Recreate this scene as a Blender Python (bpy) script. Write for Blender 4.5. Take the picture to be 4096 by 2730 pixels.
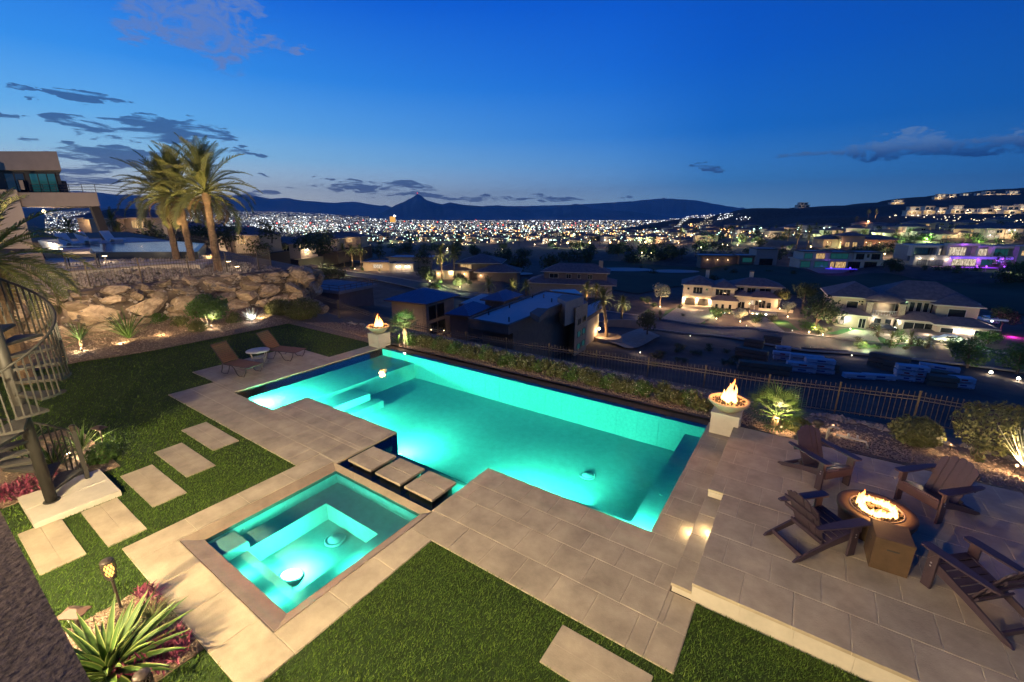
import bpy, bmesh, math, random
import numpy as np
from mathutils import Vector, Matrix, noise
for o in list(bpy.data.objects): bpy.data.objects.remove(o)
S = bpy.context.scene
C = S.collection
R_ = math.radians
random.seed(7); rng = np.random.default_rng(7)
# ------------------------------------------------------------------ camera
YAW, PITCH, FPX, W, H = -34.1587, -15.9904, 1741.1, 4096, 2730
cd = bpy.data.cameras.new('camera'); cam = bpy.data.objects.new('camera', cd); C.objects.link(cam)
cam.location = (0, 0, 6); cam.rotation_euler = (R_(90 + PITCH), 0, R_(-YAW))
cd.sensor_width = 36; cd.lens = 15.3026; cd.clip_start = .05; cd.clip_end = 90000
S.camera = cam
S.view_settings.view_transform = 'Standard'; S.view_settings.look = 'None'
S.view_settings.exposure = 0; S.view_settings.gamma = 1; S.view_settings.use_curve_mapping = False
cy = S.cycles
cy.use_denoising = True; cy.max_bounces = 6; cy.diffuse_bounces = 3; cy.glossy_bounces = 3
cy.transparent_max_bounces = 10; cy.caustics_reflective = False; cy.caustics_refractive = False
cy.sample_clamp_indirect = 4; cy.use_light_tree = True
# site surveying: a sight line (u, v) in the survey photo's pixels to a point of the place
_a, _p = R_(YAW), R_(PITCH)
_f = np.array([math.sin(_a)*math.cos(_p), math.cos(_a)*math.cos(_p), math.sin(_p)])
_r = np.array([math.cos(_a), -math.sin(_a), 0.]); _u = np.cross(_r, _f)
CAM = np.array([0, 0, 6.])
def ray(u, v): return _f + _r*(u-W/2)/FPX - _u*(v-H/2)/FPX
def P(u, v, z=0.): d = ray(u, v); return CAM + d*(z-6)/d[2]
def PY(u, v, y): d = ray(u, v); return CAM + d*y/d[1]
def PD(u, v, D): return CAM + ray(u, v)*D
def sr(r, g, b):
    return tuple(((c/255+.055)/1.055)**2.4 if c > 10 else c/255/12.92 for c in (r, g, b)) + (1,)
# ------------------------------------------------------------------ dusk sky
wd = bpy.data.worlds.new('World'); S.world = wd; wd.use_nodes = True
nt = wd.node_tree; N = nt.nodes; L = nt.links; N.clear()
def nd(t, **k):
    n = N.new(t)
    for a, b in k.items(): setattr(n, a, b)
    return n
def mth(op, a, b=None, c=None, clamp=False):
    n = nd('ShaderNodeMath', operation=op, use_clamp=clamp)
    for i, q in enumerate((a, b, c)):
        if q is None: continue
        if isinstance(q, (int, float)): n.inputs[i].default_value = q
        else: L.new(q, n.inputs[i])
    return n.outputs[0]
tc = nd('ShaderNodeTexCoord'); sep = nd('ShaderNodeSeparateXYZ'); L.new(tc.outputs['Generated'], sep.inputs[0])
X, Y, Z = sep.outputs
az = mth('ARCTAN2', X, Y); el = mth('ARCSINE', Z)
def ramp(fac, stops):
    n = nd('ShaderNodeValToRGB'); e = n.color_ramp.elements
    while len(e) < len(stops): e.new(.5)
    for s, (p, c) in zip(e, stops): s.position = p; s.color = sr(*c)
    L.new(fac, n.inputs[0]); return n.outputs[0]
e01 = mth('MULTIPLY', el, 1/1.5708, clamp=True)
D_ = 1/90.
bright = ramp(e01, [(0, (244,240,226)), (2.5*D_, (224,232,234)), (6*D_, (150,204,240)), (9*D_, (104,178,238)), (14*D_, (52,140,228)), (22*D_, (10,92,206)), (33*D_, (3,64,166)), (55*D_, (3,38,106)), (1, (2,22,66))])
dark = ramp(e01, [(0, (22,100,164)), (4*D_, (10,88,160)), (10*D_, (5,74,152)), (20*D_, (2,56,138)), (35*D_, (2,40,106)), (1, (2,22,62))])
mid = ramp(e01, [(0, (140,186,220)), (4*D_, (76,150,218)), (9*D_, (26,112,206)), (16*D_, (8,90,198)), (25*D_, (2,72,184)), (55*D_, (3,42,112)), (1, (2,22,66))])
d = mth('SUBTRACT', az, R_(-84)); g = mth('ABSOLUTE', d)
def mix(f, a, b):
    n = nd('ShaderNodeMix', data_type='RGBA'); L.new(f, n.inputs[0])
    for q, i in ((a, 6), (b, 7)):
        if isinstance(q, tuple): n.inputs[i].default_value = q
        else: L.new(q, n.inputs[i])
    return n.outputs[2]
def mr(v, a, b, smooth=True):
    n = nd('ShaderNodeMapRange', interpolation_type='SMOOTHSTEP' if smooth else 'LINEAR'); L.new(v, n.inputs[0])
    n.inputs[1].default_value = a; n.inputs[2].default_value = b; return n.outputs[0]
sky = mix(mr(g, R_(10), R_(74), False), bright, mid)
sky = mix(mr(g, R_(62), R_(112), False), sky, dark)
# clouds: streaks of stretched noise, each bank gathered round its own direction
cv = nd('ShaderNodeCombineXYZ'); L.new(mth('MULTIPLY', az, 9.), cv.inputs[0]); L.new(mth('MULTIPLY', el, 56.), cv.inputs[1])
nz = nd('ShaderNodeTexNoise'); L.new(cv.outputs[0], nz.inputs[0]); nz.inputs['Scale'].default_value = 1.5; nz.inputs['Detail'].default_value = 9; nz.inputs['Roughness'].default_value = .62; nz.inputs['Distortion'].default_value = .45
cv2 = nd('ShaderNodeCombineXYZ'); L.new(mth('MULTIPLY', az, 12.), cv2.inputs[0]); L.new(mth('MULTIPLY', el, 20.), cv2.inputs[1])
nz2 = nd('ShaderNodeTexNoise'); L.new(cv2.outputs[0], nz2.inputs[0]); nz2.inputs['Scale'].default_value = 2.2; nz2.inputs['Detail'].default_value = 10; nz2.inputs['Roughness'].default_value = .66; nz2.inputs['Distortion'].default_value = 1.
cw = nd('ShaderNodeCombineXYZ'); L.new(mth('MULTIPLY', az, 5.), cw.inputs[0]); L.new(mth('MULTIPLY', el, 16.), cw.inputs[1])
nw = nd('ShaderNodeTexNoise'); L.new(cw.outputs[0], nw.inputs[0]); nw.inputs['Scale'].default_value = 1.6; nw.inputs['Detail'].default_value = 5; nw.inputs['Roughness'].default_value = .6
sw = nd('ShaderNodeSeparateColor'); L.new(nw.outputs[1], sw.inputs[0])
azw = mth('MULTIPLY_ADD', mth('SUBTRACT', sw.outputs[0], .5), .30, az); elw = mth('MULTIPLY_ADD', mth('SUBTRACT', sw.outputs[1], .5), .075, el)
def azel(u, v):
    q = ray(u, v); q = q/np.linalg.norm(q); return math.atan2(q[0], q[1]), math.asin(q[2])
def bank(u, v, w, h, tilt=0.):
    a, e = azel(u, v); a2, _ = azel(u+w, v); _, e2 = azel(u, v-h)
    da = mth('SUBTRACT', azw, a); de = mth('ADD', mth('SUBTRACT', elw, e), mth('MULTIPLY', da, tilt))
    p = mth('POWER', mth('ABSOLUTE', mth('MULTIPLY', da, 1/abs(a2-a))), 2.); q = mth('POWER', mth('ABSOLUTE', mth('MULTIPLY', de, 1/abs(e2-e))), 2.)
    return mth('MULTIPLY', mth('SUBTRACT', 1.15, mth('ADD', p, q)), 1.5, clamp=True)
def cover(banks, noise_, lo, hi):
    m = None
    for b in banks:
        q = bank(*b); m = q if m is None else mth('MAXIMUM', m, q)
    return mth('MULTIPLY', mr(mth('ADD', mth('MULTIPLY', mth('SUBTRACT', m, 1.), .7), mth('MULTIPLY_ADD', noise_, 2.2, -.6)), lo, hi), mr(m, .0, .3))
A1 = cover([(620, 520, 330, 62, .0), (330, 590, 320, 45), (420, 640, 520, 60), (60, 490, 120, 32), (300, 365, 190, 36, .05), (40, 345, 110, 24), (940, 615, 110, 18), (250, 690, 420, 28),
            (1500, 758, 330, 26), (1450, 735, 130, 12), (1120, 716, 40, 7), (1290, 712, 40, 7), (1950, 790, 600, 16), (2830, 664, 120, 22), (1000, 790, 200, 14)], nz.outputs[0], .33, .56)
A2 = cover([(800, 120, 300, 150, .2), (730, 30, 260, 110, .1), (1110, 165, 90, 40), (520, 130, 130, 70), (980, 20, 130, 60)], nz2.outputs[0], .08, .66)
A3 = cover([(3680, 580, 540, 50, -.02), (3650, 550, 190, 42), (3230, 610, 110, 26), (4150, 560, 350, 42)], nz2.outputs[0], .12, .62)
sky = mix(mth('MULTIPLY', A1, .82), sky, sr(44, 74, 128))
sky = mix(mth('MULTIPLY', A2, .9), sky, sr(92, 122, 184))
e_rim = mr(mth('ADD', el, mth('MULTIPLY', nz2.outputs[0], .02)), azel(3700, 600)[1], azel(3700, 520)[1])
sky = mix(mth('MULTIPLY', A3, .85), sky, mix(e_rim, sr(20, 58, 118), sr(84, 122, 176)))
# a few stars
ns = nd('ShaderNodeTexVoronoi'); ns.inputs['Scale'].default_value = 60; L.new(tc.outputs['Generated'], ns.inputs[0])
star = mth('MULTIPLY', mth('LESS_THAN', ns.outputs['Distance'], .018), mr(Z, .22, .4))
sky = mix(mth('MULTIPLY', star, .35), sky, (1, 1, 1, 1))
bg = nd('ShaderNodeBackground'); L.new(sky, bg.inputs[0]); bg.inputs[1].default_value = 1.25
wo = nd('ShaderNodeOutputWorld'); L.new(bg.outputs[0], wo.inputs[0])
wd.cycles.sampling_method = 'MANUAL'; wd.cycles.sample_map_resolution = 512

# ------------------------------------------------------------------ materials
MT = {}
def M(name, col, rough=.6, var=.18, scale=4., bump=0., bscale=40., metal=0., emit=None, es=0., spec=.4, rnd=0., col2=None, stretch=None, world=False):
    if name in MT: return MT[name]
    m = bpy.data.materials.new(name); m.use_nodes = True; n = m.node_tree.nodes; l = m.node_tree.links
    b = n['Principled BSDF']; b.inputs['Roughness'].default_value = rough; b.inputs['Metallic'].default_value = metal
    b.inputs['Specular IOR Level'].default_value = spec
    c = tuple(col)+(1,)
    t = n.new('ShaderNodeTexCoord'); vec = t.outputs['Object']
    if world: vec = n.new('ShaderNodeNewGeometry').outputs['Position']
    if stretch:
        mp = n.new('ShaderNodeMapping'); mp.inputs['Scale'].default_value = stretch; l.new(vec, mp.inputs[0]); vec = mp.outputs[0]
    if var or col2:
        no = n.new('ShaderNodeTexNoise'); no.inputs['Scale'].default_value = scale; no.inputs['Detail'].default_value = 7; no.inputs['Roughness'].default_value = .65
        l.new(vec, no.inputs[0])
        r = n.new('ShaderNodeValToRGB'); r.color_ramp.elements[0].position = .3; r.color_ramp.elements[1].position = .7
        lo = col2 if col2 else tuple(x*(1-var) for x in col); hi = col if col2 else tuple(min(1, x*(1+var)) for x in col)
        r.color_ramp.elements[0].color = tuple(lo)+(1,); r.color_ramp.elements[1].color = tuple(hi)+(1,)
        l.new(no.outputs[0], r.inputs[0]); out = r.outputs[0]
        if rnd:
            oi = n.new('ShaderNodeObjectInfo'); hs = n.new('ShaderNodeHueSaturation')
            mm = n.new('ShaderNodeMapRange'); mm.inputs[3].default_value = 1-rnd; mm.inputs[4].default_value = 1+rnd
            l.new(oi.outputs['Random'], mm.inputs[0]); l.new(mm.outputs[0], hs.inputs['Value']); l.new(out, hs.inputs['Color']); out = hs.outputs[0]
        l.new(out, b.inputs['Base Color'])
    else: b.inputs['Base Color'].default_value = c
    if bump:
        nb = n.new('ShaderNodeTexNoise'); nb.inputs['Scale'].default_value = bscale; nb.inputs['Detail'].default_value = 5; l.new(vec, nb.inputs[0])
        bp = n.new('ShaderNodeBump'); bp.inputs['Strength'].default_value = bump; bp.inputs['Distance'].default_value = .02
        l.new(nb.outputs[0], bp.inputs['Height']); l.new(bp.outputs[0], b.inputs['Normal'])
    if emit:
        b.inputs['Emission Color'].default_value = tuple(emit)+(1,); b.inputs['Emission Strength'].default_value = es
        m.cycles.emission_sampling = 'NONE' if es < 40 else 'AUTO'
    MT[name] = m; return m
def glow(name, col, es, sampled=False):
    if name in MT: return MT[name]
    m = bpy.data.materials.new(name); m.use_nodes = True; n = m.node_tree.nodes; n.clear()
    e = n.new('ShaderNodeEmission'); e.inputs[0].default_value = tuple(col)+(1,); e.inputs[1].default_value = es
    o = n.new('ShaderNodeOutputMaterial'); m.node_tree.links.new(e.outputs[0], o.inputs[0])
    m.cycles.emission_sampling = 'AUTO' if sampled else 'NONE'
    MT[name] = m; return m
paver_m = M('limestone_paver', (.45,.375,.275), .62, .2, 1.6, .25, 50, rnd=.05, col2=(.25,.205,.155), world=True)
paver_edge = M('limestone_edge', (.50,.45,.38), .6, .12, 3, .1, 60, rnd=.04, world=True)
grout_m = M('grout', (.50,.42,.31), .9, .1, 8)
soil_m = M('soil', (.06,.045,.035), .95, .3, 3, .4, 20)
lawn_m = M('turf_base', (.022,.045,.008), .95, .35, 9, .5, 120)
blade_m = M('turf_blade', (.1,.15,.03), .8, 0, spec=.15)
_n = blade_m.node_tree.nodes; _l = blade_m.node_tree.links; _g = _n.new('ShaderNodeNewGeometry'); _r2 = _n.new('ShaderNodeValToRGB'); _e = _r2.color_ramp.elements; _e.new(.55)
for _q, (_pp, _c) in zip(_e, ((0, (.022,.05,.007,1)), (.55, (.065,.125,.016,1)), (1, (.14,.205,.035,1)))): _q.position = _pp; _q.color = _c
_l.new(_g.outputs['Random Per Island'], _r2.inputs[0]); _l.new(_r2.outputs[0], _n['Principled BSDF'].inputs['Base Color'])
plaster_m = M('pool_plaster', (.62,.74,.70), .75, .09, 5, .08, 70)
stucco_m = M('stucco', (.40,.33,.26), .9, .1, 2, .35, 90)
stucco_dk = M('dark_stucco', (.27,.19,.13), .92, .35, 38, 1., 34, col2=(.05,.035,.025))
boulder_m = M('boulder_rock', (.46,.36,.26), .88, .3, 3.2, .9, 7, rnd=.28, col2=(.15,.105,.07))
pebble_m = M('desert_gravel', (.52,.38,.26), .9, .4, 40, .3, 60, col2=(.13,.085,.06))
rock_m = M('grey_rock', (.36,.31,.27), .9, .3, 3, .4, 20, col2=(.15,.13,.12))
iron_m = M('bronze_iron', (.13,.10,.065), .5, .12, 10, metal=.2)
iron_dk = M('black_iron', (.03,.028,.03), .5, .1, 10)
steel_m = M('grey_painted_steel', (.03,.028,.026), .6, .1, 6, .05, 80)
tread_m = M('stair_tread', (.07,.065,.06), .7, .2, 14, .3, 120)
plastic_m = M('dark_plastic_lumber', (.046,.031,.044), .42, .14, 12, .06, 90)
wood_m = M('brown_sling', (.17,.085,.05), .7, .2, 30)
frame_m = M('bronze_frame', (.06,.045,.04), .4, .1, 8, metal=.3)
concrete_m = M('cast_concrete', (.46,.34,.23), .7, .14, 5, .1, 40)
brown_m = M('brown_cast_stone', (.075,.045,.025), .65, .2, 5, .15, 50)
lava_m = M('lava_rock', (.10,.07,.05), .6, .5, 30)
leaf_m = M('green_leaf', (.085,.16,.03), .55, .4, 3, col2=(.03,.07,.012))
leaf_dk = M('dark_leaf', (.065,.10,.032), .65, .4, 1.2, col2=(.025,.042,.014))
leaf_olive = M('olive_leaf', (.13,.14,.045), .65, .35, 3, col2=(.055,.065,.02))
leaf_silver = M('silver_leaf', (.36,.40,.36), .6, .15, 4)
leaf_yellow = M('yellow_edge', (.25,.29,.09), .55, .15, 6)
leaf_purple = M('purple_leaf', (.28,.05,.095), .55, .4, 7, col2=(.12,.02,.05))
leaf_pale = M('pale_leaf', (.42,.42,.30), .6, .2, 3)
palm_m = M('palm_leaf', (.20,.20,.055), .55, .4, 2.5, col2=(.09,.11,.03))
palm_dry = M('dry_palm_leaf', (.16,.10,.05), .7, .3, 3)
bark_m = M('palm_bark', (.20,.13,.08), .9, .4, 7, .8, 14)
trunk_m = M('tree_bark', (.14,.10,.07), .9, .3, 9, .5, 20)
dirt_m = M('desert_dirt', (.16,.115,.09), .95, .35, .25, .5, 2, col2=(.07,.05,.04))
asphalt_m = M('asphalt', (.05,.047,.05), .7, .2, .6, .15, 20)
kerb_m = M('concrete_kerb', (.36,.32,.28), .8, .1, 2)
drive_m = M('driveway_paving', (.34,.28,.21), .8, .22, 1.3, .25, 6)
golf_m = M('fairway_grass', (.03,.06,.028), .95, .3, .08)
sand_m = M('bunker_sand', (.42,.40,.36), .95, .08, .3)
wallw_m = M('white_stucco', (.60,.50,.38), .9, .06, 1.5, .1, 30)
walltan_m = M('tan_stucco', (.42,.33,.24), .9, .08, 1.5, .1, 30)
wallgrey_m = M('grey_stucco', (.32,.28,.25), .9, .1, 1.5, .1, 30)
walldk_m = M('brown_stucco', (.18,.135,.11), .9, .12, 1.5, .1, 30)
stone_m = M('stacked_stone', (.36,.28,.20), .9, .45, 6, .7, 9)
tile_m = M('clay_roof_tile', (.21,.15,.14), .85, .3, 1.2, .5, 5)
metal_m = M('blue_metal_roof', (.13,.19,.28), .38, .1, 1, metal=.4)
flatroof_m = M('white_roof_membrane', (.5,.5,.5), .8, .08, .4)
fascia_m = M('pale_fascia', (.52,.46,.38), .8, .06, 2)
glass_m = M('dark_window_glass', (.015,.02,.025), .08, 0, spec=.8)
glass_teal = M('teal_window_glass', (.02,.06,.065), .08, 0, spec=.8, emit=(.05,.34,.36), es=.13)
white_m = M('white_paint', (.78,.75,.70), .6, .04, 4)
def pane_mat(name, c0, c1, es):
    m = glow(name, c1, es); n = m.node_tree.nodes; l = m.node_tree.links; t = n.new('ShaderNodeTexCoord'); mp = n.new('ShaderNodeMapping'); mp.inputs['Scale'].default_value = (1.6,1.6,.35)
    no = n.new('ShaderNodeTexNoise'); no.inputs['Scale'].default_value = 2.2; no.inputs['Detail'].default_value = 3; r = n.new('ShaderNodeValToRGB'); r.color_ramp.elements[0].position = .38; r.color_ramp.elements[1].position = .62
    r.color_ramp.elements[0].color = (*c0,1); r.color_ramp.elements[1].color = (*c1,1); l.new(t.outputs['Object'], mp.inputs[0]); l.new(mp.outputs[0], no.inputs[0]); l.new(no.outputs[0], r.inputs[0]); l.new(r.outputs[0], n['Emission'].inputs[0]); return m
pane_lit = pane_mat('lit_warm_pane', (.30,.15,.05), (1,.68,.32), .85)
pane_white = pane_mat('lit_white_pane', (.32,.24,.16), (1,.84,.62), .9)
lamp_warm = glow('warm_lamp', (1,.72,.38), 14)
lamp_white = glow('white_lamp', (.95,1,.95), 16)
lamp_blue = glow('blue_lamp', (.10,.04,1), 6)
lamp_violet = glow('violet_lamp', (.35,.08,1), 5)
lamp_pink = glow('pink_lamp', (1,.05,.75), 5)
lamp_red = glow('red_lamp', (1,.04,.03), 6)

# ------------------------------------------------------------------ mesh builder
class MB:
    def __init__(s): s.v = []; s.f = []; s.m = []
    def add(s, vs, fs, mi=0):
        b = len(s.v); s.v += [tuple(q) for q in vs]
        for f in fs: s.f.append(tuple(b+i for i in f)); s.m.append(mi)
        return s
    def box(s, x0, y0, z0, x1, y1, z1, mi=0, ch=0.):
        if ch:
            v = [(x0,y0,z0),(x1,y0,z0),(x1,y1,z0),(x0,y1,z0),(x0,y0,z1-ch),(x1,y0,z1-ch),(x1,y1,z1-ch),(x0,y1,z1-ch),(x0+ch,y0+ch,z1),(x1-ch,y0+ch,z1),(x1-ch,y1-ch,z1),(x0+ch,y1-ch,z1)]
            return s.add(v, [(3,2,1,0),(0,1,5,4),(1,2,6,5),(2,3,7,6),(3,0,4,7),(4,5,9,8),(5,6,10,9),(6,7,11,10),(7,4,8,11),(8,9,10,11)], mi)
        v = [(x0,y0,z0),(x1,y0,z0),(x1,y1,z0),(x0,y1,z0),(x0,y0,z1),(x1,y0,z1),(x1,y1,z1),(x0,y1,z1)]
        return s.add(v, [(3,2,1,0),(4,5,6,7),(0,1,5,4),(1,2,6,5),(2,3,7,6),(3,0,4,7)], mi)
    def bar(s, a, b, w, h, mi=0, up=(0,0,1)):
        a = Vector(a); b = Vector(b); d = (b-a).normalized(); x = d.cross(Vector(up))
        x = (x if x.length > 1e-4 else Vector((1,0,0))).normalized(); y = x.cross(d)
        x *= w/2; y *= h/2
        v = [a-x-y, a+x-y, a+x+y, a-x+y, b-x-y, b+x-y, b+x+y, b-x+y]
        return s.add(v, [(3,2,1,0),(4,5,6,7),(0,1,5,4),(1,2,6,5),(2,3,7,6),(3,0,4,7)], mi)
    def tube(s, pts, r, n=8, mi=0, cap=True):
        pts = [Vector(p) for p in pts]; rs = r if isinstance(r, (list, tuple)) else [r]*len(pts); v = []
        px = None
        for i, p in enumerate(pts):
            d = (pts[min(i+1, len(pts)-1)]-pts[max(i-1, 0)]).normalized()
            if px is None:
                x = d.cross(Vector((0,0,1))); x = x if x.length > .05 else Vector((1,0,0))
            else: x = px - d*px.dot(d)
            x.normalize(); px = x; y = d.cross(x)
            for k in range(n): a = 2*math.pi*k/n; v.append(p+(x*math.cos(a)+y*math.sin(a))*rs[i])
        f = [(i*n+k, i*n+(k+1) % n, (i+1)*n+(k+1) % n, (i+1)*n+k) for i in range(len(pts)-1) for k in range(n)]
        if cap: f += [tuple(range(n))[::-1], tuple((len(pts)-1)*n+k for k in range(n))]
        return s.add(v, f, mi)
    def lathe(s, prof, n=24, c=(0,0,0), mi=0, sx=1., sy=1.):
        v = [(c[0]+r*sx*math.cos(2*math.pi*k/n), c[1]+r*sy*math.sin(2*math.pi*k/n), c[2]+z) for r, z in prof for k in range(n)]
        f = [(i*n+k, i*n+(k+1) % n, (i+1)*n+(k+1) % n, (i+1)*n+k) for i in range(len(prof)-1) for k in range(n)]
        f += [tuple(range(n))[::-1], tuple((len(prof)-1)*n+k for k in range(n))]
        return s.add(v, f, mi)
    def prism(s, poly, z0, z1, mi=0, top=None):
        n = len(poly); a = sum(poly[i][0]*poly[(i+1) % n][1]-poly[(i+1) % n][0]*poly[i][1] for i in range(n))
        if a < 0: poly = poly[::-1]
        v = [(p[0], p[1], z0) for p in poly]+[(p[0], p[1], z1) for p in poly]
        s.add(v, [tuple(range(n))[::-1]]+[(i, (i+1) % n, n+(i+1) % n, n+i) for i in range(n)], mi)
        b = len(s.v)-2*n; s.f.append(tuple(b+n+i for i in range(n))); s.m.append(mi if top is None else top)
        return s
    def sheet(s, poly, mi=0):
        return s.add(poly, [tuple(range(len(poly)))], mi)
    def hip(s, x0, y0, x1, y1, z, rise, th=.22, mi=0, mf=0):
        s.box(x0, y0, z-th, x1, y1, z, mf); w, d = x1-x0, y1-y0; e = .004
        if w >= d: rg = [(x0+d/2, (y0+y1)/2, z+rise), (x1-d/2, (y0+y1)/2, z+rise)]; f = [(0,1,5,4),(1,2,5),(2,3,4,5),(3,0,4)]
        else: rg = [((x0+x1)/2, y0+w/2, z+rise), ((x0+x1)/2, y1-w/2, z+rise)]; f = [(0,1,4),(1,2,5,4),(2,3,5),(3,0,4,5)]
        return s.add([(x0,y0,z+e),(x1,y0,z+e),(x1,y1,z+e),(x0,y1,z+e)]+rg, f, mi)
    def mesh(s, name, mats, smooth=False):
        me = bpy.data.meshes.new(name); me.from_pydata(s.v, [], s.f)
        for m in (mats if isinstance(mats, (list, tuple)) else [mats]): me.materials.append(m)
        me.polygons.foreach_set('material_index', s.m)
        if smooth: me.polygons.foreach_set('use_smooth', [True]*len(s.f))
        me.update(); return me
    def build(s, name, mats, parent=None, smooth=False, world=False):
        if world and parent is not None:
            o = parent.location; s.v = [(a-o.x, b-o.y, c-o.z) for a, b, c in s.v]
        return put(name, s.mesh(name, mats, smooth), parent)
def put(name, me, parent=None, loc=None, rot=None, sc=None):
    o = bpy.data.objects.new(name, me); C.objects.link(o)
    if parent is not None: o.parent = parent
    if loc is not None: o.location = loc
    if rot is not None: o.rotation_euler = rot
    if sc is not None: o.scale = sc if isinstance(sc, (tuple, list)) else (sc,)*3
    return o
def T(name, label, cat, loc=(0,0,0), rz=0., group=None, sc=None):
    o = bpy.data.objects.new(name, None); C.objects.link(o); o.empty_display_size = .2
    o.location = tuple(loc); o.rotation_euler = (0, 0, rz)
    if sc: o.scale = (sc,)*3
    return tag(o, label, cat, group)
def tag(o, label, cat, group=None):
    o['label'] = label; o['category'] = cat
    if group: o['group'] = group
    return o
def struct(o, kind='structure', label=None):
    o['kind'] = kind
    if label: o['label'] = label
    return o
def dup(root, loc, rz=None, label=None, group=None, sc=None):
    r = root.copy(); C.objects.link(r); r.location = tuple(loc)
    if rz is not None: r.rotation_euler = (0, 0, rz)
    if sc: r.scale = (sc,)*3 if not isinstance(sc, tuple) else sc
    if label: r['label'] = label
    if group: r['group'] = group
    for ch in list(root.children):
        c = ch.copy(); C.objects.link(c); c.parent = r
        for g in ch.children:
            q = g.copy(); C.objects.link(q); q.parent = c
    return r
def npmesh(name, verts, nper, mat, midx=None):
    """verts (n*nper,3): separate n-gons"""
    nv = len(verts); nf = nv//nper; me = bpy.data.meshes.new(name)
    me.vertices.add(nv); me.vertices.foreach_set('co', np.asarray(verts, np.float32).ravel())
    me.loops.add(nv); me.loops.foreach_set('vertex_index', np.arange(nv, dtype=np.int32))
    me.polygons.add(nf); me.polygons.foreach_set('loop_start', np.arange(0, nv, nper, dtype=np.int32))
    for m in (mat if isinstance(mat, (list, tuple)) else [mat]): me.materials.append(m)
    if midx is not None: me.polygons.foreach_set('material_index', np.asarray(midx, np.int32))
    me.update(calc_edges=True); me.validate(); return me
def light(name, parent, loc, power, col, kind='POINT', rad=.06, rot=None, spot=None, blend=.6, size=None, spread=150):
    l = bpy.data.lights.new(name, kind); l.energy = power; l.color = col
    if kind == 'AREA': l.shape = 'DISK'; l.size = size or .2
    else: l.shadow_soft_size = rad
    if kind == 'AREA': l.spread = R_(spread)
    if kind == 'SPOT': l.spot_size = R_(spot or 90); l.spot_blend = blend
    o = bpy.data.objects.new(name, l); C.objects.link(o); o.location = tuple(loc)
    if rot is not None: o.rotation_euler = rot
    if parent is not None: o.parent = parent
    return o
def aim(v): return Vector(v).to_track_quat('-Z', 'Y').to_euler()
PATIO = (1, .77, .42); WARM = (1, .66, .34); WARMW = (1, .78, .52)
# ================================================================== YARD GROUND
POOL = [(-16.25,6.33,-13.67,13.14), (-13.67,7.55,-1.8,13.14), (-9.16,5.565,-5.84,7.55)]
SPA = (-9.27,2.19,-5.80,5.565)
def cut(rect, holes):
    out = [rect]
    for h in holes:
        nx = []
        for r in out:
            x0, y0, x1, y1 = r
            if h[0] >= x1-1e-6 or h[2] <= x0+1e-6 or h[1] >= y1-1e-6 or h[3] <= y0+1e-6: nx.append(r); continue
            if h[1] > y0: nx.append((x0, y0, x1, h[1]))
            if h[3] < y1: nx.append((x0, h[3], x1, y1))
            a, b = max(y0, h[1]), min(y1, h[3])
            if h[0] > x0: nx.append((x0, a, h[0], b))
            if h[2] < x1: nx.append((h[2], a, x1, b))
        out = nx
    return out
mb = MB()
for x0, y0, x1, y1 in cut((-45,-6,14,13.5), POOL+[SPA]): mb.box(x0, y0, -1.6, x1, y1, -.055)
struct(mb.build('yard_ground', soil_m))
# paved deck: every limestone tile is a piece of the pavement
G = .0045
slabmesh = {}
def paver(x0, y0, x1, y1, z, parent, th=.055, mat=None, name='paver'):
    k = (round(x1-x0, 2), round(y1-y0, 2), th, mat.name if mat else '')
    if k not in slabmesh:
        b = MB(); b.box(-(x1-x0)/2+G, -(y1-y0)/2+G, -th, (x1-x0)/2-G, (y1-y0)/2-G, 0, ch=.006); slabmesh[k] = b.mesh('paver', mat or paver_m)
    o = put(name, slabmesh[k], parent, ((x0+x1)/2, (y0+y1)/2, z+random.uniform(-.0012, .0012)))
    return o
deck = put('pavement', None); struct(deck, label='tan limestone pool deck of large square pavers in running bond')
deck_rects = [(-19.85,6.4,-16.25,10.65), (-17.03,10.65,-16.25,13.15), (-17.9,4.93,-9.9,6.4), (-13.67,6.4,-9.16,7.55), (-9.9,5.565,-9.16,6.4),
    (-5.84,4.93,-1.1,7.55), (-1.1,4.93,-.68,6.3), (-1.8,7.55,-1.08,13.3)]
def tiles(rects, rows, x0, dx, z, parent, holes=()):
    for j in range(len(rows)-1):
        off = (dx/2 if j % 2 else 0.)
        ya, yb = rows[j], rows[j+1]
        for r in rects:
            a, b = max(ya, r[1]), min(yb, r[3])
            if b-a < .04: continue
            k0 = math.floor((r[0]-x0-off)/dx)
            for k in range(k0, k0+200):
                xa, xb = x0+off+k*dx, x0+off+(k+1)*dx
                p, q = max(xa, r[0]), min(xb, r[2])
                if xa > r[2]: break
                if q-p < .04: continue
                for c in cut((p, a, q, b), holes):
                    if c[2]-c[0] > .04 and c[3]-c[1] > .04: paver(*c, z, parent)
rows = [4.23+.6833*i for i in range(16)]; rows = [4.93, 5.6, 6.28, 6.86, 7.55]+[7.55+.69*i for i in range(1, 10)]
tiles(deck_rects, rows, -3.43-.69*30, .69, 0., deck, POOL+[SPA])
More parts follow.
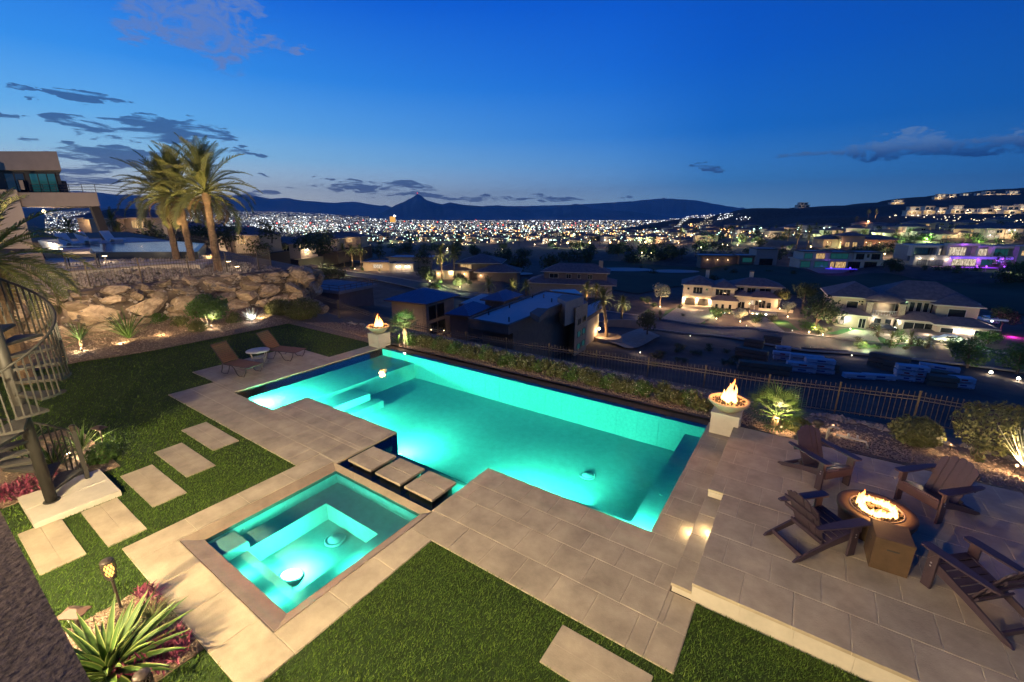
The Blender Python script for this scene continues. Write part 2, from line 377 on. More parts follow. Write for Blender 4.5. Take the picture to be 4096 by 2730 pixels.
# border tiles round the spa
for r, ax in (((-9.88,1.5,-9.27,5.565), 1), ((-5.8,2.19,-5.22,4.93), 1), ((-5.8,4.93,-5.22,5.565), 1), ((-9.27,1.5,-5.22,2.19), 0)):
    n = max(1, round((r[3]-r[1])/.93 if ax else (r[2]-r[0])/.93))
    for i in range(n):
        if ax: paver(r[0], r[1]+(r[3]-r[1])*i/n, r[2], r[1]+(r[3]-r[1])*(i+1)/n, 0, deck)
        else: paver(r[0]+(r[2]-r[0])*i/n, r[1], r[0]+(r[2]-r[0])*(i+1)/n, r[3], 0, deck)
mb = MB()
for r in deck_rects[:0]+[(-19.85,6.4,-16.25,10.65), (-17.03,10.65,-16.25,13.15), (-17.9,4.93,-9.9,6.4), (-13.67,6.4,-9.16,7.55), (-9.9,5.565,-9.16,6.4), (-5.84,4.93,-1.1,7.55), (-1.1,4.93,-.68,6.3), (-1.8,7.55,-1.08,13.3), (-9.88,1.5,-9.27,5.565), (-5.8,2.19,-5.22,5.565), (-9.27,1.5,-5.8,2.19)]:
    for c in cut(r, POOL+[SPA]): mb.box(c[0], c[1], -.05, c[2], c[3], -.007)
mb.build('grout_bed', grout_m, deck)
# raised terrace with two steps
TZ = .33
terr = put('terrace', None); struct(terr, label='raised limestone fire pit terrace with two lit steps')
tiles([(-.78,6.3,4.5,9.14), (-1.08,9.14,4.5,12.76), (4.5,6.3,10,12.2)], [6.3, 7.03, 7.74, 8.45, 9.15, 9.86, 10.57, 11.28, 11.99, 12.76], .59-.69*10, .69, TZ, terr)
mb = MB(); mb.box(-.76, 6.33, -.06, 4.48, 12.74, TZ-.055); mb.box(4.48, 6.33, -.06, 9.9, 12.18, TZ-.055); mb.box(-1.06, 9.165, -.06, -.76, 12.74, TZ-.055); mb.build('terrace_base', paver_edge, terr)
mb = MB(); mb.box(-.765, 6.31, TZ-.05, 4.49, 9.14, TZ-.007); mb.box(-1.07, 9.15, TZ-.05, 4.49, 12.75, TZ-.0072); mb.box(4.49, 6.31, TZ-.05, 9.95, 12.19, TZ-.0074); mb.build('grout_bed', grout_m, terr)
mb = MB(); mb.box(-1.075, 6.325, -.01, -.765, 9.14, .11); mb.build('step_riser', paver_edge, terr)
for i in range(4): paver(-1.1, 6.3+.71*i, -.765, 6.3+.71*(i+1), .165, terr, name='step_tread')
for i in range(15):
    b = MB(); b.box(-.77+.7*i, 6.318, -.02, -.07+.7*i-.004, 6.33, TZ-.057); b.build('facing_stone', paver_edge, terr)
b = MB(); b.box(-1.066, 9.15, .0, -.77, 9.164, TZ-.057); b.build('facing_stone', paver_edge, terr)
for zz, xx in ((.075, -1.079), (.24, -.765)):
    b = MB(); b.box(xx-.004, 7.86, zz-.03, xx, 8.0, zz+.03); b.build('step_light', lamp_warm, terr)
    light('step_lamp', terr, (xx-.05, 7.93, zz+.045), 9, (1,.74,.36), rad=.02)
# stepping slabs in the lawn: three tiles each
for i, (x0, y0, x1, y1, n) in enumerate(((-12.05,.48,-10.25,1.09,2), (-11.92,1.37,-10.15,1.97,2), (-12.92,2.29,-10.87,2.92,2), (-13.58,3.17,-11.56,3.80,2), (-14.44,4.09,-12.4,4.74,2), (-2.28,4.05,-.9,4.74,2))):
    nm = ['nearest the stucco wall at the lower left', 'second out from the stucco wall', 'third in the row, right of the stair landing', 'fourth in the row, crossed by railing shadows', 'last in the row, nearest the pool deck corner', 'alone in the near lawn left of the terrace wall'][i]
    o = T('stepping_slab', 'pale stone stepping slab '+nm, 'stepping stone', ((x0+x1)/2, (y0+y1)/2, 0), 0, 'stepping slabs set in the lawn')
    h = (y1-y0)/2; w = (x1-x0)/2
    for k in range(n):
        b = MB(); b.box(-w, -h+2*h*k/n+.0008, -.06, w, -h+2*h*(k+1)/n-.0008, .004, ch=.003); b.build('paver', paver_m, o)
# ------------------------------------------------------------------ swimming pool
FZ = -1.08
pool = T('swimming_pool', 'long turquoise lit infinity pool with shallow tanning ledge', 'pool', (-8, 10, 0))
mb = MB()
mb.box(-16.45,6.13,-1.5,-14.12,13.34,-.38)                       # tanning ledge
mb.box(-14.12,7.35,-1.5,-1.6,13.34,FZ)                             # main floor
mb.box(-16.45,6.13,-.38,-16.25,13.34,-.062)
mb.box(-16.25,6.13,-.38,-13.67,6.33,-.062); mb.box(-13.67,6.33,-.9,-13.47,7.55,-.062)
mb.box(-13.67,7.35,FZ,-9.16,7.55,-.062); mb.box(-5.84,7.35,FZ,-1.6,7.55,-.062)
mb.box(-1.8,7.55,FZ,-1.6,13.34,-.062)
mb.build('basin', plaster_m, pool, world=True)
mb = MB(); mb.box(-14.12,7.55,FZ,-13.2,9.75,-.52); mb.box(-13.2,7.55,FZ,-12.75,10.0,-.80); mb.build('corner_step', plaster_m, pool, world=True)
mb = MB(); mb.box(-2.37,7.55,FZ,-1.8,13.0,-.40); mb.box(-3.9,7.55,FZ,-2.37,8.12,-.42); mb.build('bench', plaster_m, pool, world=True)
tl = M('waterline_tile', (.40,.52,.48), .4, .15, 12)
for k in range(21):
    x0 = -16.25+k*(14.45/21); b = MB(); b.box(x0+.003, 12.93, -.38 if x0 < -14.2 else FZ, x0+14.45/21-.003, 13.16, -.062); b.build('weir_tile', tl, pool, world=True)
mb = MB(); mb.box(-16.2,13.165,-.7,-1.75,13.62,-.10); mb.build('overflow_ledge', M('wet_dark_stone', (.05,.05,.05), .25, .3, 4), pool, world=True)
# channel to the spa with submerged steps
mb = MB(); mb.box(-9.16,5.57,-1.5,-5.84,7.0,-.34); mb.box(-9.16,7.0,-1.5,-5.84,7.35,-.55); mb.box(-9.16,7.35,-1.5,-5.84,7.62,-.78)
mb.box(-9.36,5.57,-.34,-9.16,7.55,-.062); mb.box(-5.84,5.57,-.34,-5.64,7.55,-.062); mb.build('channel_step', M('unlit_plaster', (.13,.16,.15), .7, .15, 5), pool, world=True)  # channel plaster darkened in colour to stand for its lack of light
for (x, y, z, r) in ((-4.31,10.18,FZ,.20), ):
    b = MB(); b.lathe([(r*1.15,0),(r*1.15,.02),(r,.03),(r*.95,.015),(r*.8,.02),(r*.75,.045),(.01,.055)], 28, (x,y,z)); b.build('main_drain', M('white_plastic', (.75,.78,.75), .4, 0), pool, True, world=True)
ret = MB().lathe([(.045,0),(.04,.008),(.005,.01)], 10).mesh('floor_jet', MT['white_plastic'])
for (u, v, z) in ((1380,1430,-.3),(1315,1502,-.3),(1470,1835,FZ),(1745,1520,FZ),(1590,1560,FZ),(1985,1790,FZ),(1750,1930,FZ),(2440,1630,FZ),(2617,1833,-.4),(2645,1980,-.4),(2740,1817,-.4),(1328,1590,-.52),(1367,1615,-.8),(2560,1960,FZ)):
    p = P(u, v, z); put('floor_jet', ret, pool, (p[0]+8, p[1]-10, z))
fix = MB().lathe([(.001,0),(.10,.0),(.12,.012),(.13,.03)], 20)
aqua = (.07, .93, .64)
fixm = fix.mesh('pool_light', glow('aqua_lens', (.55,1,.85), 9))
def pool_light(x, y, z, d, pw, par, sz=.2, sp=125):  # builds the pool's own lights and the added fill lamps alike
    p = par.location; o = put('pool_light', fixm, par, (x-p[0], y-p[1], z), Vector(d).to_track_quat('Z','Y').to_euler(), 1. if z < -.4 else .42)
    v = Vector(d).normalized()*.05
    light('pool_lamp', par, (x-p[0]+v.x, y-p[1]+v.y, z+v.z), pw, aqua, 'AREA', rot=aim(d), size=sz, spread=sp)
pool_light(-15.45,6.36,-.13,(.30,1,-.02),900,pool,sp=178)
pool_light(-5.86,6.9,-.2,(-1,.3,-.05),45,pool,sp=175)  # hidden fill lamp added to lighten the channel walls
pool_light(-13.70,6.95,-.16,(-1,.5,-.05),100,pool,sp=175)  # unseen lamp added to fill the near end of the tanning ledge
pool_light(-2.08,7.57,-.17,(0,1,-.01),70,pool,sp=175)  # added fill lamp along the right bench, its lens out of view
pool_light(-14.05,7.57,-.25,(.3,1,-.05),40,pool,sp=175)
for x_, pw_ in ((-12.4,225),(-9.6,215),(-5.4,215),(-4.0,175)): pool_light(x_, 7.66 if -9.1 < x_ < -5.9 else 7.58, -.55, (.05,1,-.16), pw_, pool, sp=165)  # middle two are added to even out the pool light
def water(name, rects, z, label, tint=(.64,.95,.90,1)):
    m = MT.get(name)
    if not m:
        m = bpy.data.materials.new(name); m.use_nodes = True; n = m.node_tree.nodes; l = m.node_tree.links; n.clear()
        t = n.new('ShaderNodeTexCoord'); nz_ = n.new('ShaderNodeTexNoise'); nz_.inputs['Scale'].default_value = 5; nz_.inputs['Detail'].default_value = 3
        l.new(t.outputs['Object'], nz_.inputs[0]); bp = n.new('ShaderNodeBump'); bp.inputs['Strength'].default_value = .22; bp.inputs['Distance'].default_value = .014; l.new(nz_.outputs[0], bp.inputs['Height'])
        fr = n.new('ShaderNodeFresnel'); fr.inputs[0].default_value = 1.33; l.new(bp.outputs[0], fr.inputs[1])
        tr = n.new('ShaderNodeBsdfTransparent'); tr.inputs[0].default_value = tint; gl = n.new('ShaderNodeBsdfGlossy'); gl.inputs['Roughness'].default_value = .03; l.new(bp.outputs[0], gl.inputs['Normal'])
        lw_ = n.new('ShaderNodeLayerWeight'); lw_.inputs[0].default_value = .5; mr_ = n.new('ShaderNodeMapRange'); mr_.inputs[1].default_value = .76; mr_.inputs[2].default_value = .85; l.new(lw_.outputs['Facing'], mr_.inputs[0]); mxx = n.new('ShaderNodeMath'); mxx.operation = 'MAXIMUM'; l.new(fr.outputs[0], mxx.inputs[0]); l.new(mr_.outputs[0], mxx.inputs[1])
        mx = n.new('ShaderNodeMixShader'); l.new(mxx.outputs[0], mx.inputs[0]); l.new(tr.outputs[0], mx.inputs[1]); l.new(gl.outputs[0], mx.inputs[2])
        o = n.new('ShaderNodeOutputMaterial'); l.new(mx.outputs[0], o.inputs[0]); MT[name] = m
    b = MB()
    for x0, y0, x1, y1 in rects: b.sheet([(x0,y0,z),(x1,y0,z),(x1,y1,z),(x0,y1,z)])
    return struct(b.build(name, m), label=label)
water('pool_water', [(-16.25,6.33,-13.67,13.15), (-13.67,7.55,-1.8,13.15), (-9.16,5.57,-5.84,7.55)], -.05, 'still turquoise lit water of the long pool')
# stepping pads in the channel
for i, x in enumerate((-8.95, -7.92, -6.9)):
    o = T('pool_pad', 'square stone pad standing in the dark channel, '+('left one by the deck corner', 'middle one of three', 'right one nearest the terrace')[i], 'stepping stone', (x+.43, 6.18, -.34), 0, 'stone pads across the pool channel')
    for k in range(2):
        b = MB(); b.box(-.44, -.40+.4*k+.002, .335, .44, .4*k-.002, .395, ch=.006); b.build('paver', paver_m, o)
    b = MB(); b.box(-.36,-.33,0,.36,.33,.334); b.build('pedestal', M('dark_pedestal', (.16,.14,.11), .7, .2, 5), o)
# ------------------------------------------------------------------ spa
sx0, sy0, sx1, sy1 = SPA; ix0, iy0, ix1, iy1 = -8.97, 2.51, -6.04, 5.42
spa = T('spa', 'square glowing hot tub with sloped stone coping beside the pool', 'hot tub', (-7.5, 3.9, 0))
spst = M('spa_coping_stone', (.25,.19,.14), .5, .22, 3, .15, 30, stretch=(1,1,1))
zi = -.085
e_ = .014; out = [(sx0+e_,sy0+e_),(sx1-e_,sy0+e_),(sx1-e_,sy1-e_),(sx0+e_,sy1-e_)]; inn = [(ix0,iy0),(ix1,iy0),(ix1,iy1),(ix0,iy1)]
for i in range(4):
    a, b2, c, d2 = Vector(out[i]), Vector(out[(i+1) % 4]), Vector(inn[(i+1) % 4]), Vector(inn[i])
    n = 4
    for k in range(n):
        q0, q1 = a.lerp(b2, k/n), a.lerp(b2, (k+1)/n); r0, r1 = d2.lerp(c, k/n), d2.lerp(c, (k+1)/n)
        e = (q1-q0).normalized()*.002
        b = MB(); v = [(q0+e).to_3d(), (q1-e).to_3d(), (r1-e).to_3d(), (r0+e).to_3d()]
        v[0].z = v[1].z = -.004; v[2].z = v[3].z = zi
        b.add([*v, *[w-Vector((0,0,.09)) for w in v]], [(0,1,2,3),(0,4,5,1),(1,5,6,2),(2,6,7,3),(3,7,4,0)]); b.build('coping', spst, spa, world=True)
mb = MB(); BZ = -.42; FF = -.86
mb.box(ix0-.2,iy0-.2,-1.2,ix1+.2,iy1+.2,FF)
mb.box(ix0-.25,iy0-.25,FF,ix0,iy1+.25,zi-.08); mb.box(ix1,iy0-.25,FF,ix1+.25,iy1+.25,zi-.08); mb.box(ix0,iy0-.25,FF,ix1,iy0,zi-.08); mb.box(ix0,iy1,FF,ix1,iy1+.25,zi-.08)
mb.build('basin', plaster_m, spa, world=True)
mb = MB(); mb.box(ix0,iy0,FF,-8.46,iy1,BZ); mb.box(-6.64,iy0,FF,ix1,iy1,BZ); mb.box(-8.46,4.77,FF,-6.64,iy1,BZ); mb.box(-8.46,iy0,FF,-6.64,3.0,BZ); mb.build('seat', plaster_m, spa, world=True)
mb = MB(); mb.box(ix0,iy0,BZ,-8.42,3.05,-.22,ch=.02); mb.build('step_block', plaster_m, spa, world=True)
b = MB(); b.lathe([(.23,0),(.23,.03),(.2,.045),(.19,.03),(.15,.035),(.14,.06),(.01,.07)], 28, (-7.72,4.45,FF)); b.build('main_drain', MT['white_plastic'], spa, True, world=True)
for p in ((-8.3,iy1-.01),(-7.2,iy1-.01)):
    b = MB(); b.lathe([(.03,0),(.025,.01),(.005,.012)], 10); o = b.build('jet', MT['white_plastic'], spa); o.location = (p[0]+7.5, p[1]-3.9, -.3); o.rotation_euler = (R_(90),0,0)
for y in (3.2, 4.1):
    o = put('jet', o.data, spa, (ix0+.01+7.5, y-3.9, -.3), (0, R_(90), 0))
b = MB(); b.lathe([(.23,0),(.235,.02),(.21,.05),(.19,.055)], 28, (0,0,0)); o = b.build('light_ring', MT['white_plastic'], spa, True); o.location = (-7.52+7.5, 3.33-3.9, FF+.02); o.rotation_euler = (R_(-14),0,0)
b = MB(); b.lathe([(.19,0),(.15,.02),(.01,.03)], 28); o = b.build('light_lens', glow('spa_lens', (.7,1,.9), 12), spa, True); o.location = (-.02, -.57, FF+.068); o.rotation_euler = (R_(-14),0,0)
light('spa_lamp', spa, (-.02,-.50,FF+.24), 115, (.10,1,.70), rad=.10)
pool_light(-7.8,iy0+.02,-.235,(0,1,-.02),8,spa,sp=178)  # added fill lamp imitating light scattered in the spa water
pool_light(-6.8,iy0+.02,-.235,(0,1,-.02),8,spa,sp=178)  # second added fill, hidden on the near spa wall
pool_light(ix1-.02,4.0,-.26,(-1,0,-.05),14,spa,sp=175)  # third added fill, on the spa wall turned away from view
water('spa_water', [(ix0-.02,iy0-.02,ix1+.02,iy1+.02)], zi-.012, 'clear green lit water of the hot tub', (.66,.97,.92,1))
# ------------------------------------------------------------------ lawns
beds = [(-24.6,13.1,-17.0,13.6)]
lawn_rects = [(-30,-.4,-9.88,6.4), (-30,6.4,-19.85,10.65), (-30,10.65,-17.03,13.1), (-9.88,-.4,-5.22,1.5), (-5.22,-.4,-.68,4.93), (-.68,-.4,9.5,6.3)]
holes_l = [(-17.9,4.93,-9.88,6.4)]
mb = MB()
for r in lawn_rects:
    for c in cut(r, holes_l): mb.box(c[0], c[1], -.05, c[2], c[3], -.022)
struct(mb.build('lawn', lawn_m), label='artificial turf lawn round the deck')
slab_h = [(-12.05,.48,-10.25,1.09), (-11.92,1.37,-10.15,1.97), (-12.92,2.29,-10.87,2.92), (-13.58,3.17,-11.56,3.80), (-14.44,4.09,-12.4,4.74), (-2.28,4.05,-.9,4.74), (-13.5,.71,-11.98,2.07), (-8.45,.2,-6.38,1.5),(-17.6,.3,-13.5,2.5)]
def blades(rect, dens, hgt, w):
    n = int((rect[2]-rect[0])*(rect[3]-rect[1])*dens)
    if n < 1: return np.zeros((0,3))
    p = np.empty((n,3)); p[:,0] = rng.uniform(rect[0], rect[2], n); p[:,1] = rng.uniform(rect[1], rect[3], n); p[:,2] = -.025
    a = rng.uniform(0, 2*np.pi, n); hh = hgt*rng.uniform(.7, 1.25, n); ln = rng.normal(0, .5, (n,2))*hgt + np.array([.25,.35])*hgt
    s = np.stack([np.cos(a), np.sin(a), np.zeros(n)], 1)*(w*rng.uniform(.6,1.3,n))[:,None]
    t = p.copy(); t[:,:2] += ln; t[:,2] += hh
    return np.stack([p-s, p+s, t], 1).reshape(-1, 3)
V = []
for r in lawn_rects:
    for c in cut(r, holes_l+slab_h):
        cx, cyy = (c[0]+c[2])/2, (c[1]+c[3])/2
        for gx in np.arange(c[0], c[2], 2.):
            for gy in np.arange(c[1], c[3], 2.):
                q = (gx, gy, min(gx+2, c[2]), min(gy+2, c[3])); dd = math.hypot(q[0], q[1])
                if q[0] > 3 or q[3] < .3 : continue
                dens = 2400 if dd < 9 else 1600 if dd < 13 else 700 if dd < 18 else 300
                V.append(blades(q, dens, .045 if dd < 14 else .05, .0055 if dd < 9 else .007 if dd < 13 else .011))
struct(put('turf_blades', npmesh('turf_blades', np.concatenate(V), 3, blade_m)), 'stuff', 'short green blades of the artificial turf')
# ------------------------------------------------------------------ gravel beds
def bed_z(x, y):
    z = 0.02
    if y > 13.6: z -= .19*(y-13.6)
    if x < -24 and y < 16: z += max(0, min(.35, (-24.5-x)*.06))
    return z
mb = MB()
xs = list(np.arange(-33,12.1,1.)); ys = [13.5,14.2,15,16,17,17.6,18.6,20.5,23]
for i in range(len(xs)-1):
    for j in range(len(ys)-1):
        q = [(xs[i],ys[j]),(xs[i+1],ys[j]),(xs[i+1],ys[j+1]),(xs[i],ys[j+1])]
        mb.sheet([(a, b, (bed_z(a,b) if b < 18.7 else -2.2 if b < 21 else -6)) for a, b in q])
xs2 = list(np.arange(-34,-23.9,1.)); ys2 = [1.,2.5,4,5.5,7,8.5,10,11.5,13.5]
def lx(y): return -24.5 - max(0, 6-y)*.35
for i in range(len(xs2)-1):
    for j in range(len(ys2)-1):
        q = [(xs2[i],ys2[j]),(xs2[i+1],ys2[j]),(xs2[i+1],ys2[j+1]),(xs2[i],ys2[j+1])]
        mb.sheet([(min(a, lx(b)) if i == len(xs2)-2 and a > -24.9 else a, b, bed_z(a, b)+.012) for a, b in q])
mb.sheet([(-24.6,13.05,.012),(-17.02,13.1,.012),(-17.02,13.6,.015),(-24.6,13.6,.03)])
gravel_bed_m = M('gravel_bed', (.30,.215,.15), .95, .4, 18, .8, 55, col2=(.13,.085,.06))
struct(mb.build('gravel_bed', gravel_bed_m, smooth=True), label='sloping gravel planting bed behind the pool and lawn')
mb = MB()
for x0,y0,x1,y1 in ((-8.42,.2,-6.4,1.49),(-17.4,.3,-13.52,2.45),(4.45,12.2,11,13.5)): mb.box(x0,y0,-.04,x1,y1,-.004 if x0 < 0 else .03)
struct(mb.build('small_gravel_bed', gravel_bed_m))
def pebbles(name, n, fn, s0, s1, mat, label):
    ico = [(0,0,1),(.9,0,.1),(0,.9,-.1),(-.9,0,.15),(0,-.9,0),(0,0,-.8)]; fa = [(0,1,2),(0,2,3),(0,3,4),(0,4,1),(5,2,1),(5,3,2),(5,4,3),(5,1,4)]
    tri = np.array([[ico[i] for i in f] for f in fa])  # 8,3,3
    pos = np.array([fn() for _ in range(n)]); sc = rng.uniform(s0, s1, (n,1,1,1))*np.stack([rng.uniform(.7,1.4,n), rng.uniform(.6,1.1,n), rng.uniform(.4,.8,n)],1)[:,None,None,:]
    a = rng.uniform(0, 6.28, n); ca, sa = np.cos(a), np.sin(a)
    t = tri[None]*sc; x = t[...,0]*ca[:,None,None]-t[...,1]*sa[:,None,None]; y = t[...,0]*sa[:,None,None]+t[...,1]*ca[:,None,None]
    t = np.stack([x, y, t[...,2]], -1)+pos[:,None,None,:]
    return struct(put(name, npmesh(name, t.reshape(-1,3), 3, mat)), 'stuff', label)
U = random.uniform
def f_back():
    x = U(-24, 9); y = 13.65+abs(random.gauss(0,1.6)) % 3.9; return (x, y, bed_z(x,y)+.008)
def f_left():
    y = U(2, 13.4); x = lx(y)-U(.05, 6.5); return (x, y, bed_z(x,y)+.015)
def f_small():
    r = random.choice(((-8.42,.2,-6.4,1.49),(-8.42,.2,-6.4,1.49),(-17.4,.3,-13.52,2.45),(-24.5,13.1,-17.1,13.6),(4.5,12.25,8,13.5))); return (U(r[0],r[2]), U(r[1],r[3]), .008)
pebbles('gravel', 15000, f_back, .022, .05, pebble_m, 'brown gravel in the bed behind the pool')
pebbles('gravel', 7000, f_left, .022, .055, pebble_m, 'brown gravel below the boulder wall')
pebbles('gravel', 3200, f_small, .016, .036, pebble_m, 'tan gravel in the small planting beds')
# ------------------------------------------------------------------ house wall under the camera with its wall lamps
hw = T('house_wall', 'rough brown stucco balcony ledge at the lower left corner', 'wall', (-8, -.3, 0))
b = MB(); b.box(-40,-5.2,0,9,-4.8,4.2); b.build('wall', walltan_m, hw, world=True)
b = MB(); b.box(-40,-5.2,4.2,9,.118,4.35); b.build('ledge', stucco_dk, hw, world=True)
for x in (-38,-24,6.5): b = MB(); b.box(x-.3,-.9,0,x+.3,-.3,4.199); b.build('post', walltan_m, hw, world=True)
for x, y, pw in ((-23,-2.2,300), (-8.6,-1.5,1950), (-7.6,-3,3700), (-2.2,-3,3200), (3.2,-3,700)):
    o = T('patio_lamp', 'warm ceiling lamp in the covered patio under the balcony ledge', 'lamp', (x, y, 4.08), 0, 'ceiling lamps of the covered patio')
    b = MB(); b.lathe([(.10,.118),(.12,.02),(.10,.0)], 16); b.build('shade', frame_m, o, True)
    b = MB(); b.lathe([(.09,-.02),(.085,.01),(.01,.012)], 16); b.build('lens', lamp_warm, o, True)
    light('patio_bulb', o, (0,0,-.09), pw, PATIO, rad=.07)
o = T('balcony_lamp', 'warm ceiling lamp of the balcony above the ledge', 'lamp', (-6, -2.2, 7.2)); b = MB(); b.lathe([(.15,0),(.12,.08),(.02,.1)], 14); b.build('shade', lamp_warm, o, True); light('ceiling_lamp', o, (0,0,-.12), 800, PATIO, rad=.12)

o = T('balcony_floodlight', 'warm floodlight on the balcony ceiling aimed at the boulder wall and palms', 'lamp', (-23, -1.2, 6.8)); b = MB(); b.box(-.08,-.12,0,.08,.08,.14); b.build('bracket', frame_m, o); b = MB(); b.lathe([(.03,-.05),(.06,.0),(.03,.05)], 10, (0,.1,-.02)); b.build('lens', lamp_warm, o, True)
light('flood_bulb', o, (-.1,.14,-.10), 9500, (1,.72,.42), 'SPOT', rad=.05, rot=aim((-8.6,11.4,-3.4)), spot=66, blend=.7)
# ================================================================== FIRE
def flame_mesh(name, pts, seed):
    """pts: list of (x,y,height,radius) tongues"""
    r = random.Random(seed); b = MB()
    for x, y, h, ra in pts:
        path = []; rad = []; ph = r.uniform(0, 6); am = r.uniform(.05, .16)*h
        for k in range(9):
            t = k/8; path.append((x+am*math.sin(ph+t*4.5)*t, y+am*math.cos(ph*1.7+t*3.6)*t, h*t)); rad.append(max(.004, ra*(math.sin(math.pi*(.16+.84*t)**.75))*(1-.35*t)+.002))
        b.tube(path, rad, 8)
    return b.mesh(name, flame_m, True)
flame_m = bpy.data.materials.new('flame'); flame_m.use_nodes = True
n = flame_m.node_tree.nodes; l = flame_m.node_tree.links; n.clear()
t_ = n.new('ShaderNodeTexCoord'); s_ = n.new('ShaderNodeSeparateXYZ'); l.new(t_.outputs['Generated'], s_.inputs[0])
r_ = n.new('ShaderNodeValToRGB'); e = r_.color_ramp.elements; e.new(.45)
for q, (p, c) in zip(e, ((0, (1,.62,.22,1)), (.45, (1,.48,.12,1)), (1, (1,.22,.03,1)))): q.position = p; q.color = c
l.new(s_.outputs[2], r_.inputs[0])
lw = n.new('ShaderNodeLayerWeight'); lw.inputs[0].default_value = .5
em = n.new('ShaderNodeEmission'); em.inputs[1].default_value = 7.; l.new(r_.outputs[0], em.inputs[0])
tr = n.new('ShaderNodeBsdfTransparent'); mx = n.new('ShaderNodeMixShader'); mm = n.new('ShaderNodeMath'); mm.operation = 'MULTIPLY'; mm.inputs[1].default_value = 1.0; l.new(lw.outputs['Facing'], mm.inputs[0])
l.new(mm.outputs[0], mx.inputs[0]); l.new(em.outputs[0], mx.inputs[1]); l.new(tr.outputs[0], mx.inputs[2])
o_ = n.new('ShaderNodeOutputMaterial'); l.new(mx.outputs[0], o_.inputs[0]); flame_m.cycles.emission_sampling = 'NONE'
FIRE = (1, .46, .14)
def blobrock(s, seed):
    b = bmesh.new(); bmesh.ops.create_icosphere(b, subdivisions=1, radius=1); r = random.Random(seed)
    for v in b.verts: v.co = v.co*r.uniform(.75, 1.15)
    for v in b.verts: v.co.x *= s[0]; v.co.y *= s[1]; v.co.z *= s[2]
    me = bpy.data.meshes.new('rock'); b.to_mesh(me); b.free(); return me
lavas = [blobrock((.04,.03,.025), k) for k in range(4)]
for m in lavas: m.materials.append(lava_m)
def fire_bowl(name, label, x, y, fl, seed, pw):
    ped = T('fire_pedestal', 'limestone pedestal under the fire bowl, '+label, 'pedestal', (x, y, 0), 0, 'pedestals of the fire bowls')
    for z0, z1 in ((.0,.22), (.222,.60)):
        for sx in (0, 1):
            b = MB(); b.box(-.36+sx*.362, -.36, z0, .0-.001+sx*.361, .36, z1, ch=.004); b.build('stone_block', paver_edge, ped)
    b = MB(); b.box(-.375,-.375,.602,.375,.375,.645,ch=.006); b.build('cap_slab', paver_edge, ped)
    o = T('fire_bowl', 'round concrete fire bowl with flame, '+label, 'fire bowl', (x, y, .647), 0, 'fire bowls on the pool corners')
    b = MB(); b.lathe([(.2,0),(.24,.0),(.36,.10),(.47,.2),(.535,.28),(.545,.31),(.53,.325),(.475,.325),(.46,.30),(.44,.27),(.01,.27)], 40); b.build('bowl', concrete_m, o, True)
    r = random.Random(seed)
    for k in range(110):
        a = r.uniform(0, 6.283); q = .43*math.sqrt(r.random()); put('lava_rock', r.choice(lavas), o, (q*math.cos(a), q*math.sin(a), .285+r.uniform(0,.02)), (r.uniform(0,6), r.uniform(0,6), r.uniform(0,6)))
    f = put('flame', flame_mesh('flame', fl, seed), o, (0, 0, .28))
    light('flame_lamp', o, (0, 0, .72), pw, FIRE, rad=.14)
fire_bowl('left', 'far left corner of the pool', -16.63, 13.12, [(0,0,.62,.10),(.07,.04,.42,.09),(-.08,-.03,.4,.09),(.14,.1,.52,.06),(-.02,-.09,.3,.1),(.03,.09,.34,.08)], 3, 120)
fire_bowl('right', 'right pool corner beside the terrace', -1.32, 12.98, [(0,0,.72,.10),(.09,.02,.5,.09),(-.09,-.03,.42,.1),(.02,.09,.52,.08),(-.02,-.1,.36,.1),(-.16,.05,.3,.07),(.15,-.05,.28,.08)], 5, 120)
# fire pit table
fp = T('fire_pit', 'round cast stone fire pit table with ring of flames', 'fire pit', (1.72, 9.52, TZ))
b = MB(); b.lathe([(.50,0),(.52,.03),(.55,.25),(.575,.34),(.595,.38),(.60,.44),(.59,.455),(.42,.455),(.40,.44),(.39,.41),(.01,.41)], 48); b.build('bowl', brown_m, fp, True)
b = MB(); b.lathe([(.395,.44),(.41,.462),(.40,.47),(.385,.462),(.385,.44)], 48); b.build('steel_ring', M('burner_steel', (.45,.36,.27), .35, .1, 6, metal=.8), fp, True)
rr = random.Random(9)
for k in range(190):
    a = rr.uniform(0, 6.283); q = .37*math.sqrt(rr.random()); put('lava_rock', rr.choice(lavas), fp, (q*math.cos(a), q*math.sin(a), .425+rr.uniform(0,.02)), (rr.uniform(0,6), rr.uniform(0,6), rr.uniform(0,6)))
fl = []
for k in range(26):
    a = 2*math.pi*k/26; q = .25+rr.uniform(-.03,.03); fl.append((q*math.cos(a), q*math.sin(a), rr.uniform(.09,.17), rr.uniform(.045,.06)))
fl += [(-.24,.10,.30,.05), (-.27,.02,.24,.05), (-.2,.16,.22,.05)]
put('flame', flame_mesh('flame', fl, 12), fp, (0,0,.43))
for k in range(3):
    a = 2.1*k+.4; light('flame_lamp', fp, (.2*math.cos(a), .2*math.sin(a), .62), 34, FIRE, rad=.12)
tb = T('tank_cover', 'brown square gas tank cover box standing beside the fire pit', 'box', (1.83, 8.62, TZ), R_(3))
b = MB()
for q in ((-.25,-.27,.25,-.235),(-.25,.235,.25,.27),(-.25,-.235,-.215,.235),(.215,-.235,.25,.235)): b.box(q[0],q[1],0,q[2],q[3],.56)
b.build('panel', brown_m, tb)
b = MB(); b.box(-.255,-.275,.562,.255,.275,.60,ch=.01); b.build('lid', brown_m, tb)
for q in ((0,-.272,.07,.012,0), (-.252,0,.07,.012,1)):
    b = MB()
    if q[4] == 0: b.box(-.08,-.2735,.40,.08,-.2702,.425)
    else: b.box(-.2535,-.05,.38,-.2502,.05,.42)
    b.build('handle_slot', iron_dk, tb)
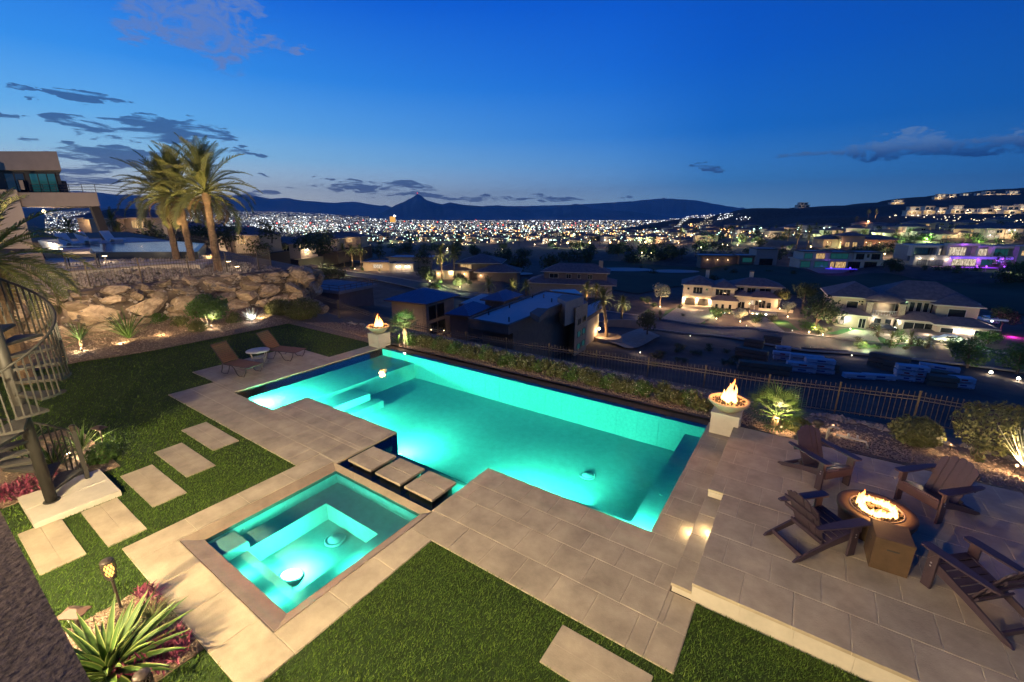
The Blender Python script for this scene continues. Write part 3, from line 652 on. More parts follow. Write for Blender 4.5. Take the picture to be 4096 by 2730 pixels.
# ================================================================== ADIRONDACK CHAIRS
def adirondack(label):
    o = T('adirondack_chair', label, 'chair', (0,0,0), 0, 'adirondack chairs round the fire pit')
    for s in (-1, 1):
        b = MB(); x = s*.31
        side = [(.40,.30),(.44,.33),(.44,.44),(.36,.44),(-.12,.26),(-.62,.05),(-.66,.0),(-.54,.0),(-.05,.18)]
        poly = [(y, z) for y, z in side]; nn = len(poly)
        v = [(x-.017, y, z) for y, z in poly]+[(x+.017, y, z) for y, z in poly]
        b.add(v, [tuple(range(nn)), tuple(range(nn, 2*nn))[::-1]]+[(i, nn+i, nn+(i+1) % nn, (i+1) % nn) for i in range(nn)]); b.build('side_rail', plastic_m, o)
        b = MB(); b.box(s*.35-.018, .30, 0, s*.35+.018, .43, .62); b.build('front_leg', plastic_m, o)
        b = MB(); v = []
        for y, w in ((.52,.04),(.50,.075),(.42,.085),(.1,.08),(-.2,.06),(-.36,.045),(-.42,.03)): v.append((y, w))
        top = [(s*.37-w, y) for y, w in v]+[(s*.37+w, y) for y, w in v[::-1]]
        b.prism(top, .622, .648); b.build('arm', plastic_m, o)
        b = MB(); b.add([(s*.35+s*.02,.42,.45),(s*.35+s*.02,.42,.62),(s*.35+s*.02,.30,.62),(s*.35+s*.045,.42,.45),(s*.35+s*.045,.42,.62),(s*.35+s*.045,.30,.62)], [(0,1,2),(5,4,3),(0,3,4,1),(1,4,5,2),(2,5,3,0)]); b.build('arm_bracket', plastic_m, o)
    for k in range(6):
        t = k/5; y = .38-.50*t; z = .425-.175*t; b = MB(); b.bar((-.30,y,z),(.30,y,z),.088,.022, up=(0,-.33,.94)); b.build('seat_slat', plastic_m, o)
    b = MB(); b.box(-.332,.432,.27,.332,.455,.43,ch=.008); b.build('front_apron', plastic_m, o)
    dirv = Vector((0,-.40,.92)).normalized(); nrm = Vector((0,.92,.40)).normalized(); base = Vector((0,-.13,.24))
    n = 5; w0, w1 = .100, .115
    for k in range(n):
        c0 = (k-2)*.106; c1 = (k-2)*.121; hts = .82 - .024*(k-2)**2
        pts = []
        for q in range(5):
            t = q/4; cx = c0+(c1-c0)*t; w = (w0+(w1-w0)*t)/2; pts.append((cx, w, t*(hts-.06)))
        outl = [(cx-w, h) for cx, w, h in pts]; R2 = [(cx+w, h) for cx, w, h in pts]
        capz = [(c1+w1/2*math.cos(a)*.98, hts-.06+.05*math.sin(a)+(-(k-2)*.018*math.cos(a))) for a in (R_(30), R_(70), R_(110), R_(150))]
        poly = outl[::-1]+R2+capz; m_ = len(poly); off = nrm*(.006+.006*abs(k-2)**1.3)
        f3 = lambda p, d: base+Vector((p[0],0,0))+dirv*p[1]+nrm*d+off
        v = [f3(p, 0) for p in poly]+[f3(p, .022) for p in poly]
        b = MB(); b.add(v, [tuple(range(m_)), tuple(range(m_, 2*m_))[::-1]]+[(i, m_+i, m_+(i+1) % m_, (i+1) % m_) for i in range(m_)]); b.build('back_slat', plastic_m, o)
    for h, w in ((.06,.30),(.36,.36),(.58,.31)):
        c = base+dirv*h-nrm*.02; b = MB(); b.bar(c-Vector((w,0,0)), c+Vector((w,0,0)), .07, .028, up=nrm); b.build('back_brace', plastic_m, o)
    b = MB(); b.bar((-.30,-.50,.075),(.30,-.50,.075),.03,.07); b.build('rear_stretcher', plastic_m, o)
    bolt = MB().lathe([(.012,0),(.012,.006),(.004,.01)], 8)
    me = bolt.mesh('bolt', M('bolt_steel', (.6,.6,.6), .3, 0, metal=1))
    for s in (-1, 1):
        for z in (.36,.41): put('bolt', me, o, (s*.369, .37, z), (0, s*R_(90), 0))
    return o
ch = adirondack('dark adirondack chair at the far left of the fire pit, facing right')
ch.location = (.84, 11.0, TZ); ch.rotation_euler = (0,0,R_(-132))
dup(ch, (2.80, 11.0, TZ), R_(136), 'dark adirondack chair right of the fire pit with slatted back towards the gravel')
dup(ch, (.80, 8.46, TZ), R_(-45), 'dark adirondack chair seen from behind, left of the gas tank box')
dup(ch, (2.86, 8.32, TZ), R_(43), 'dark adirondack chair nearest the camera, cut by the right frame edge')
for o in S.objects:
    if o.name.startswith('adirondack') and o.parent is None: o.scale = (1.08,)*3
# ================================================================== LOUNGERS AND TABLE
def lounger(label):
    o = T('pool_lounger', label, 'lounger', (0,0,0), 0, 'loungers by the tanning ledge')
    # local +x = foot end
    for s in (-1, 1):
        b = MB(); b.tube([(-.32,s*.32,.36),(.98,s*.32,.36)], .018, 8); b.build('side_rail', frame_m, o)
        b = MB(); b.tube([(-.30,s*.30,.38),(-.80,s*.30,1.02)], .017, 8); b.build('back_rail', frame_m, o)
        b = MB(); b.tube([(.10,s*.33,.35),(.18,s*.33,.36),(.30,s*.33,.28),(.42,s*.33,.06),(.52,s*.33,.0),(.62,s*.33,.02),(.74,s*.33,.0),(.88,s*.33,.2),(.92,s*.33,.35)], .015, 8); b.build('leg', frame_m, o)
        b = MB(); b.tube([(-.30,s*.33,.35),(-.34,s*.33,.2),(-.42,s*.33,.03),(-.30,s*.33,.0),(-.10,s*.33,.03),(.02,s*.33,.2),(.08,s*.33,.35)], .015, 8); b.build('leg', frame_m, o)
    for k in range(17):
        x = -.27+1.24*k/16; b = MB(); b.box(x-.033,-.31,.362,x+.033,.31,.372); b.build('seat_strap', wood_m, o)
    d = Vector((-.5,0,.64)).normalized(); nn = d.cross(Vector((0,1,0))).normalized()
    for k in range(11):
        c = Vector((-.31,0,.39))+d*(.03+.76*k/10); b = MB(); b.bar(c-Vector((0,.3,0)), c+Vector((0,.3,0)), .06, .010, up=nn); b.build('back_strap', wood_m, o)
    b = MB(); b.tube([(-.80,-.30,1.02),(-.80,.30,1.02)], .017, 8); b.build('head_bar', frame_m, o)
    b = MB(); b.tube([(.98,-.32,.36),(.98,.32,.36)], .018, 8); b.build('foot_bar', frame_m, o)
    return o
lg = lounger('brown strap pool lounger nearer the lawn, left of the round table')
lg.location = (-18.35, 7.45, 0); lg.rotation_euler = (0,0,R_(12)); lg.scale = (1.08,)*3
dup(lg, (-18.75, 9.45, 0), R_(18), 'brown strap pool lounger farther back, right of the round table')
tbl = T('side_table', 'round white topped metal patio table between the two loungers', 'table', (-18.85, 8.55, 0))
b = MB(); b.lathe([(.01,.50),(.44,.50),(.45,.51),(.45,.53),(.44,.54),(.01,.545)], 36); b.build('table_top', M('pale_table', (.45,.46,.47), .5, .2, 14), tbl, True)
for k in range(4):
    a = k*math.pi/2+.4; pts = []
    for r, z in ((.40,.50),(.40,.40),(.34,.25),(.25,.12),(.24,.04),(.30,.0),(.37,.03),(.39,.10),(.34,.13),(.30,.09)): pts.append((r*math.cos(a), r*math.sin(a), z+.012))
    b = MB(); b.tube(pts, .013, 7); b.build('leg', M('pale_metal', (.40,.35,.29), .5, .1, 8), tbl, True)
b = MB(); b.lathe([(.20,.2),(.21,.205),(.21,.215),(.20,.22)], 20); b.build('stretcher_ring', MT['pale_metal'], tbl, True)
# ================================================================== SPIRAL STAIR
PXY = (-12.72, 1.11); LZ = .115
land = T('stair_landing', 'pale stone landing slab at the foot of the spiral stair', 'landing', (-12.74, 1.39, 0))
for k in range(2):
    b = MB(); b.box(-.76+.761*k, -.68, -.06, -.001+.761*k, .68, LZ, ch=.006); b.build('paver', paver_edge, land)
st = T('spiral_stair', 'grey steel spiral staircase with round pole and vertical balusters', 'staircase', (*PXY, LZ))
b = MB(); b.tube([(0,0,0),(0,0,5.6)], .098, 24); b.build('pole', steel_m, st, True)
b = MB(); b.lathe([(.14,0),(.14,.012),(.1,.014)], 20); b.build('base_plate', steel_m, st)
NT = 17; A0 = 126.; DA = 27.7; RI = .25; RR = .85
ang = lambda k: R_(A0+DA*k)
tr_me = None
for k in range(NT):
    z = RI*(k+1)
    if tr_me is None:
        b = MB(); a0, a1 = 0, R_(DA+4); m_ = 5
        ring = [(RR*math.cos(a0+(a1-a0)*i/m_), RR*math.sin(a0+(a1-a0)*i/m_)) for i in range(m_+1)]
        poly = [(.10*math.cos(a1+.6),.10*math.sin(a1+.6)), (.10*math.cos(a0-.6),.10*math.sin(a0-.6))]+ring
        b.prism(poly, -.05, -.004, 0); b.prism([(x*.97, y*.97) for x, y in poly], -.003, .004, 1)
        tr_me = b.mesh('tread', [steel_m, tread_m])
    put('tread', tr_me, st, (0,0,z), (0,0,ang(k)))
bal_me = None
def railp(t): return (RR*math.cos(R_(A0+t)), RR*math.sin(R_(A0+t)), RI*(t/DA+.55)+1.02)
for k in range(NT):
    for j in range(4):
        t = DA*(k+(j+.2)/4)
        if k == 0 and j == 0: continue
        z0 = RI*(k+1)-.05; z1 = railp(t)[2]
        bb = MB(); bb.box(-.011,-.011,0,.011,.011,1); bal_me = bal_me or bb.mesh('baluster', steel_m)
        p = railp(t); put('baluster', bal_me, st, (p[0]*.985, p[1]*.985, z0), (0,0,R_(A0+t)), (1,1,z1-z0))
b = MB(); b.tube([railp(t) for t in np.arange(0, DA*NT+.1, 6)], .024, 8); b.build('handrail', steel_m, st, True)
p = railp(0); b = MB(); b.box(p[0]-.04,p[1]-.04,0,p[0]+.04,p[1]+.04,p[2]+.05); b.build('newel_post', steel_m, st)
b = MB(); b.lathe([(.045,0),(.05,.02),(.05,.12),(.06,.13),(.03,.16)], 12, (p[0],p[1],p[2]+.052)); b.build('post_cap', frame_m, st)
# ================================================================== GARDEN LIGHTS
def spot_fix(label, loc, target, pw, col=WARMW, ang_=70, group='garden uplights', spill=0):
    o = T('garden_spotlight', label, 'spotlight', loc, 0, group)
    v = (Vector(target)-Vector(loc)).normalized(); p = v*.05+Vector((0,0,.10))
    b = MB(); b.tube([(0,0,-.03),(0,0,.09)], .012, 6); b.build('stake', frame_m, o)
    b = MB(); b.tube([p-v*.05, p+v*.05], [.03,.042], 12); b.build('lamp_head', frame_m, o, True)
    b = MB(); b.tube([p+v*.046, p+v*.0505], .036, 12); b.build('lens', lamp_warm, o)
    light('spot_lamp', o, p+v*.07, pw, col, 'SPOT', rad=.03, rot=aim(v), spot=ang_, blend=.7)
    if spill: light('spill_lamp', o, (0,0,.22), spill, col, rad=.04)
    return o
def torch(label, loc, lit=True, sc=1.1):
    o = T('torch_light', label, 'garden torch', loc, 0, 'lattice torch lights', sc)
    b = MB(); b.tube([(0,0,-.05),(0,0,.52)], .017, 8); b.build('stake', frame_m, o)
    b = MB(); b.lathe([(.02,.50),(.05,.53),(.055,.55)], 14); b.build('collar', frame_m, o, True)
    b = MB(); b.lathe([(.075,.80),(.08,.82),(.07,.835),(.01,.84)], 14); b.build('cap', frame_m, o, True)
    b = MB()
    for k in range(12):
        for s in (-1, 1):
            pts = []
            for q in range(6):
                t = q/5; a = 2*math.pi*k/12+s*t*1.3; r = .055+.025*math.sin(t*2.4); pts.append((r*math.cos(a), r*math.sin(a), .55+.25*t))
            b.tube(pts, .0045, 4)
    b.build('lattice', frame_m, o)
    b = MB(); b.lathe([(.02,.56),(.05,.60),(.055,.70),(.03,.79)], 12); b.build('flame_core', glow('torch_core' if lit else 'torch_off', (1,.52,.12) if lit else (.1,.08,.05), 3.2 if lit else .05), o, True)
    if lit: light('torch_lamp', o, (0,0,.68), 10, (1,.55,.2), rad=.06)
    return o
torch('lit lattice torch on a stake in the front gravel bed', (-8.25,1.05,0))
torch('lit lattice torch glowing beside the spiral stair', tuple(P(276,1512,0)))
torch('unlit lattice torch head above the agave at the bottom edge', tuple(P(565,2700,.9)[:2])+(0,), False)
def hat_light(label, loc, rz, pw):
    o = T('path_light', label, 'path light', loc, rz, 'hooded path lights', 1.1)
    b = MB(); b.box(-.015,-.015,-.03,.015,.015,.46); b.build('post', frame_m, o)
    b = MB(); b.hip(-.15,-.10,.15,.10,.47,.06,.012); b.build('hood', M('bronze_hood', (.13,.075,.06), .5, .15, 8), o)
    b = MB(); b.box(-.05,-.03,.448,.05,.03,.456); b.build('lens', lamp_warm, o)
    light('path_lamp', o, (0,0,.42), pw, WARMW, rad=.03)
hat_light('hooded path light behind the big foreground agave', (-8.0,.55,0), .6, 40)
hat_light('hooded path light shining on the lawn right of the stair', (-15.2,2.55,0), .3, 170)
# ================================================================== PLANTS
def leaf(b, L_, w, th, curve, twist=0., mi=0, me_=None, segs=6, cup=.25):
    """arching lance leaf along +x, curving up/down by curve"""
    v = []; c = Vector((0,0,0)); a = 0.
    for k in range(segs+1):
        t = k/segs; hw = w*(.55+.45*math.sin(min(1,t*1.7)*math.pi/2))*(1-t**2.2)+.001
        if k: a = curve*t; c = c+Vector((math.cos(a),0,math.sin(a)))*(L_/segs)
        up = Vector((-math.sin(a),0,math.cos(a))); tw = Vector((0,math.cos(twist*t),math.sin(twist*t)))
        v += [c-tw*hw+up*hw*cup, c-tw*hw*.78+up*hw*cup*.6, c-up*hw*.1, c+tw*hw*.78+up*hw*cup*.6, c+tw*hw+up*hw*cup]
    f = []; m = []
    for k in range(segs):
        for j in range(4):
            f.append((k*5+j,k*5+j+1,k*5+5+j+1,k*5+5+j)); m.append(mi if j in (1,2) or me_ is None else me_)
    base = len(b.v); b.v += [tuple(q) for q in v]; b.f += [tuple(base+i for i in q) for q in f]; b.m += m
    return b
def rosette(name, label, cat, loc, n, L_, w, mats, e0=15, e1=80, curve=-.5, sc=1., group=None, cup=.3, nvar=3, lname='leaf', rz=None, trunk=0.):
    o = T(name, label, cat, loc, rz if rz is not None else U(0,6), group, sc)
    ms = []
    for k in range(nvar):
        b = MB(); leaf(b, L_*U(.9,1.1), w, .01, curve*U(.6,1.4), U(-.5,.5), 0, 1 if len(mats) > 1 else None, cup=cup); ms.append(b.mesh(lname, mats, True))
    for k in range(n):
        t = k/max(1,n-1); e = R_(e0+(e1-e0)*t+U(-6,6)); a = k*2.39996+U(-.15,.15)
        put(lname, random.choice(ms), o, (.03*math.cos(a),.03*math.sin(a),trunk+.02+.05*t), (0,-e,a), U(.8,1.12)*(1-.25*t))
    if trunk:
        b = MB(); b.tube([(0,0,-.05),(.02,0,trunk*.5),(0,0,trunk+.06)], [.09,.075,.06], 9); b.build('trunk', bark_m, o)
    return o
def rowplace(*a, **k): return rosette(*a, **k)
rosette('agave', 'large green foreground agave with pale edged leaves at the bottom left', 'agave', (-7.0,.60,0), 84, 1.05, .066, [leaf_m, leaf_yellow], 10, 84, -.7, group=None)
rosette('agave', 'white lit spiky agave below the boulder wall', 'agave', (-26.6,12.04,.1), 26, .85, .07, [leaf_silver], 18, 82, .15)
spot_fix('small spotlight in front of the white agave', (-26.05,11.75,.1), (-26.6,12.04,.6), 70, (1,.95,.85), 100, spill=16)
rosette('red_yucca', 'tall grassy green yucca in front of the boulders', 'yucca', (-27.23,6.5,.2), 60, 2.0, .026, [leaf_m], 35, 87, -.4)
def shrub(name, label, loc, rx, ry, rz, n, mat, ls=.05, group=None, up=.4, cat='shrub', holes=.0, trunkh=0., sc=1.):
    """clipped or loose shrub: leaf faces through the crown volume over short stems"""
    o = T(name, label, cat, loc, U(0,6), group, sc); put('crown', crown_mesh(rx, ry, rz, n, mat, ls, holes, (0,0,trunkh+rz*.75)), o)
    b = MB()
    for k in range(5):
        a = k*1.25; b.tube([(0,0,-.05),(rx*.3*math.cos(a),ry*.3*math.sin(a),trunkh*.6+rz*.3),(rx*.6*math.cos(a),ry*.6*math.sin(a),trunkh+rz*.8)], [.025+trunkh*.02,.018+trunkh*.012,.006], 5)
    b.build('stem', trunk_m, o); return o
def crown_mesh(rx, ry, rz, n, mat, ls, holes=0., c=(0,0,0), lumps=9, shell=.55, name='crown'):
    # leaf-size faces gathered in lumps spread through the crown volume
    d = rng.normal(size=(lumps,3)); d /= np.linalg.norm(d, axis=1)[:,None]; lc = d*rng.uniform(.35,.62,(lumps,1)); lr = rng.uniform(.38,.58,lumps)
    if holes == 0: lc = np.zeros((1,3)); lr = np.array([.98])
    w = lr**2/np.sum(lr**2); idx = rng.choice(len(lr), n, p=w)
    q = rng.normal(size=(n,3)); q /= np.linalg.norm(q, axis=1)[:,None]
    rad = rng.uniform(shell,1.04,(n,1))**.6
    p = lc[idx]+q*rad*lr[idx][:,None]
    nb = np.array([noise.noise(Vector(v*3.1)) for v in p]) if n < 9000 else np.zeros(n)
    p = p*(1+.10*nb[:,None])
    if holes: keep = np.array([noise.noise(Vector(v*4.3)+Vector((7,3,1))) for v in p]) > -.55+holes; p = p[keep]; q = q[keep]; n = len(p)
    low = p[:,2] < -.72; p[low,2] = -.72
    nrm = q+rng.normal(0,.55,(n,3)); nrm /= np.linalg.norm(nrm,axis=1)[:,None]
    t = np.cross(nrm, rng.normal(size=(n,3))); t /= np.linalg.norm(t,axis=1)[:,None]; s = np.cross(nrm,t)
    S_ = (ls*rng.uniform(.6,1.3,n))[:,None]
    p = p*np.array([rx,ry,rz])+np.array(c)
    V = np.stack([p-t*S_, p-s*S_*.45, p+t*S_, p+s*S_*.45], 1).reshape(-1,3)
    return npmesh(name, V, 4, mat)
# left bed
for i, (u, v, r, lab, m) in enumerate(((640,1300,.5,'low green bush second from the red yucca',leaf_m),(720,1310,.55,'yellow green mounded bush left of the lit citrus',leaf_olive),(665,1275,.4,'small leafy bush against the boulder foot',leaf_m),(795,1325,.42,'dark little bush at the foot of the lit citrus',leaf_olive),(935,1290,.45,'dim round bush between the citrus and the white agave',leaf_olive),(275,1345,.55,'loose green shrub with red blooms at the boulder corner',leaf_m))):
    p = P(u, v, .15); shrub('bush', lab, p, r*1.15, r*1.1, r*.8, 1500, m, .05, 'bushes in the left bed', holes=.25)
p = P(835, 1305, .15)
shrub('citrus_bush', 'bright green leafy citrus bush lit from below by the boulders', p, 1.25, 1.2, 1.0, 3800, leaf_m, .085, None, holes=.22, trunkh=.35, cat='bush')
spot_fix('spotlight under the bright citrus bush', p+np.array([.75,-.15,0]), p+np.array([0,0,1.0]), 260, WARMW, 110, spill=26)
for u, v, lab in ((650,1352,'spotlight glowing on gravel in the left bed'), ):
    q = P(u, v, .06); spot_fix(lab, q, q+np.array([-3.5,.6,1.6]), 60, WARM, 100, spill=26)
for u, v, r, lab in ((1120,1262,.88,'pale round clipped shrub left of its darker twin'),(1215,1272,1.08,'olive round clipped shrub at the far end of the lawn')):
    p = P(u, v, .0); shrub('round_shrub', lab, p, r, r*.95, r*.66, 4800, leaf_olive, .055, 'clipped round shrubs')
p = P(330, 1398, .12)
rosette('yucca', 'spiky fan leaved yucca lit brightly at the left end of the boulders', 'yucca', p, 54, 1.2, .03, [leaf_m], -8, 85, -.15, trunk=.4, cup=.1)
spot_fix('spotlight in front of the lit spiky yucca by the boulders', p+np.array([.55,-.15,0]), p+np.array([0,0,.5]), 90, WARMW, 120, spill=36)
for u_, v_, lab in ((3330,1720,'added low spotlight brightening the gravel behind the chairs'),(3800,1800,'added low spotlight brightening the gravel between the domed bushes')):  # two spotlights added to warm the right gravel bed
    q = P(u_, v_, -.2); spot_fix(lab, q, q+np.array([0,2,.6]), 16, WARM, 120, spill=24)
# hedge of bushes behind the pool
ORD = ['first','second','third','fourth','fifth','sixth','seventh','eighth','ninth','tenth','eleventh','twelfth','thirteenth','fourteenth','fifteenth','sixteenth','seventeenth','eighteenth','nineteenth','twentieth']+['twenty '+q for q in ('first','second','third','fourth','fifth','sixth','seventh','eighth','ninth')]+['thirtieth']
for i in range(30):
    x = -15.6+i*.478; y = 14.35+U(-.1,.1)+(.15 if i % 2 else -.05)
    if x > -2.2: break
    o = shrub('hedge_bush', 'leafy hedge bush behind the pool, %s from the left fire bowl' % ORD[i], (x, y, bed_z(x,y)), .44, .46, .38, 900, leaf_olive if i % 3 else leaf_m, .06, 'low hedge row behind the pool', holes=.12, cat='bush')
    fl = crown_mesh(.46,.48,.40,110,leaf_pale,.026,0,(0,0,.31),shell=.95,name='blossom'); put('blossom', fl, o)
def fan_palm(label, loc, n, h, sc=1.):
    o = T('fan_palm', label, 'palm', loc, U(0,6), 'small lit fan palms', sc)
    b = MB(); b.tube([(0,0,-.05),(.02,0,h*.5),(0,.01,h)], [.11,.095,.08], 10); b.build('trunk', bark_m, o)
    b = MB(); segs = 13
    b.tube([(0,0,0),(.22,0,.03),(.40,0,.02)], .008, 4)
    for k in range(segs):
        a = R_(-78+156*k/(segs-1)); Ln = .42*(1-.18*abs(a)); d = Vector((math.cos(a),math.sin(a),0)); s = Vector((-d.y,d.x,0))*.015; o0 = Vector((.40,0,.02))
        b.add([o0, o0+d*Ln*.55-s+Vector((0,0,.02)), o0+d*Ln+Vector((0,0,-.05)), o0+d*Ln*.55+s+Vector((0,0,.02))], [(0,1,2,3)])
    me = b.mesh('fan_leaf', leaf_m)
    for k in range(n):
        a = k*2.4; e = R_(-5+75*k/n); put('fan_leaf', me, o, (0,0,h-.05+.1*k/n), (U(-.2,.2),-e,a), U(.85,1.15))
    return o
pl = (-15.75,13.95,-.02); fan_palm('small fan palm lit beside the left fire bowl', pl, 26, .75, 1.15); spot_fix('spotlight at the foot of the left fan palm', (-15.45,13.6,0), (-15.75,13.95,.9), 200, WARMW, 110, spill=18)
rosette('spiky_fern', 'lower spiky plant left of the lit fan palm by the fire bowl', 'plant', (-16.05,13.75,0), 14, .8, .04, [leaf_m], 25, 80, -.6)
pr = (-.15,14.3,-.12); fan_palm('small fan palm lit beside the right fire bowl', pr, 30, .30, 1.25); spot_fix('spotlight at the foot of the right fan palm', (.05,13.85,-.05), (-.15,14.3,.6), 220, WARM, 130, spill=26)
for u, v, r, lab in ((3655,1765,.62,'yellow green domed bush behind the right hand chairs'),(3990,1790,1.1,'large dark olive domed bush by the right frame edge'),(3180,1730,.4,'small bush behind the far left adirondack chair')):
    p = P(u, v, -.25); shrub('dome_bush', lab, p, r, r, r*.66, 3200, leaf_olive, .055, 'domed bushes in the gravel')
p = P(3905, 1840, -.2); shrub('young_shrub', 'small upright leafy shrub lit in the right gravel', p, .2, .2, .42, 260, leaf_olive, .05, holes=.2)
p = P(4105, 1880, -.2); rosette('yucca', 'pale fan of spiky leaves glowing at the right edge', 'yucca', p, 38, 1.15, .03, [leaf_pale], 40, 88, .1)
spot_fix('spotlight under the pale yucca at the right edge', p+np.array([-.3,-.35,.02]), p+np.array([0,0,.7]), 300, WARM, 130, spill=60)
# stair-side bed: bird of paradise, yuccas, purple ground cover
for x, y, n, L_, lab, m in ((-14.7,1.5,18,1.1,'broad leaved plant lit behind the stair treads',[leaf_m,leaf_yellow]),(-15.3,2.15,34,.85,'striped spiky yucca lit right of the stair newel post',[leaf_m,leaf_yellow]),(-16.5,1.2,16,1.1,'tall broad leaved plant far left behind the stair',[leaf_m,leaf_yellow])):
    rosette('yucca', lab, 'yucca', (x,y,0), n, L_, .075 if n < 20 else .03, m, 30, 80, -.3, group='lit plants by the stair')
spot_fix('spotlight among the plants by the stair', (-14.9,1.85,0), (-14.75,1.5,1.), 70, WARMW, 130, spill=22)
shrub('bush', 'small dark green bush at the lawn corner by the stair landing', (-14.15,2.3,0), .38,.3,.28, 1100, leaf_m, .045)
def purple(label, loc, rx, ry, n, hgt=.22):
    o = T('purple_groundcover', label, 'plant', loc, 0, 'purple leaved ground cover'); vs = []
    b = MB()
    for k in range(n):
        a, q = U(0,6.28), math.sqrt(random.random()); x, y = rx*q*math.cos(a), ry*q*math.sin(a)
        tmp = MB(); leaf(tmp, U(.10,.17), .017, .01, U(-.6,.3), 0, 0, None, segs=3)
        e = U(.1,1.3); az_ = U(0,6.28); M_ = Matrix.Translation((x,y,U(.0,hgt)*(1-q*q*.5)))@Matrix.Rotation(az_,4,'Z')@Matrix.Rotation(-e,4,'Y')
        b.add([M_@Vector(v) for v in tmp.v], tmp.f)
    b.build('foliage', leaf_purple, o); return o
purple('purple ground cover at the right corner of the front gravel bed', (-6.75,1.25,0), .30,.22, 150)
purple('purple ground cover along the deck edge behind the agave', (-6.85,.95,0), .40,.33, 200)
purple('purple ground cover beside the torch in the front bed', (-8.05,1.36,0), .3,.13, 90)
purple('purple ground cover spreading behind the stair landing', (-14.0,1.0,0), .55,.6, 300)
purple('purple ground cover under the stair at the left frame edge', (-13.9,.55,0), .4,.4, 160)
rosette('tuft_grass', 'fine pale green grass mound in the front bed', 'grass tuft', (-7.5,1.25,0), 170, .42, .006, [leaf_olive], 15, 88, -.9)
# irrigation manifold
pv = T('irrigation_manifold', 'grey plastic irrigation pipe manifold in the gravel behind the chair', 'pipe', (1.25,14.2,-.08))
g_ = M('grey_pvc', (.33,.32,.30), .5, .1, 6)
b = MB(); b.tube([(-.1,0,-.1),(-.1,0,.35),(-.02,0,.42),(.12,0,.38)], .035, 9); b.tube([(.1,0,.2),(.75,-.05,.2),(.8,-.05,.02)], .03, 9); b.build('pipe', g_, pv, True)
b = MB(); b.lathe([(.13,.38),(.14,.44),(.12,.5),(.03,.53)], 16, (-.35,.05,0)); b.tube([(-.35,.05,-.1),(-.35,.05,.4)], .05, 8); b.build('valve', iron_dk, pv, True)
for x in (.35,.55):
    b = MB(); b.tube([(x,-.02,.2),(x,-.02,.32)], .028, 8); b.build('stub', g_, pv, True)
# ================================================================== BOULDERS
def boulder_mesh(seed, sub=3):
    r = random.Random(seed); b = bmesh.new(); bmesh.ops.create_icosphere(b, subdivisions=sub, radius=1)
    pl_ = [(Vector((r.gauss(0,1), r.gauss(0,1), r.gauss(0,1))).normalized(), r.uniform(.50,.84)) for _ in range(15)]
    off = Vector((seed*3.7, 1.3, 2.1))
    for v in b.verts:
        c = v.co.copy()
        for nn, dd in pl_:
            e = c.dot(nn)-dd
            if e > 0: c -= nn*e*.96
        c *= 1+.07*noise.fractal(c*2.4+off, 1, 2, 4)+.035*noise.noise(c*7+off)
        v.co = c
    me = bpy.data.meshes.new('boulder'); b.to_mesh(me); b.free(); me.materials.append(boulder_m)
    me.polygons.foreach_set('use_smooth', [False]*len(me.polygons)); return me
bm_ = [boulder_mesh(k) for k in range(12)]
bw = T('boulder_wall', 'stacked tan boulder retaining wall lit across its face', 'retaining wall', (-29.6, 9, 0))
rw = random.Random(4)
def wall_at(t):  # t along the wall (metres from the near end), returns xy and outward heading
    if t < 15.2: return (-29.55+.05*math.sin(t*.9), 1.3+t, 0.)
    q = t-15.2; return (-29.6-q*.55, 16.5+q*.85, .9)
for row, (zc, h, w0) in enumerate(((.25,.85,1.5), (1.0,.72,1.7), (1.62,.52,1.3), (2.05,.34,.85))):
    t = -2.0+rw.uniform(0,.6)
    while t < 19:
        w = w0*rw.uniform(.5,1.6); hh = h*rw.uniform(.8,1.2)*(1.12 if w > w0 else .9)
        x, y, hd = wall_at(t+w/2)
        put('boulder', rw.choice(bm_), bw, (x-.27*zc+29.6+rw.uniform(-.16,.12)-.25, y-9, zc+bed_z(-28,8)*.6+rw.uniform(-.12,.10)), (rw.uniform(-.35,.35), rw.choice((0,math.pi))+rw.uniform(-.3,.3), hd+rw.choice((0,math.pi))+rw.uniform(-.3,.3)), (rw.uniform(.5,.8), w*.58, hh*.72)); t += w*.95
# end cap stones
for k in range(10):
    put('boulder', rw.choice(bm_), bw, (.2-rw.uniform(0,1.0), 7.6+rw.uniform(-.3,1.0), .2+.5*(k//2)), (rw.uniform(-.4,.4),rw.uniform(-.3,.3),rw.uniform(0,6)), (.7,.62,.42))
for x, y, s, lab in ((-25.9,16.1,.5,'brown boulder at the foot of the wall end'),(-27.1,16.3,.7,'larger brown boulder leaning on the wall end'),(-28.2,13.9,.42,'rounded boulder lying in the bed before the wall')):
    o = put('loose_boulder', bm_[3], None, (x,y,.2), (0,0,U(0,6)), (s,s*.9,s*.75)); tag(o, lab, 'boulder')
def f_gap():
    t = U(-2,19); x, y, h = wall_at(t); z = U(.0,2.3); return (x-.27*z-.05+U(-.1,.2), y, z)
pebbles('gap_stones', 900, f_gap, .07, .17, rock_m, 'small stones filling the gaps of the boulder wall')
def f_edge():
    x = U(-24, 8); y = 17.35+.35*math.sin(x*.7)+U(-.25,.25) if x > -16 else 16.6+U(-.3,.3); return (x, y, bed_z(x,y)+.03)
pebbles('edge_rocks', 420, f_edge, .08, .2, rock_m, 'pale rocks edging the gravel bed by the fence')
for k, y in enumerate((2.6, 6.0, 9.2, 12.6, 15.2)):
    spot_fix('small spotlight washing the boulder wall with warm light', (-26.2, y, .12), (-29.9, y+.2, 1.1), 190, (1,.70,.40), 120, 'spotlights washing the boulder wall')
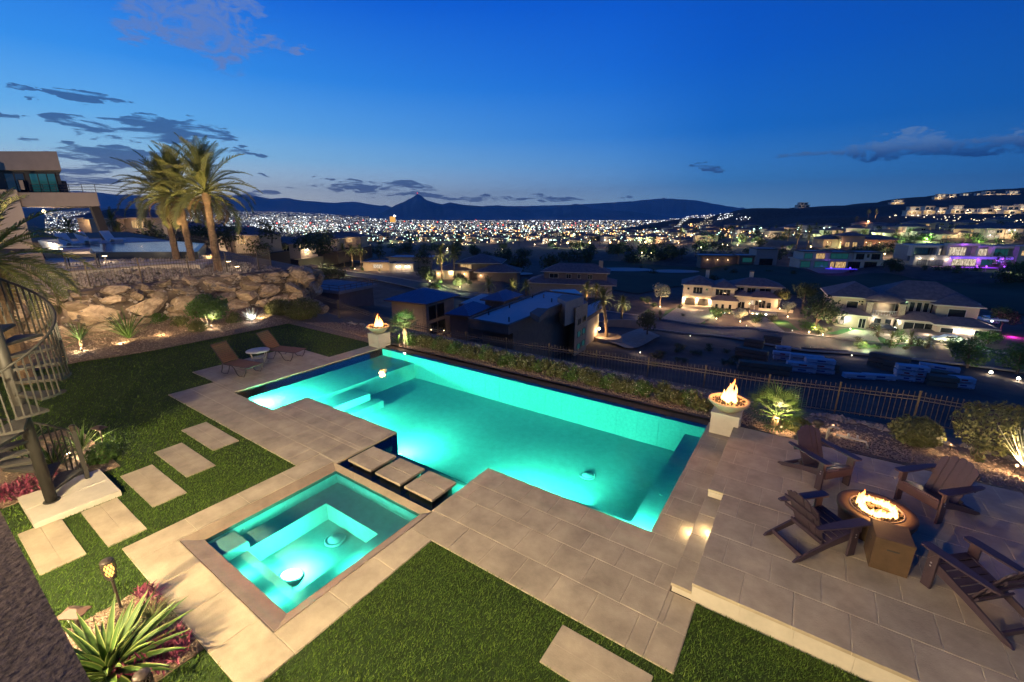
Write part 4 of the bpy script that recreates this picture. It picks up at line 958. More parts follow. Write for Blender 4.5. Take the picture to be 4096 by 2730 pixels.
# neighbour's ground above the wall
NZ = 2.35
ng = MB(); ng.prism([(-30.2,-6),(-30.2,16.2),(-31.5,18.6),(-54,22.5),(-140,38),(-140,-6)], -2.5, NZ)
struct(ng.build('neighbour_ground', M('brown_soil', (.13,.10,.08), .95, .3, 1.5, .4, 6)))
def f_nrock():
    x = U(-44,-31); y = U(1,17); return (x, y, NZ+.04+max(0,(-x-33))*.035*(1 if 6 < y < 15 else .3))
pebbles('rubble', 2600, f_nrock, .10, .26, rock_m, 'rubble of grey rocks behind the neighbour fence')
# ================================================================== FENCES
pk = MB(); pk.box(-.008,-.008,0,.008,.008,.96); pk.add([(-.012,-.012,.96),(.012,-.012,.96),(.012,.012,.96),(-.012,.012,.96),(0,0,1)], [(3,2,1,0),(0,1,4),(1,2,4),(2,3,4),(3,0,4)])
def fence(label, posts, mat, gap=.118, rails=(.10,.78,.88), hgt=1.18, pw=.055, maxp=300, ext=.05):
    o = T('iron_fence', label, 'fence', posts[0]); o_ = Vector(posts[0]); pm = pk.mesh('picket', mat); cnt = 0; rest = MB()
    b = MB(); b.box(-pw/2,-pw/2,-.3,pw/2,pw/2,1.0); b.hip(-pw*.62,-pw*.62,pw*.62,pw*.62,1.03,.02,.03); post = b.mesh('post', mat)
    for p in posts: put('post', post, o, Vector(p)-o_, None, (1,1,hgt*1.03))
    for a, c in zip(posts[:-1], posts[1:]):
        a, c = Vector(a), Vector(c); d = c-a; n = max(1, int(d.to_2d().length/gap)); ry = math.atan2(d.y, d.x)
        for r in rails:
            b = MB(); b.bar(a-o_+Vector((0,0,r*hgt)), c-o_+Vector((0,0,r*hgt)), .03, .035); b.build('rail', mat, o)
        for k in range(1, n):
            p = a+d*(k/n)-o_; cnt += 1
            put('picket', pm, o, p+Vector((0,0,ext)), (0,0,ry), (1,1,hgt))
    return o
def Ye(x): return float(np.interp(x, [-30,-24,-18,-14,-5,3.5,6,12], [17.6,17.3,17.3,17.7,18.5,19.2,19.9,21]))
posts = []
for u, v in ((1089,1160),(1150,1164),(1242,1170),(1351,1204),(1500,1255),(1718,1303),(1865,1333),(2024,1356),(2197,1379),(2387,1406),(2596,1434),(2825,1466),(3080,1503),(3364,1534),(3683,1570),(4036,1630),(4420,1700)):
    y = 18.
    for _ in range(6): q = PY(u, v, y); y = Ye(q[0])
    posts.append((q[0], q[1], q[2]-1.2))
fence('long bronze iron picket fence below the pool bed', posts[4:], iron_m, .145)
fence('short bronze iron fence run stepping down behind the round shrubs', posts[:5], iron_m, .13)
fence('bronze iron picket fence on top of the boulder wall', [(-31.3,-.5,NZ),(-31.3,2.0,NZ),(-31.2,4.4,NZ),(-31.1,6.4,NZ),(-31.1,8.6,NZ),(-31.2,11.0,NZ),(-31.4,13.2,NZ),(-31.8,15.4,NZ),(-33.6,17.2,NZ)], iron_m, .135, (.06,.72,.86), 1.32, .06)
fence('dark iron fence along the far side of the neighbour pool', [(-50-2.6*k, 20.6+.5*k, NZ-.1) for k in range(9)], iron_dk, .16, (.08,.8), 1.5, .07)
# ================================================================== PALMS
def frond_mesh(Ln, droop, nl, lw, mat, dry=False, seed=0):
    r = random.Random(seed); b = MB(); pts = []; a = .25; c = Vector((0,0,0)); n = 10
    for k in range(n+1):
        pts.append(c.copy()); a -= droop/n*(.4+1.2*k/n); c = c+Vector((math.cos(a),0,math.sin(a)))*(Ln/n)
    b.tube(pts, [.03*(1-.8*k/n)*Ln/2.6 for k in range(n+1)], 4)
    for k in range(nl):
        t = .16+.84*k/(nl-1); i = min(int(t*n), n-1); f = t*n-i; p = pts[i].lerp(pts[i+1], f); d = (pts[i+1]-pts[i]).normalized()
        for s in (-1, 1):
            ll = Ln*.19*(math.sin(math.pi*min(1,(.12+t*.86)))**.6)*r.uniform(.8,1.15); up = Vector((0,0,1))
            v = (d*.75+Vector((0,s,0))*.75+up*r.uniform(.05,.35)).normalized(); w = d*lw
            e = p+v*ll+Vector((0,0,-ll*.12)); m_ = p+v*ll*.55+Vector((0,0,ll*.04))
            b.add([p-w*.5, m_-w*.6, e, m_+w*.6, p+w*.5], [(0,1,2,3,4)])
    return b.mesh('frond', mat)
PF = {}
def palm(label, loc, h, cr, nf=34, detail='far', lean=(0,0), group=None, tr=.17, dry=4, upmin=-35, mat=None, rz=None):
    key = (detail, round(cr,1))
    if key not in PF:
        nl = {'near': 38, 'mid': 20, 'far': 11}[detail]; lw = {'near': .035, 'mid': .07, 'far': .13}[detail]*cr/2.6
        PF[key] = [frond_mesh(cr, dr, nl, lw, palm_m, seed=i) for i, dr in enumerate((.9,1.3,1.7))]+[frond_mesh(cr*.8, 2.3, nl, lw, palm_dry, seed=9)]
    fm = PF[key]; o = T('palm_tree', label, 'palm tree', loc, U(0,6) if rz is None else rz, group)
    b = MB(); n = 14; pts = []; rad = []
    for k in range(n+1):
        t = k/n; pts.append((lean[0]*t*t, lean[1]*t*t, h*t-.2)); rad.append(tr*(1.25-.35*t+(.10 if k % 2 else -.06)) if t < .9 else tr*1.25)
    b.tube(pts, rad, 10); b.build('trunk', bark_m, o)
    top = Vector(pts[-1])
    for k in range(nf):
        t = k/nf; e = R_(upmin+(88-upmin)*t**.85+U(-6,6)); a = k*2.39996+U(-.2,.2)
        m_ = fm[0] if t > .6 else fm[1] if t > .3 else fm[2]
        put('frond', m_, o, top+Vector((0,0,.25*t)), (U(-.25,.25),-e,a), U(.85,1.1))
    for k in range(dry): a = U(0,6.28); put('dry_frond', fm[3], o, top-Vector((0,0,.12)), (U(-.2,.2),R_(38+U(-15,20)),a), U(.8,1))
    return o
for (u, v, D, ut, lab) in ((874,1079,29.5,-.35,'right and nearest of three tall date palms behind the neighbour fence'),(770,1050,33,-.3,'middle of three tall date palms behind the neighbour fence'),(708,1040,34,-.4,'left of three tall date palms behind the neighbour fence')):
    p = PD(u, v, D); p[2] = NZ
    palm(lab, p, 5.3 if D < 30 else 5.2, 3.35, 46, 'near', (.1,0), 'three neighbour date palms', .2, 7, -32)
    spot_fix('spotlight at the foot of a tall date palm', (p[0]*(1-2.4/math.hypot(p[0],p[1])),p[1]*(1-2.4/math.hypot(p[0],p[1]))-.4,NZ+.5), (p[0]+.1,p[1],NZ+7.5), 2400 if D < 30 else 1500, (1,.72,.36), 64, 'spotlights under the date palms')
p = PD(-60, 1000, 15.0); palm('green palm at the left frame edge with only its fronds in view', (p[0],p[1],0), p[2]-.2, 3.0, 46, 'near', (0,0), None, .18, 3, -45)
# ================================================================== NEIGHBOUR HOUSE AND PATIO
nh = T('neighbour_house', 'modern beige house with cantilevered roof slab and balcony at the upper left', 'house', (-74, 12, NZ))
nhm = M('neighbour_stucco', (.24,.185,.15), .9, .08, 1, .1, 20)
b = MB(); b.prism([(-75.6,11.6),(-79.2,9.0),(-83,3),(-100,3),(-95,13.5)], NZ, 8.9); b.build('wall', M('neighbour_tan', (.40,.31,.24), .9, .06, 1, .1, 20), nh, world=True)
b = MB(); b.prism([(-73.4,13.1),(-68.4,16.7),(-82,19.2),(-88,18),(-82,11.3),(-79.5,9.5)], 7.1, 8.6); b.build('balcony_slab', nhm, nh, world=True)
b = MB(); b.prism([(-72.9,15.2),(-79.5,10.6),(-86,5),(-105,5),(-105,20.6)], 11.1, 13.1); b.build('roof_slab', nhm, nh, world=True)
b = MB(); b.prism([(-75.2,15.4),(-80.4,11.6),(-88,8),(-95,20),(-95,18.4)], 8.65, 11.08); b.build('upper_wall', M('dark_frame_wall', (.05,.05,.055), .7, .1, 2), nh, world=True)
def quadpanel(name, a, c, z0, z1, mat, par, out=.06, ww=.08, mull=0):
    """window on a wall line a-c (xy): frame plus a pane child, proud of the wall to its right-hand side"""
    a = Vector((a[0],a[1],0)); c = Vector((c[0],c[1],0)); d = (c-a).normalized(); nn = Vector((d.y,-d.x,0)); w = (c-a).length
    o_ = par.location; b = MB()
    for (s0, s1, y0, y1) in [(0,w,z0,z0+ww),(0,w,z1-ww,z1),(0,ww,z0+ww,z1-ww),(w-ww,w,z0+ww,z1-ww)]+[(w*(k+1)/(mull+1)-ww/2, w*(k+1)/(mull+1)+ww/2, z0+ww, z1-ww) for k in range(mull)]:
        m_ = (s0+s1)/2; b.bar(a+d*m_+nn*(out/2)+Vector((0,0,y0))-o_, a+d*m_+nn*(out/2)+Vector((0,0,y1))-o_, s1-s0, out, up=nn)
    f = b.build(name, frame_m, par)
    b = MB(); q = a+nn*out*.35+Vector((0,0,z0))-o_; b.add([q, q+d*w, q+d*w+Vector((0,0,z1-z0)), q+Vector((0,0,z1-z0))], [(0,1,2,3)]); b.build('pane', mat, f)
    return f
quadpanel('window', (-78.0,13.3), (-75.5,15.12), 8.75, 10.9, glass_teal, nh, mull=2); quadpanel('window', (-80.3,11.62), (-78.4,13.0), 8.75, 10.9, glass_m, nh, mull=1)
b = MB(); b.bar((-69.2,16.9,NZ),(-70.2,16.6,7.1),.75,.75, up=(0,1,0)); b.build('column', M('dark_column', (.05,.04,.035), .8, .1, 2), nh, world=True)
b = MB()
for z in (8.9,9.2,9.5): b.tube([(-75,12.6,z),(-68.6,16.7,z),(-73,22,z)], .03, 5)
for k in range(6): t = k/5; b.tube([(-75+6.4*t,12.6+4.1*t,8.6),(-75+6.4*t,12.6+4.1*t,9.5)], .03, 5)
b.build('railing', iron_dk, nh, world=True)
b = MB(); b.box(-75.3,11.9,8.9,-75.0,12.2,9.9); b.box(-79.5,9.7,8.9,-75.3,10.2,10.3); b.build('parapet', nhm, nh, world=True)
q_ = spot_fix('garden floodlight aimed at the neighbour house', (-61,3,NZ), (-76,12,9), 9000, WARMW, 90, 'neighbour garden floodlights')
def wall_sconce(label, loc, pw, col=WARMW, group=None, r=.12, lamp=lamp_warm):
    o = T('wall_light', label, 'lamp', loc, 0, group)
    b = MB(); b.lathe([(.02,-r),(r,0),(.02,r)], 10); b.build('globe', lamp, o, True); b = MB(); b.box(-.04,-.04,r,.04,.04,r+.08); b.build('bracket', frame_m, o)
    light('sconce_lamp', o, (0,0,-r*1.6), pw, col, rad=r); return o
p = PD(175, 846, 58); wall_sconce('bright round lamp on the neighbour house corner', p, 900, WARMW, r=.22)
pt = T('neighbour_patio', 'raised pale patio slab with infinity pool behind the neighbour fence', 'patio', (-45, 10, NZ))
b = MB(); b.prism([(-36.5,5.6),(-37.8,9.5),(-36.8,12.0),(-34.9,13.0),(-40,16.5),(-50,17),(-50,6)], NZ-.1, NZ+.42); b.build('slab', M('patio_pale', (.46,.40,.33), .8, .08, 2), pt, world=True)
b = MB(); b.prism([(-46.2,10.6),(-40.2,15.0),(-52,20.2),(-74,20.6),(-75,12),(-55,9)], NZ+.1, NZ+.95); b.build('pool_wall', M('dark_pool_tile', (.04,.045,.05), .3, .2, 4), pt, world=True)
b = MB(); b.prism([(-46.6,10.8),(-40.9,14.9),(-52,19.8),(-60,19.9),(-61,11.5),(-55,9.6)], NZ+.951, NZ+.955); b.build('water', M('dark_water', (.10,.13,.18), .12, .1, 1, .15, 3, spec=.9), pt, world=True)
b = MB(); b.prism([(-60,20),(-74,20.5),(-75,12.2),(-61,11.4)], NZ+.951, NZ+1.0); b.build('pool_deck', M('pale_deck', (.40,.42,.45), .7, .05, 2), pt, world=True)
for u, v, lab in ((355,975,'white moulded lounge chair left on the neighbour deck'),(455,968,'white moulded lounge chair right on the neighbour deck'),(285,985,'white lounge chair half hidden behind palm fronds')):
    p = P(u, v, NZ+1.0); o = T('lounge_chair', lab, 'lounger', p, R_(20), 'white loungers on the neighbour deck')
    b = MB(); pr_ = [(-1.0,1.15),(-.35,.28),(0,.12),(.4,.42),(.7,.40),(1.2,.30),(1.2,.22),(.6,.30),(.4,.32),(0,.0),(-.45,.15),(-1.1,1.1)]
    v = [(x,-.45,z) for x, z in pr_]+[(x,.45,z) for x, z in pr_]; m_ = len(pr_)
    b.add(v, [tuple(range(m_)), tuple(range(m_,2*m_))[::-1]]+[(i,(i+1) % m_,m_+(i+1) % m_,m_+i) for i in range(m_)]); b.build('shell', white_m, o)
    b = MB(); b.box(-.4,-.4,.0,-.3,.4,.18); b.box(.75,-.4,0,.85,.4,.3); b.build('base', white_m, o)
gr = T('barbecue_grill', 'steel barbecue grill on a leg frame behind the neighbour fence', 'grill', (-38.6, 7.9, NZ+.42), R_(65))
b = MB(); b.box(-.8,-.35,.75,.8,.35,.95); b.build('firebox', iron_dk, gr)
b = MB(); v = []
for k in range(7):
    a = math.pi*k/6; v.append((-.34*math.cos(a), .34*math.sin(a)))
b.add([(-.75,y,.95+z) for y, z in v]+[(.55,y,.95+z) for y, z in v], [tuple(range(7)), tuple(range(7,14))[::-1]]+[(i,i+1,8+i,7+i) for i in range(6)]); b.build('hood', M('steel', (.55,.5,.45), .35, .05, 5, metal=.8), gr)
b = MB(); b.tube([(-.7,-.4,1.1),(.5,-.4,1.1)], .02, 6); b.build('handle', MT['steel'], gr)
for x in (-.72,.72):
    for y in (-.28,.28): b = MB(); b.box(x-.03,y-.03,0,x+.03,y+.03,.75); b.build('leg', iron_dk, gr)
b = MB(); b.box(-.72,-.3,.15,.72,.3,.18); b.build('shelf', iron_dk, gr)
def mush(label, loc, pw, h=.6):
    o = T('path_light', label, 'path light', loc, 0, 'mushroom path lights')
    b = MB(); b.tube([(0,0,0),(0,0,h)], .02, 6); b.build('post', frame_m, o)
    b = MB(); b.lathe([(.16,h),(.12,h+.05),(.02,h+.09)], 14); b.build('hood', frame_m, o, True)
    b = MB(); b.lathe([(.13,h-.03),(.14,h-.006),(.01,h-.004)], 12); b.build('lens', lamp_warm, o)
    light('path_lamp', o, (0,0,h-.12), pw, WARMW, rad=.05)
for u, v, z, pw, lab in ((252,996,NZ+1.2,60,'mushroom light left of the barbecue hood'),(418,1024,NZ+.9,60,'mushroom light in front of the neighbour pool'),(913,1046,NZ+.6,30,'mushroom light right of the date palms'),(948,1066,NZ+.4,30,'low mushroom light at the fence corner by the palms')):
    p = P(u, v, z); 
    if math.hypot(p[0], p[1]) > 46: p = CAM+(p-CAM)*44/math.hypot(p[0],p[1])
    mush(lab, (p[0],p[1],p[2]-.6), pw)
b = MB(); b.prism([(-35.4,.0),(-37.2,6.0),(-38.6,6.0),(-38.6,-2)], NZ-.2, NZ+1.6); o = b.build('patio_wall', M('neighbour_tan', (.4,.31,.24)), None); tag(o, 'low tan plastered wall behind the neighbour fence at left', 'wall')
# ================================================================== TERRAIN BELOW
def base(r): return float(np.interp(r, [0,24,33,45,60,100,200,350,500,800,1200,2000,3500,6000,40000], [-2,-3.5,-9,-13,-15.5,-18.5,-21,-24,-26,-32,-42,-62,-90,-108,-112]))
ctl = []
for u, v, z in ((4050,1500,-17),(3600,1500,-15.5),(3100,1480,-15.5),(2900,1420,-17.5),(2650,1400,-17),(2500,1350,-16.5),(2350,1380,-15.5),(1700,1360,-14.2),(1400,1300,-14.2),(1200,1260,-13.5),
    (3300,1352,-19.5),(4010,1419,-18),(2656,1282,-21),(1880,1174,-20),(1383,1087,-20),(2726,1220,-21.5),(3110,1245,-20.8),(3332,1298,-19.5),(3919,1355,-18.2),
    (2600,1088,-22),(2400,1100,-22),(3300,1100,-20),(3800,1140,-18.5),(3200,1072,-17.5),(3540,1085,-17),(3640,1066,-15.5),(4000,1090,-15),(2200,1160,-22.5),(2500,1160,-22),(1900,1126,-18.8),(1550,1090,-19.4),
    (2400,985,-26),(2000,1000,-25),(1500,985,-25),(1200,1010,-21),(900,1010,-16),(700,1010,-13),(3000,960,-17),(2800,1010,-19),(3400,990,-13),(3900,1000,-11)):
    d = ray(u, v); q = CAM+d*(z-6)/d[2] if z < 6 and d[2] < 0 else PD(u, v, 700); ctl.append((q[0], q[1], z, 1))
for u, v, D in ((3100,838,900),(3300,830,950),(3550,825,980),(3700,806,1050),(3850,790,1150),(4000,775,1250),(4150,768,1300),(4400,735,1500),(4300,752,1450),(2950,852,1000),(3300,930,540),(3700,920,480),(4080,900,520),(3600,868,640),(3900,858,650),(4096,850,640),(3000,945,560),(2800,950,600),(2860,872,1050)):
    q = PD(u, v, D); ctl.append((q[0], q[1], q[2], 1))
for u, D, z in ((3100,1400,-30),(3500,1600,-10),(4000,2000,40),(4500,2600,90),(2700,1000,-38)):
    q = PD(u, 860, D); ctl.append((q[0], q[1], z, 1))
ctl = np.array(ctl)
cb = np.array([base(math.hypot(a,b)) for a, b, *_ in ctl]); cres = ctl[:,2]-cb; cs = .10*np.hypot(ctl[:,0], ctl[:,1])+4
def inside(x, y): return (x > -30.5 and y < Ye(x)+1.2 and x < 13) or (x <= -30.5 and y < 19-.16*(x+31)+1.5 and x > -142)
def ground(x, y):
    if inside(x, y): return -6.
    r = math.hypot(x, y); w = 1/(((ctl[:,0]-x)**2+(ctl[:,1]-y)**2)/cs**2+.02)**3
    z = base(r)+float((w*cres).sum()/(w.sum()+.02))
    e = y-Ye(x)
    if x > -30 and e < 16: z = max(z, -1.8-.62*max(0, e))if e > 0 else z
    if x > 2500*.0 and r > 3000: pass
    return z
def hit(u, v, zoff=0.):
    d = ray(u, v); D = 24.; last = D
    while D < 6000:
        q = CAM+d*D
        if not inside(q[0], q[1]) and q[2] < ground(q[0], q[1])+zoff:
            a, c = last, D
            for _ in range(18):
                m_ = (a+c)/2; q = CAM+d*m_
                if q[2] < ground(q[0], q[1])+zoff: c = m_
                else: a = m_
            q = CAM+d*c; return np.array([q[0], q[1], ground(q[0], q[1])])
        last = D; D *= 1.03
    q = CAM+d*2500; return np.array([q[0], q[1], ground(q[0], q[1])])
A_ = np.linspace(R_(-100), R_(34), 240); Rr = np.concatenate([np.arange(18, 60, 1.2), np.geomspace(60, 3200, 120)])
gv = np.zeros((len(Rr), len(A_), 3))
for i, r in enumerate(Rr):
    for j, a in enumerate(A_):
        x, y = r*math.sin(a), r*math.cos(a); z = ground(x, y)
        if r > 60: z += .6*min(1,r/300)*noise.noise(Vector((x*.012, y*.012, 0)))*(1 if r < 600 else 3)
        gv[i, j] = (x, y, z)
def gridmesh(name, g, mat, smooth=True):
    n, m_ = g.shape[:2]; f = [(i*m_+j, i*m_+j+1, (i+1)*m_+j+1, (i+1)*m_+j) for i in range(n-1) for j in range(m_-1)]
    me = bpy.data.meshes.new(name); me.from_pydata(g.reshape(-1,3).tolist(), [], f); me.materials.append(mat)
    if smooth: me.polygons.foreach_set('use_smooth', [True]*len(f))
    me.update(); return put(name, me)
struct(gridmesh('hillside_ground', gv[:, ::-1], dirt_m), label='dark desert hillside falling away below the yard')
# valley floor, rising to the west
def valley(x, y):
    r = math.hypot(x, y); a = math.degrees(math.atan2(x, y)); wst = max(0, min(1, (-42-a)/26.)); wst = wst*wst*(3-2*wst)
    return base(r)-4+wst*max(0, r-7000)*.0185
R2_ = np.geomspace(1500, 42000, 60); A2_ = np.linspace(R_(-110), R_(45), 120)
gv2 = np.array([[(r*math.sin(a), r*math.cos(a), valley(r*math.sin(a), r*math.cos(a))) for a in A2_] for r in R2_])
struct(gridmesh('valley_floor', gv2[:, ::-1], M('valley_dirt', (.03,.03,.032), .95, .3, .002)), label='dark flat valley floor under the city lights')
# road, kerbs, fairway as sheets over the hillside
def strip(name, pts_a, pts_b, off, mat, label=None, n=14):
    a = np.array(pts_a); c = np.array(pts_b)
    def res(p):
        p = np.array(p); t = np.linspace(0, len(p)-1, n*(len(p)-1)+1); return np.stack([np.interp(t, range(len(p)), p[:,k]) for k in (0,1)], 1)
    a, c = res(a), res(c); g = np.array([[[*(p*(1-s)+q*s), 0] for s in np.linspace(0,1,7)] for p, q in zip(a, c)])
    for i in range(g.shape[0]):
        for j in range(g.shape[1]): g[i,j,2] = ground(g[i,j,0], g[i,j,1])+off
    return struct(gridmesh(name, g, mat), label=label)
def G2(u, v): q = hit(u, v); return (q[0], q[1])
far_k = [G2(*p) for p in ((1300,1075),(1383,1087),(1513,1105),(1880,1174),(2400,1245),(2656,1284),(3124,1337),(3339,1360),(4010,1421),(4400,1455))]
near_k = [G2(*p) for p in ((1270,1088),(1360,1103),(1490,1122),(1844,1193),(2380,1290),(2683,1333),(2968,1365),(3357,1420),(3838,1467),(4350,1530))]
road = strip('road', far_k, near_k, .30, asphalt_m, 'dark asphalt street curving down through the houses')
def kerb(name, pts, h=.42):
    b = MB(); q = []
    for a, c in zip(pts[:-1], pts[1:]):
        for t in np.linspace(0, 1, 12)[:-1]: q.append((a[0]+(c[0]-a[0])*t, a[1]+(c[1]-a[1])*t))
    for a, c in zip(q[:-1], q[1:]):
        b.bar((*a, ground(*a)+h), (*c, ground(*c)+h), .45, .25)
    return struct(b.build(name, kerb_m))
kerb('kerb', far_k); kerb('kerb', near_k)
golf = strip('fairway', [G2(*p) for p in ((2250,1040),(2500,1050),(2900,1060),(3250,1095),(3600,1105),(4300,1130))], [G2(*p) for p in ((2300,1140),(2550,1180),(2700,1150),(3250,1190),(3500,1160),(4300,1300))], .35, golf_m, 'dark golf fairway between the houses', 10)
for u, v, w in ((2490,1083,16),(2695,1090,13),(2050,1100,10)):
    q = hit(u, v); b = MB(); b.lathe([(w,0),(w*.6,.02),(.01,.03)], 28, (0,0,0), 0, 1, .55); o = b.build('sand_bunker', sand_m); o.location = (q[0],q[1],q[2]+.6); o.rotation_euler = (0,0,R_(34)); struct(o)
for k, (u1,v1,u2,v2,u3,v3,u4,v4) in enumerate(((2640,1282,2745,1210,2910,1232,2800,1300),(2985,1290,3060,1275,3140,1335,3040,1330),(3320,1352,3420,1325,3490,1330,3520,1375),(3480,1330,3720,1362,3700,1392,3560,1372),(3700,1370,3880,1395,4020,1425,3890,1408),(2420,1370,2560,1320,2640,1352,2500,1400))):
    strip('driveway', [G2(u1,v1),G2(u2,v2)], [G2(u4,v4),G2(u3,v3)], .36, drive_m, n=6)
lawn_gm = M('lit_lawn', (.03,.12,.02), .9, .3, 1.2)
for us in (((2660,1250),(2710,1235),(2700,1255),(2650,1275)),((2730,1293),(2820,1270),(2820,1300),(2740,1300)),((3020,1283),(3150,1290),(3200,1330),(3110,1310)),((3300,1340),(3400,1318),(3460,1325),(3350,1345)),((3440,1372),(3520,1355),(3600,1372),(3560,1385)),((3560,1380),(3650,1378),(3690,1392),(3600,1396)),((3850,1382),(3920,1390),(3980,1405),(3880,1400))):
    strip('front_lawn', [G2(*us[0]),G2(*us[1])], [G2(*us[3]),G2(*us[2])], .33, lawn_gm, n=5)
# ================================================================== HOUSES
def win(par, side, a, c, z0, z1, off, mat, mull=1, trim=fascia_m, name='window'):
    """window on a facade; side f (faces -y), l (faces -x), r (faces +x); a..c along it; off = facade plane"""
    t = .12; b = MB(); w = c-a
    def bx(B, s0, s1, y0, y1, d0, d1):
        if side == 'f': B.box(s0, off-d1, y0, s1, off-d0, y1)
        elif side == 'l': B.box(off-d1, s0, y0, off-d0, s1, y1)
        else: B.box(off+d0, s0, y0, off+d1, s1, y1)
    bx(b,a-t,a,z0-t,z1+t,0,.10); bx(b,c,c+t,z0-t,z1+t,0,.10); bx(b,a,c,z0-t,z0,0,.12); bx(b,a,c,z1,z1+t,0,.10)
    for k in range(mull): s = a+w*(k+1)/(mull+1); bx(b,s-.04,s+.04,z0,z1,.0,.07)
    f = b.build(name, trim, par)
    b = MB(); bx(b,a,c,z0,z1,.004,.03); b.build('pane', mat, f); return f
def wing(par, x0, y0, x1, y1, z0, z1, wall, roof=None, kind='hip', rise=1.8, over=.7, fas=fascia_m, para=.35):
    b = MB(); b.box(x0, y0, z0-2.5, x1, y1, z1); b.build('wall', wall, par)
    if kind == 'hip':
        b = MB(); b.hip(x0-over, y0-over, x1+over, y1+over, z1+.22, rise, .24, 0, 1)
        if roof is metal_m:
            n = int((x1-x0+2*over)/.6); cx = (x0+x1)/2
            w, d = x1-x0+2*over, y1-y0+2*over; m_ = min(w, d)/2
            for k in range(1, n):
                x = x0-over+w*k/n; dx = min(x-(x0-over), x1+over-x); t = min(1, dx/m_)
                yy = y0-over; b.bar((x, yy, z1+.24), (x, yy+m_*t, z1+.24+rise*t), .05, .06)
                b.bar((x, y1+over, z1+.24), (x, y1+over-m_*t, z1+.24+rise*t), .05, .06)
            for k in range(1, int(d/.6)):
                y = y0-over+d*k/int(d/.6); dy = min(y-(y0-over), y1+over-y); t = min(1, dy/m_)
                b.bar((x1+over, y, z1+.24), (x1+over-m_*t, y, z1+.24+rise*t), .05, .06); b.bar((x0-over, y, z1+.24), (x0-over+m_*t, y, z1+.24+rise*t), .05, .06)
        b.build('roof', [roof, fas], par)
    else:
        b = MB(); b.box(x0-over, y0-over, z1+.004, x1+over, y1+over, z1+.25, 1); b.box(x0-over+.2, y0-over+.2, z1+.25, x1+over-.2, y1+over-.2, z1+.262, 0)
        for q in ((x0-over,y0-over,x1+over,y0-over+.18),(x0-over,y1+over-.18,x1+over,y1+over),(x0-over,y0-over+.18,x0-over+.18,y1+over-.18),(x1+over-.18,y0-over+.18,x1+over,y1+over-.18)): b.box(q[0],q[1],z1+.25,q[2],q[3],z1+.25+para,1)
        b.build('roof', [roof or flatroof_m, fas], par)
CY = R_(-YAW)  # heading of the picture-parallel direction
def house_at(label, u, v, yaw, name='house', z=None, group=None):
    q = hit(u, v) if z is None else P(u, v, z); return T(name, label, 'house', q, CY+R_(yaw), group)
def lamp_on(h, x, y, z, pw, col=WARM, mat=lamp_warm, r=.16, name='wall_lamp'):
    b = MB(); b.lathe([(.02,-r),(r,0),(.02,r)], 8, (x,y,z)); b.build(name, mat, h, True)
    if pw: light('lamp', h, (x, y-.25, z-r*1.5), pw, col, rad=r)
# 1 white villa across the street
h = house_at('white two storey villa with dark tile roofs and lit garage lanterns', 2726, 1222, -21)
wing(h, 0,0,9,11, 0,6.6, wallw_m, tile_m, rise=2.3); wing(h, 8.5,-1.2,14.6,9, 0,6.3, wallw_m, tile_m, rise=1.9)
wing(h, 14.6,4,28,13, 0,6.6, wallw_m, tile_m, rise=2.0); wing(h, 8.8,-4.2,15.2,-1.2, 0,2.9, wallw_m, tile_m, rise=1.3)
wing(h, 15.2,-2,18.6,4, 0,4.3, wallw_m, tile_m, rise=1.2); wing(h, 18.6,-.6,26.5,4, 0,3.9, wallw_m, tile_m, rise=1.5)
for a, c in ((.9,3.9),(4.7,7.7)): win(h,'f',a,c,.1,2.5,0,M('dark_garage', (.06,.05,.045), .6, .1, 3),0,wallw_m,'garage_door')
win(h,'f',3.0,5.6,4.2,6.0,0,glass_m,2); win(h,'f',1.2,1.8,5.2,5.8,0,glass_m,0); win(h,'f',6.6,7.2,5.2,5.8,0,glass_m,0)
b = MB(); b.box(2.4,-1.1,3.35,7.4,-.01,3.55); b.box(2.4,-1.1,3.55,7.4,-1.0,4.1); b.build('balcony', wallw_m, h)
win(h,'f',9.4,13.4,4.1,5.9,-1.2,glass_m,3); 
for a, c, lit in ((15.6,17.6,0),(18.6,20.8,0),(22,25,0)): win(h,'f',a,c,4.6,6.1,4,glass_m,1)
win(h,'f',15.9,17.6,.2,2.6,-2,glass_m,1); win(h,'f',19.2,20.1,.3,3.0,-.6,pane_white,0); win(h,'f',20.6,23.3,.2,3.1,-.6,glass_m,2); win(h,'f',23.8,24.8,.3,2.6,-.6,glass_m,0)
for a in (9.5,11.2,13.2): win(h,'f',a,a+.7,.4,1.9,-4.2,glass_m,0)
for x, y in ((6.5,9.5),(19.5,10)): b = MB(); b.box(x,y,7,x+1.1,y+1.1,10.4); b.box(x-.1,y-.1,10.4,x+1.2,y+1.2,10.7,1); b.build('chimney', [wallw_m, walldk_m], h)
lamp_on(h,.4,-.25,2.5,600,r=.28); lamp_on(h,4.3,-.25,2.5,600,r=.28); lamp_on(h,8.2,-.35,2.3,600,r=.28); lamp_on(h,18.9,-2.3,2.3,60)
for x, y, pw in ((12,-9,500),(17,-9,500),(23,-8,500),(28,-7,300),(3.5,-9,500)): light('garden_fill', h, (x,y,1.9), pw, WARM, rad=.3)  # bare point lights added to lift the villa facade
def stack(o, x0,y0,x1,y1,z0,z1,name,mat):
    b = MB(); b.box(x0,y0,z0,x1,y1,z1); return b.build(name, mat, o)
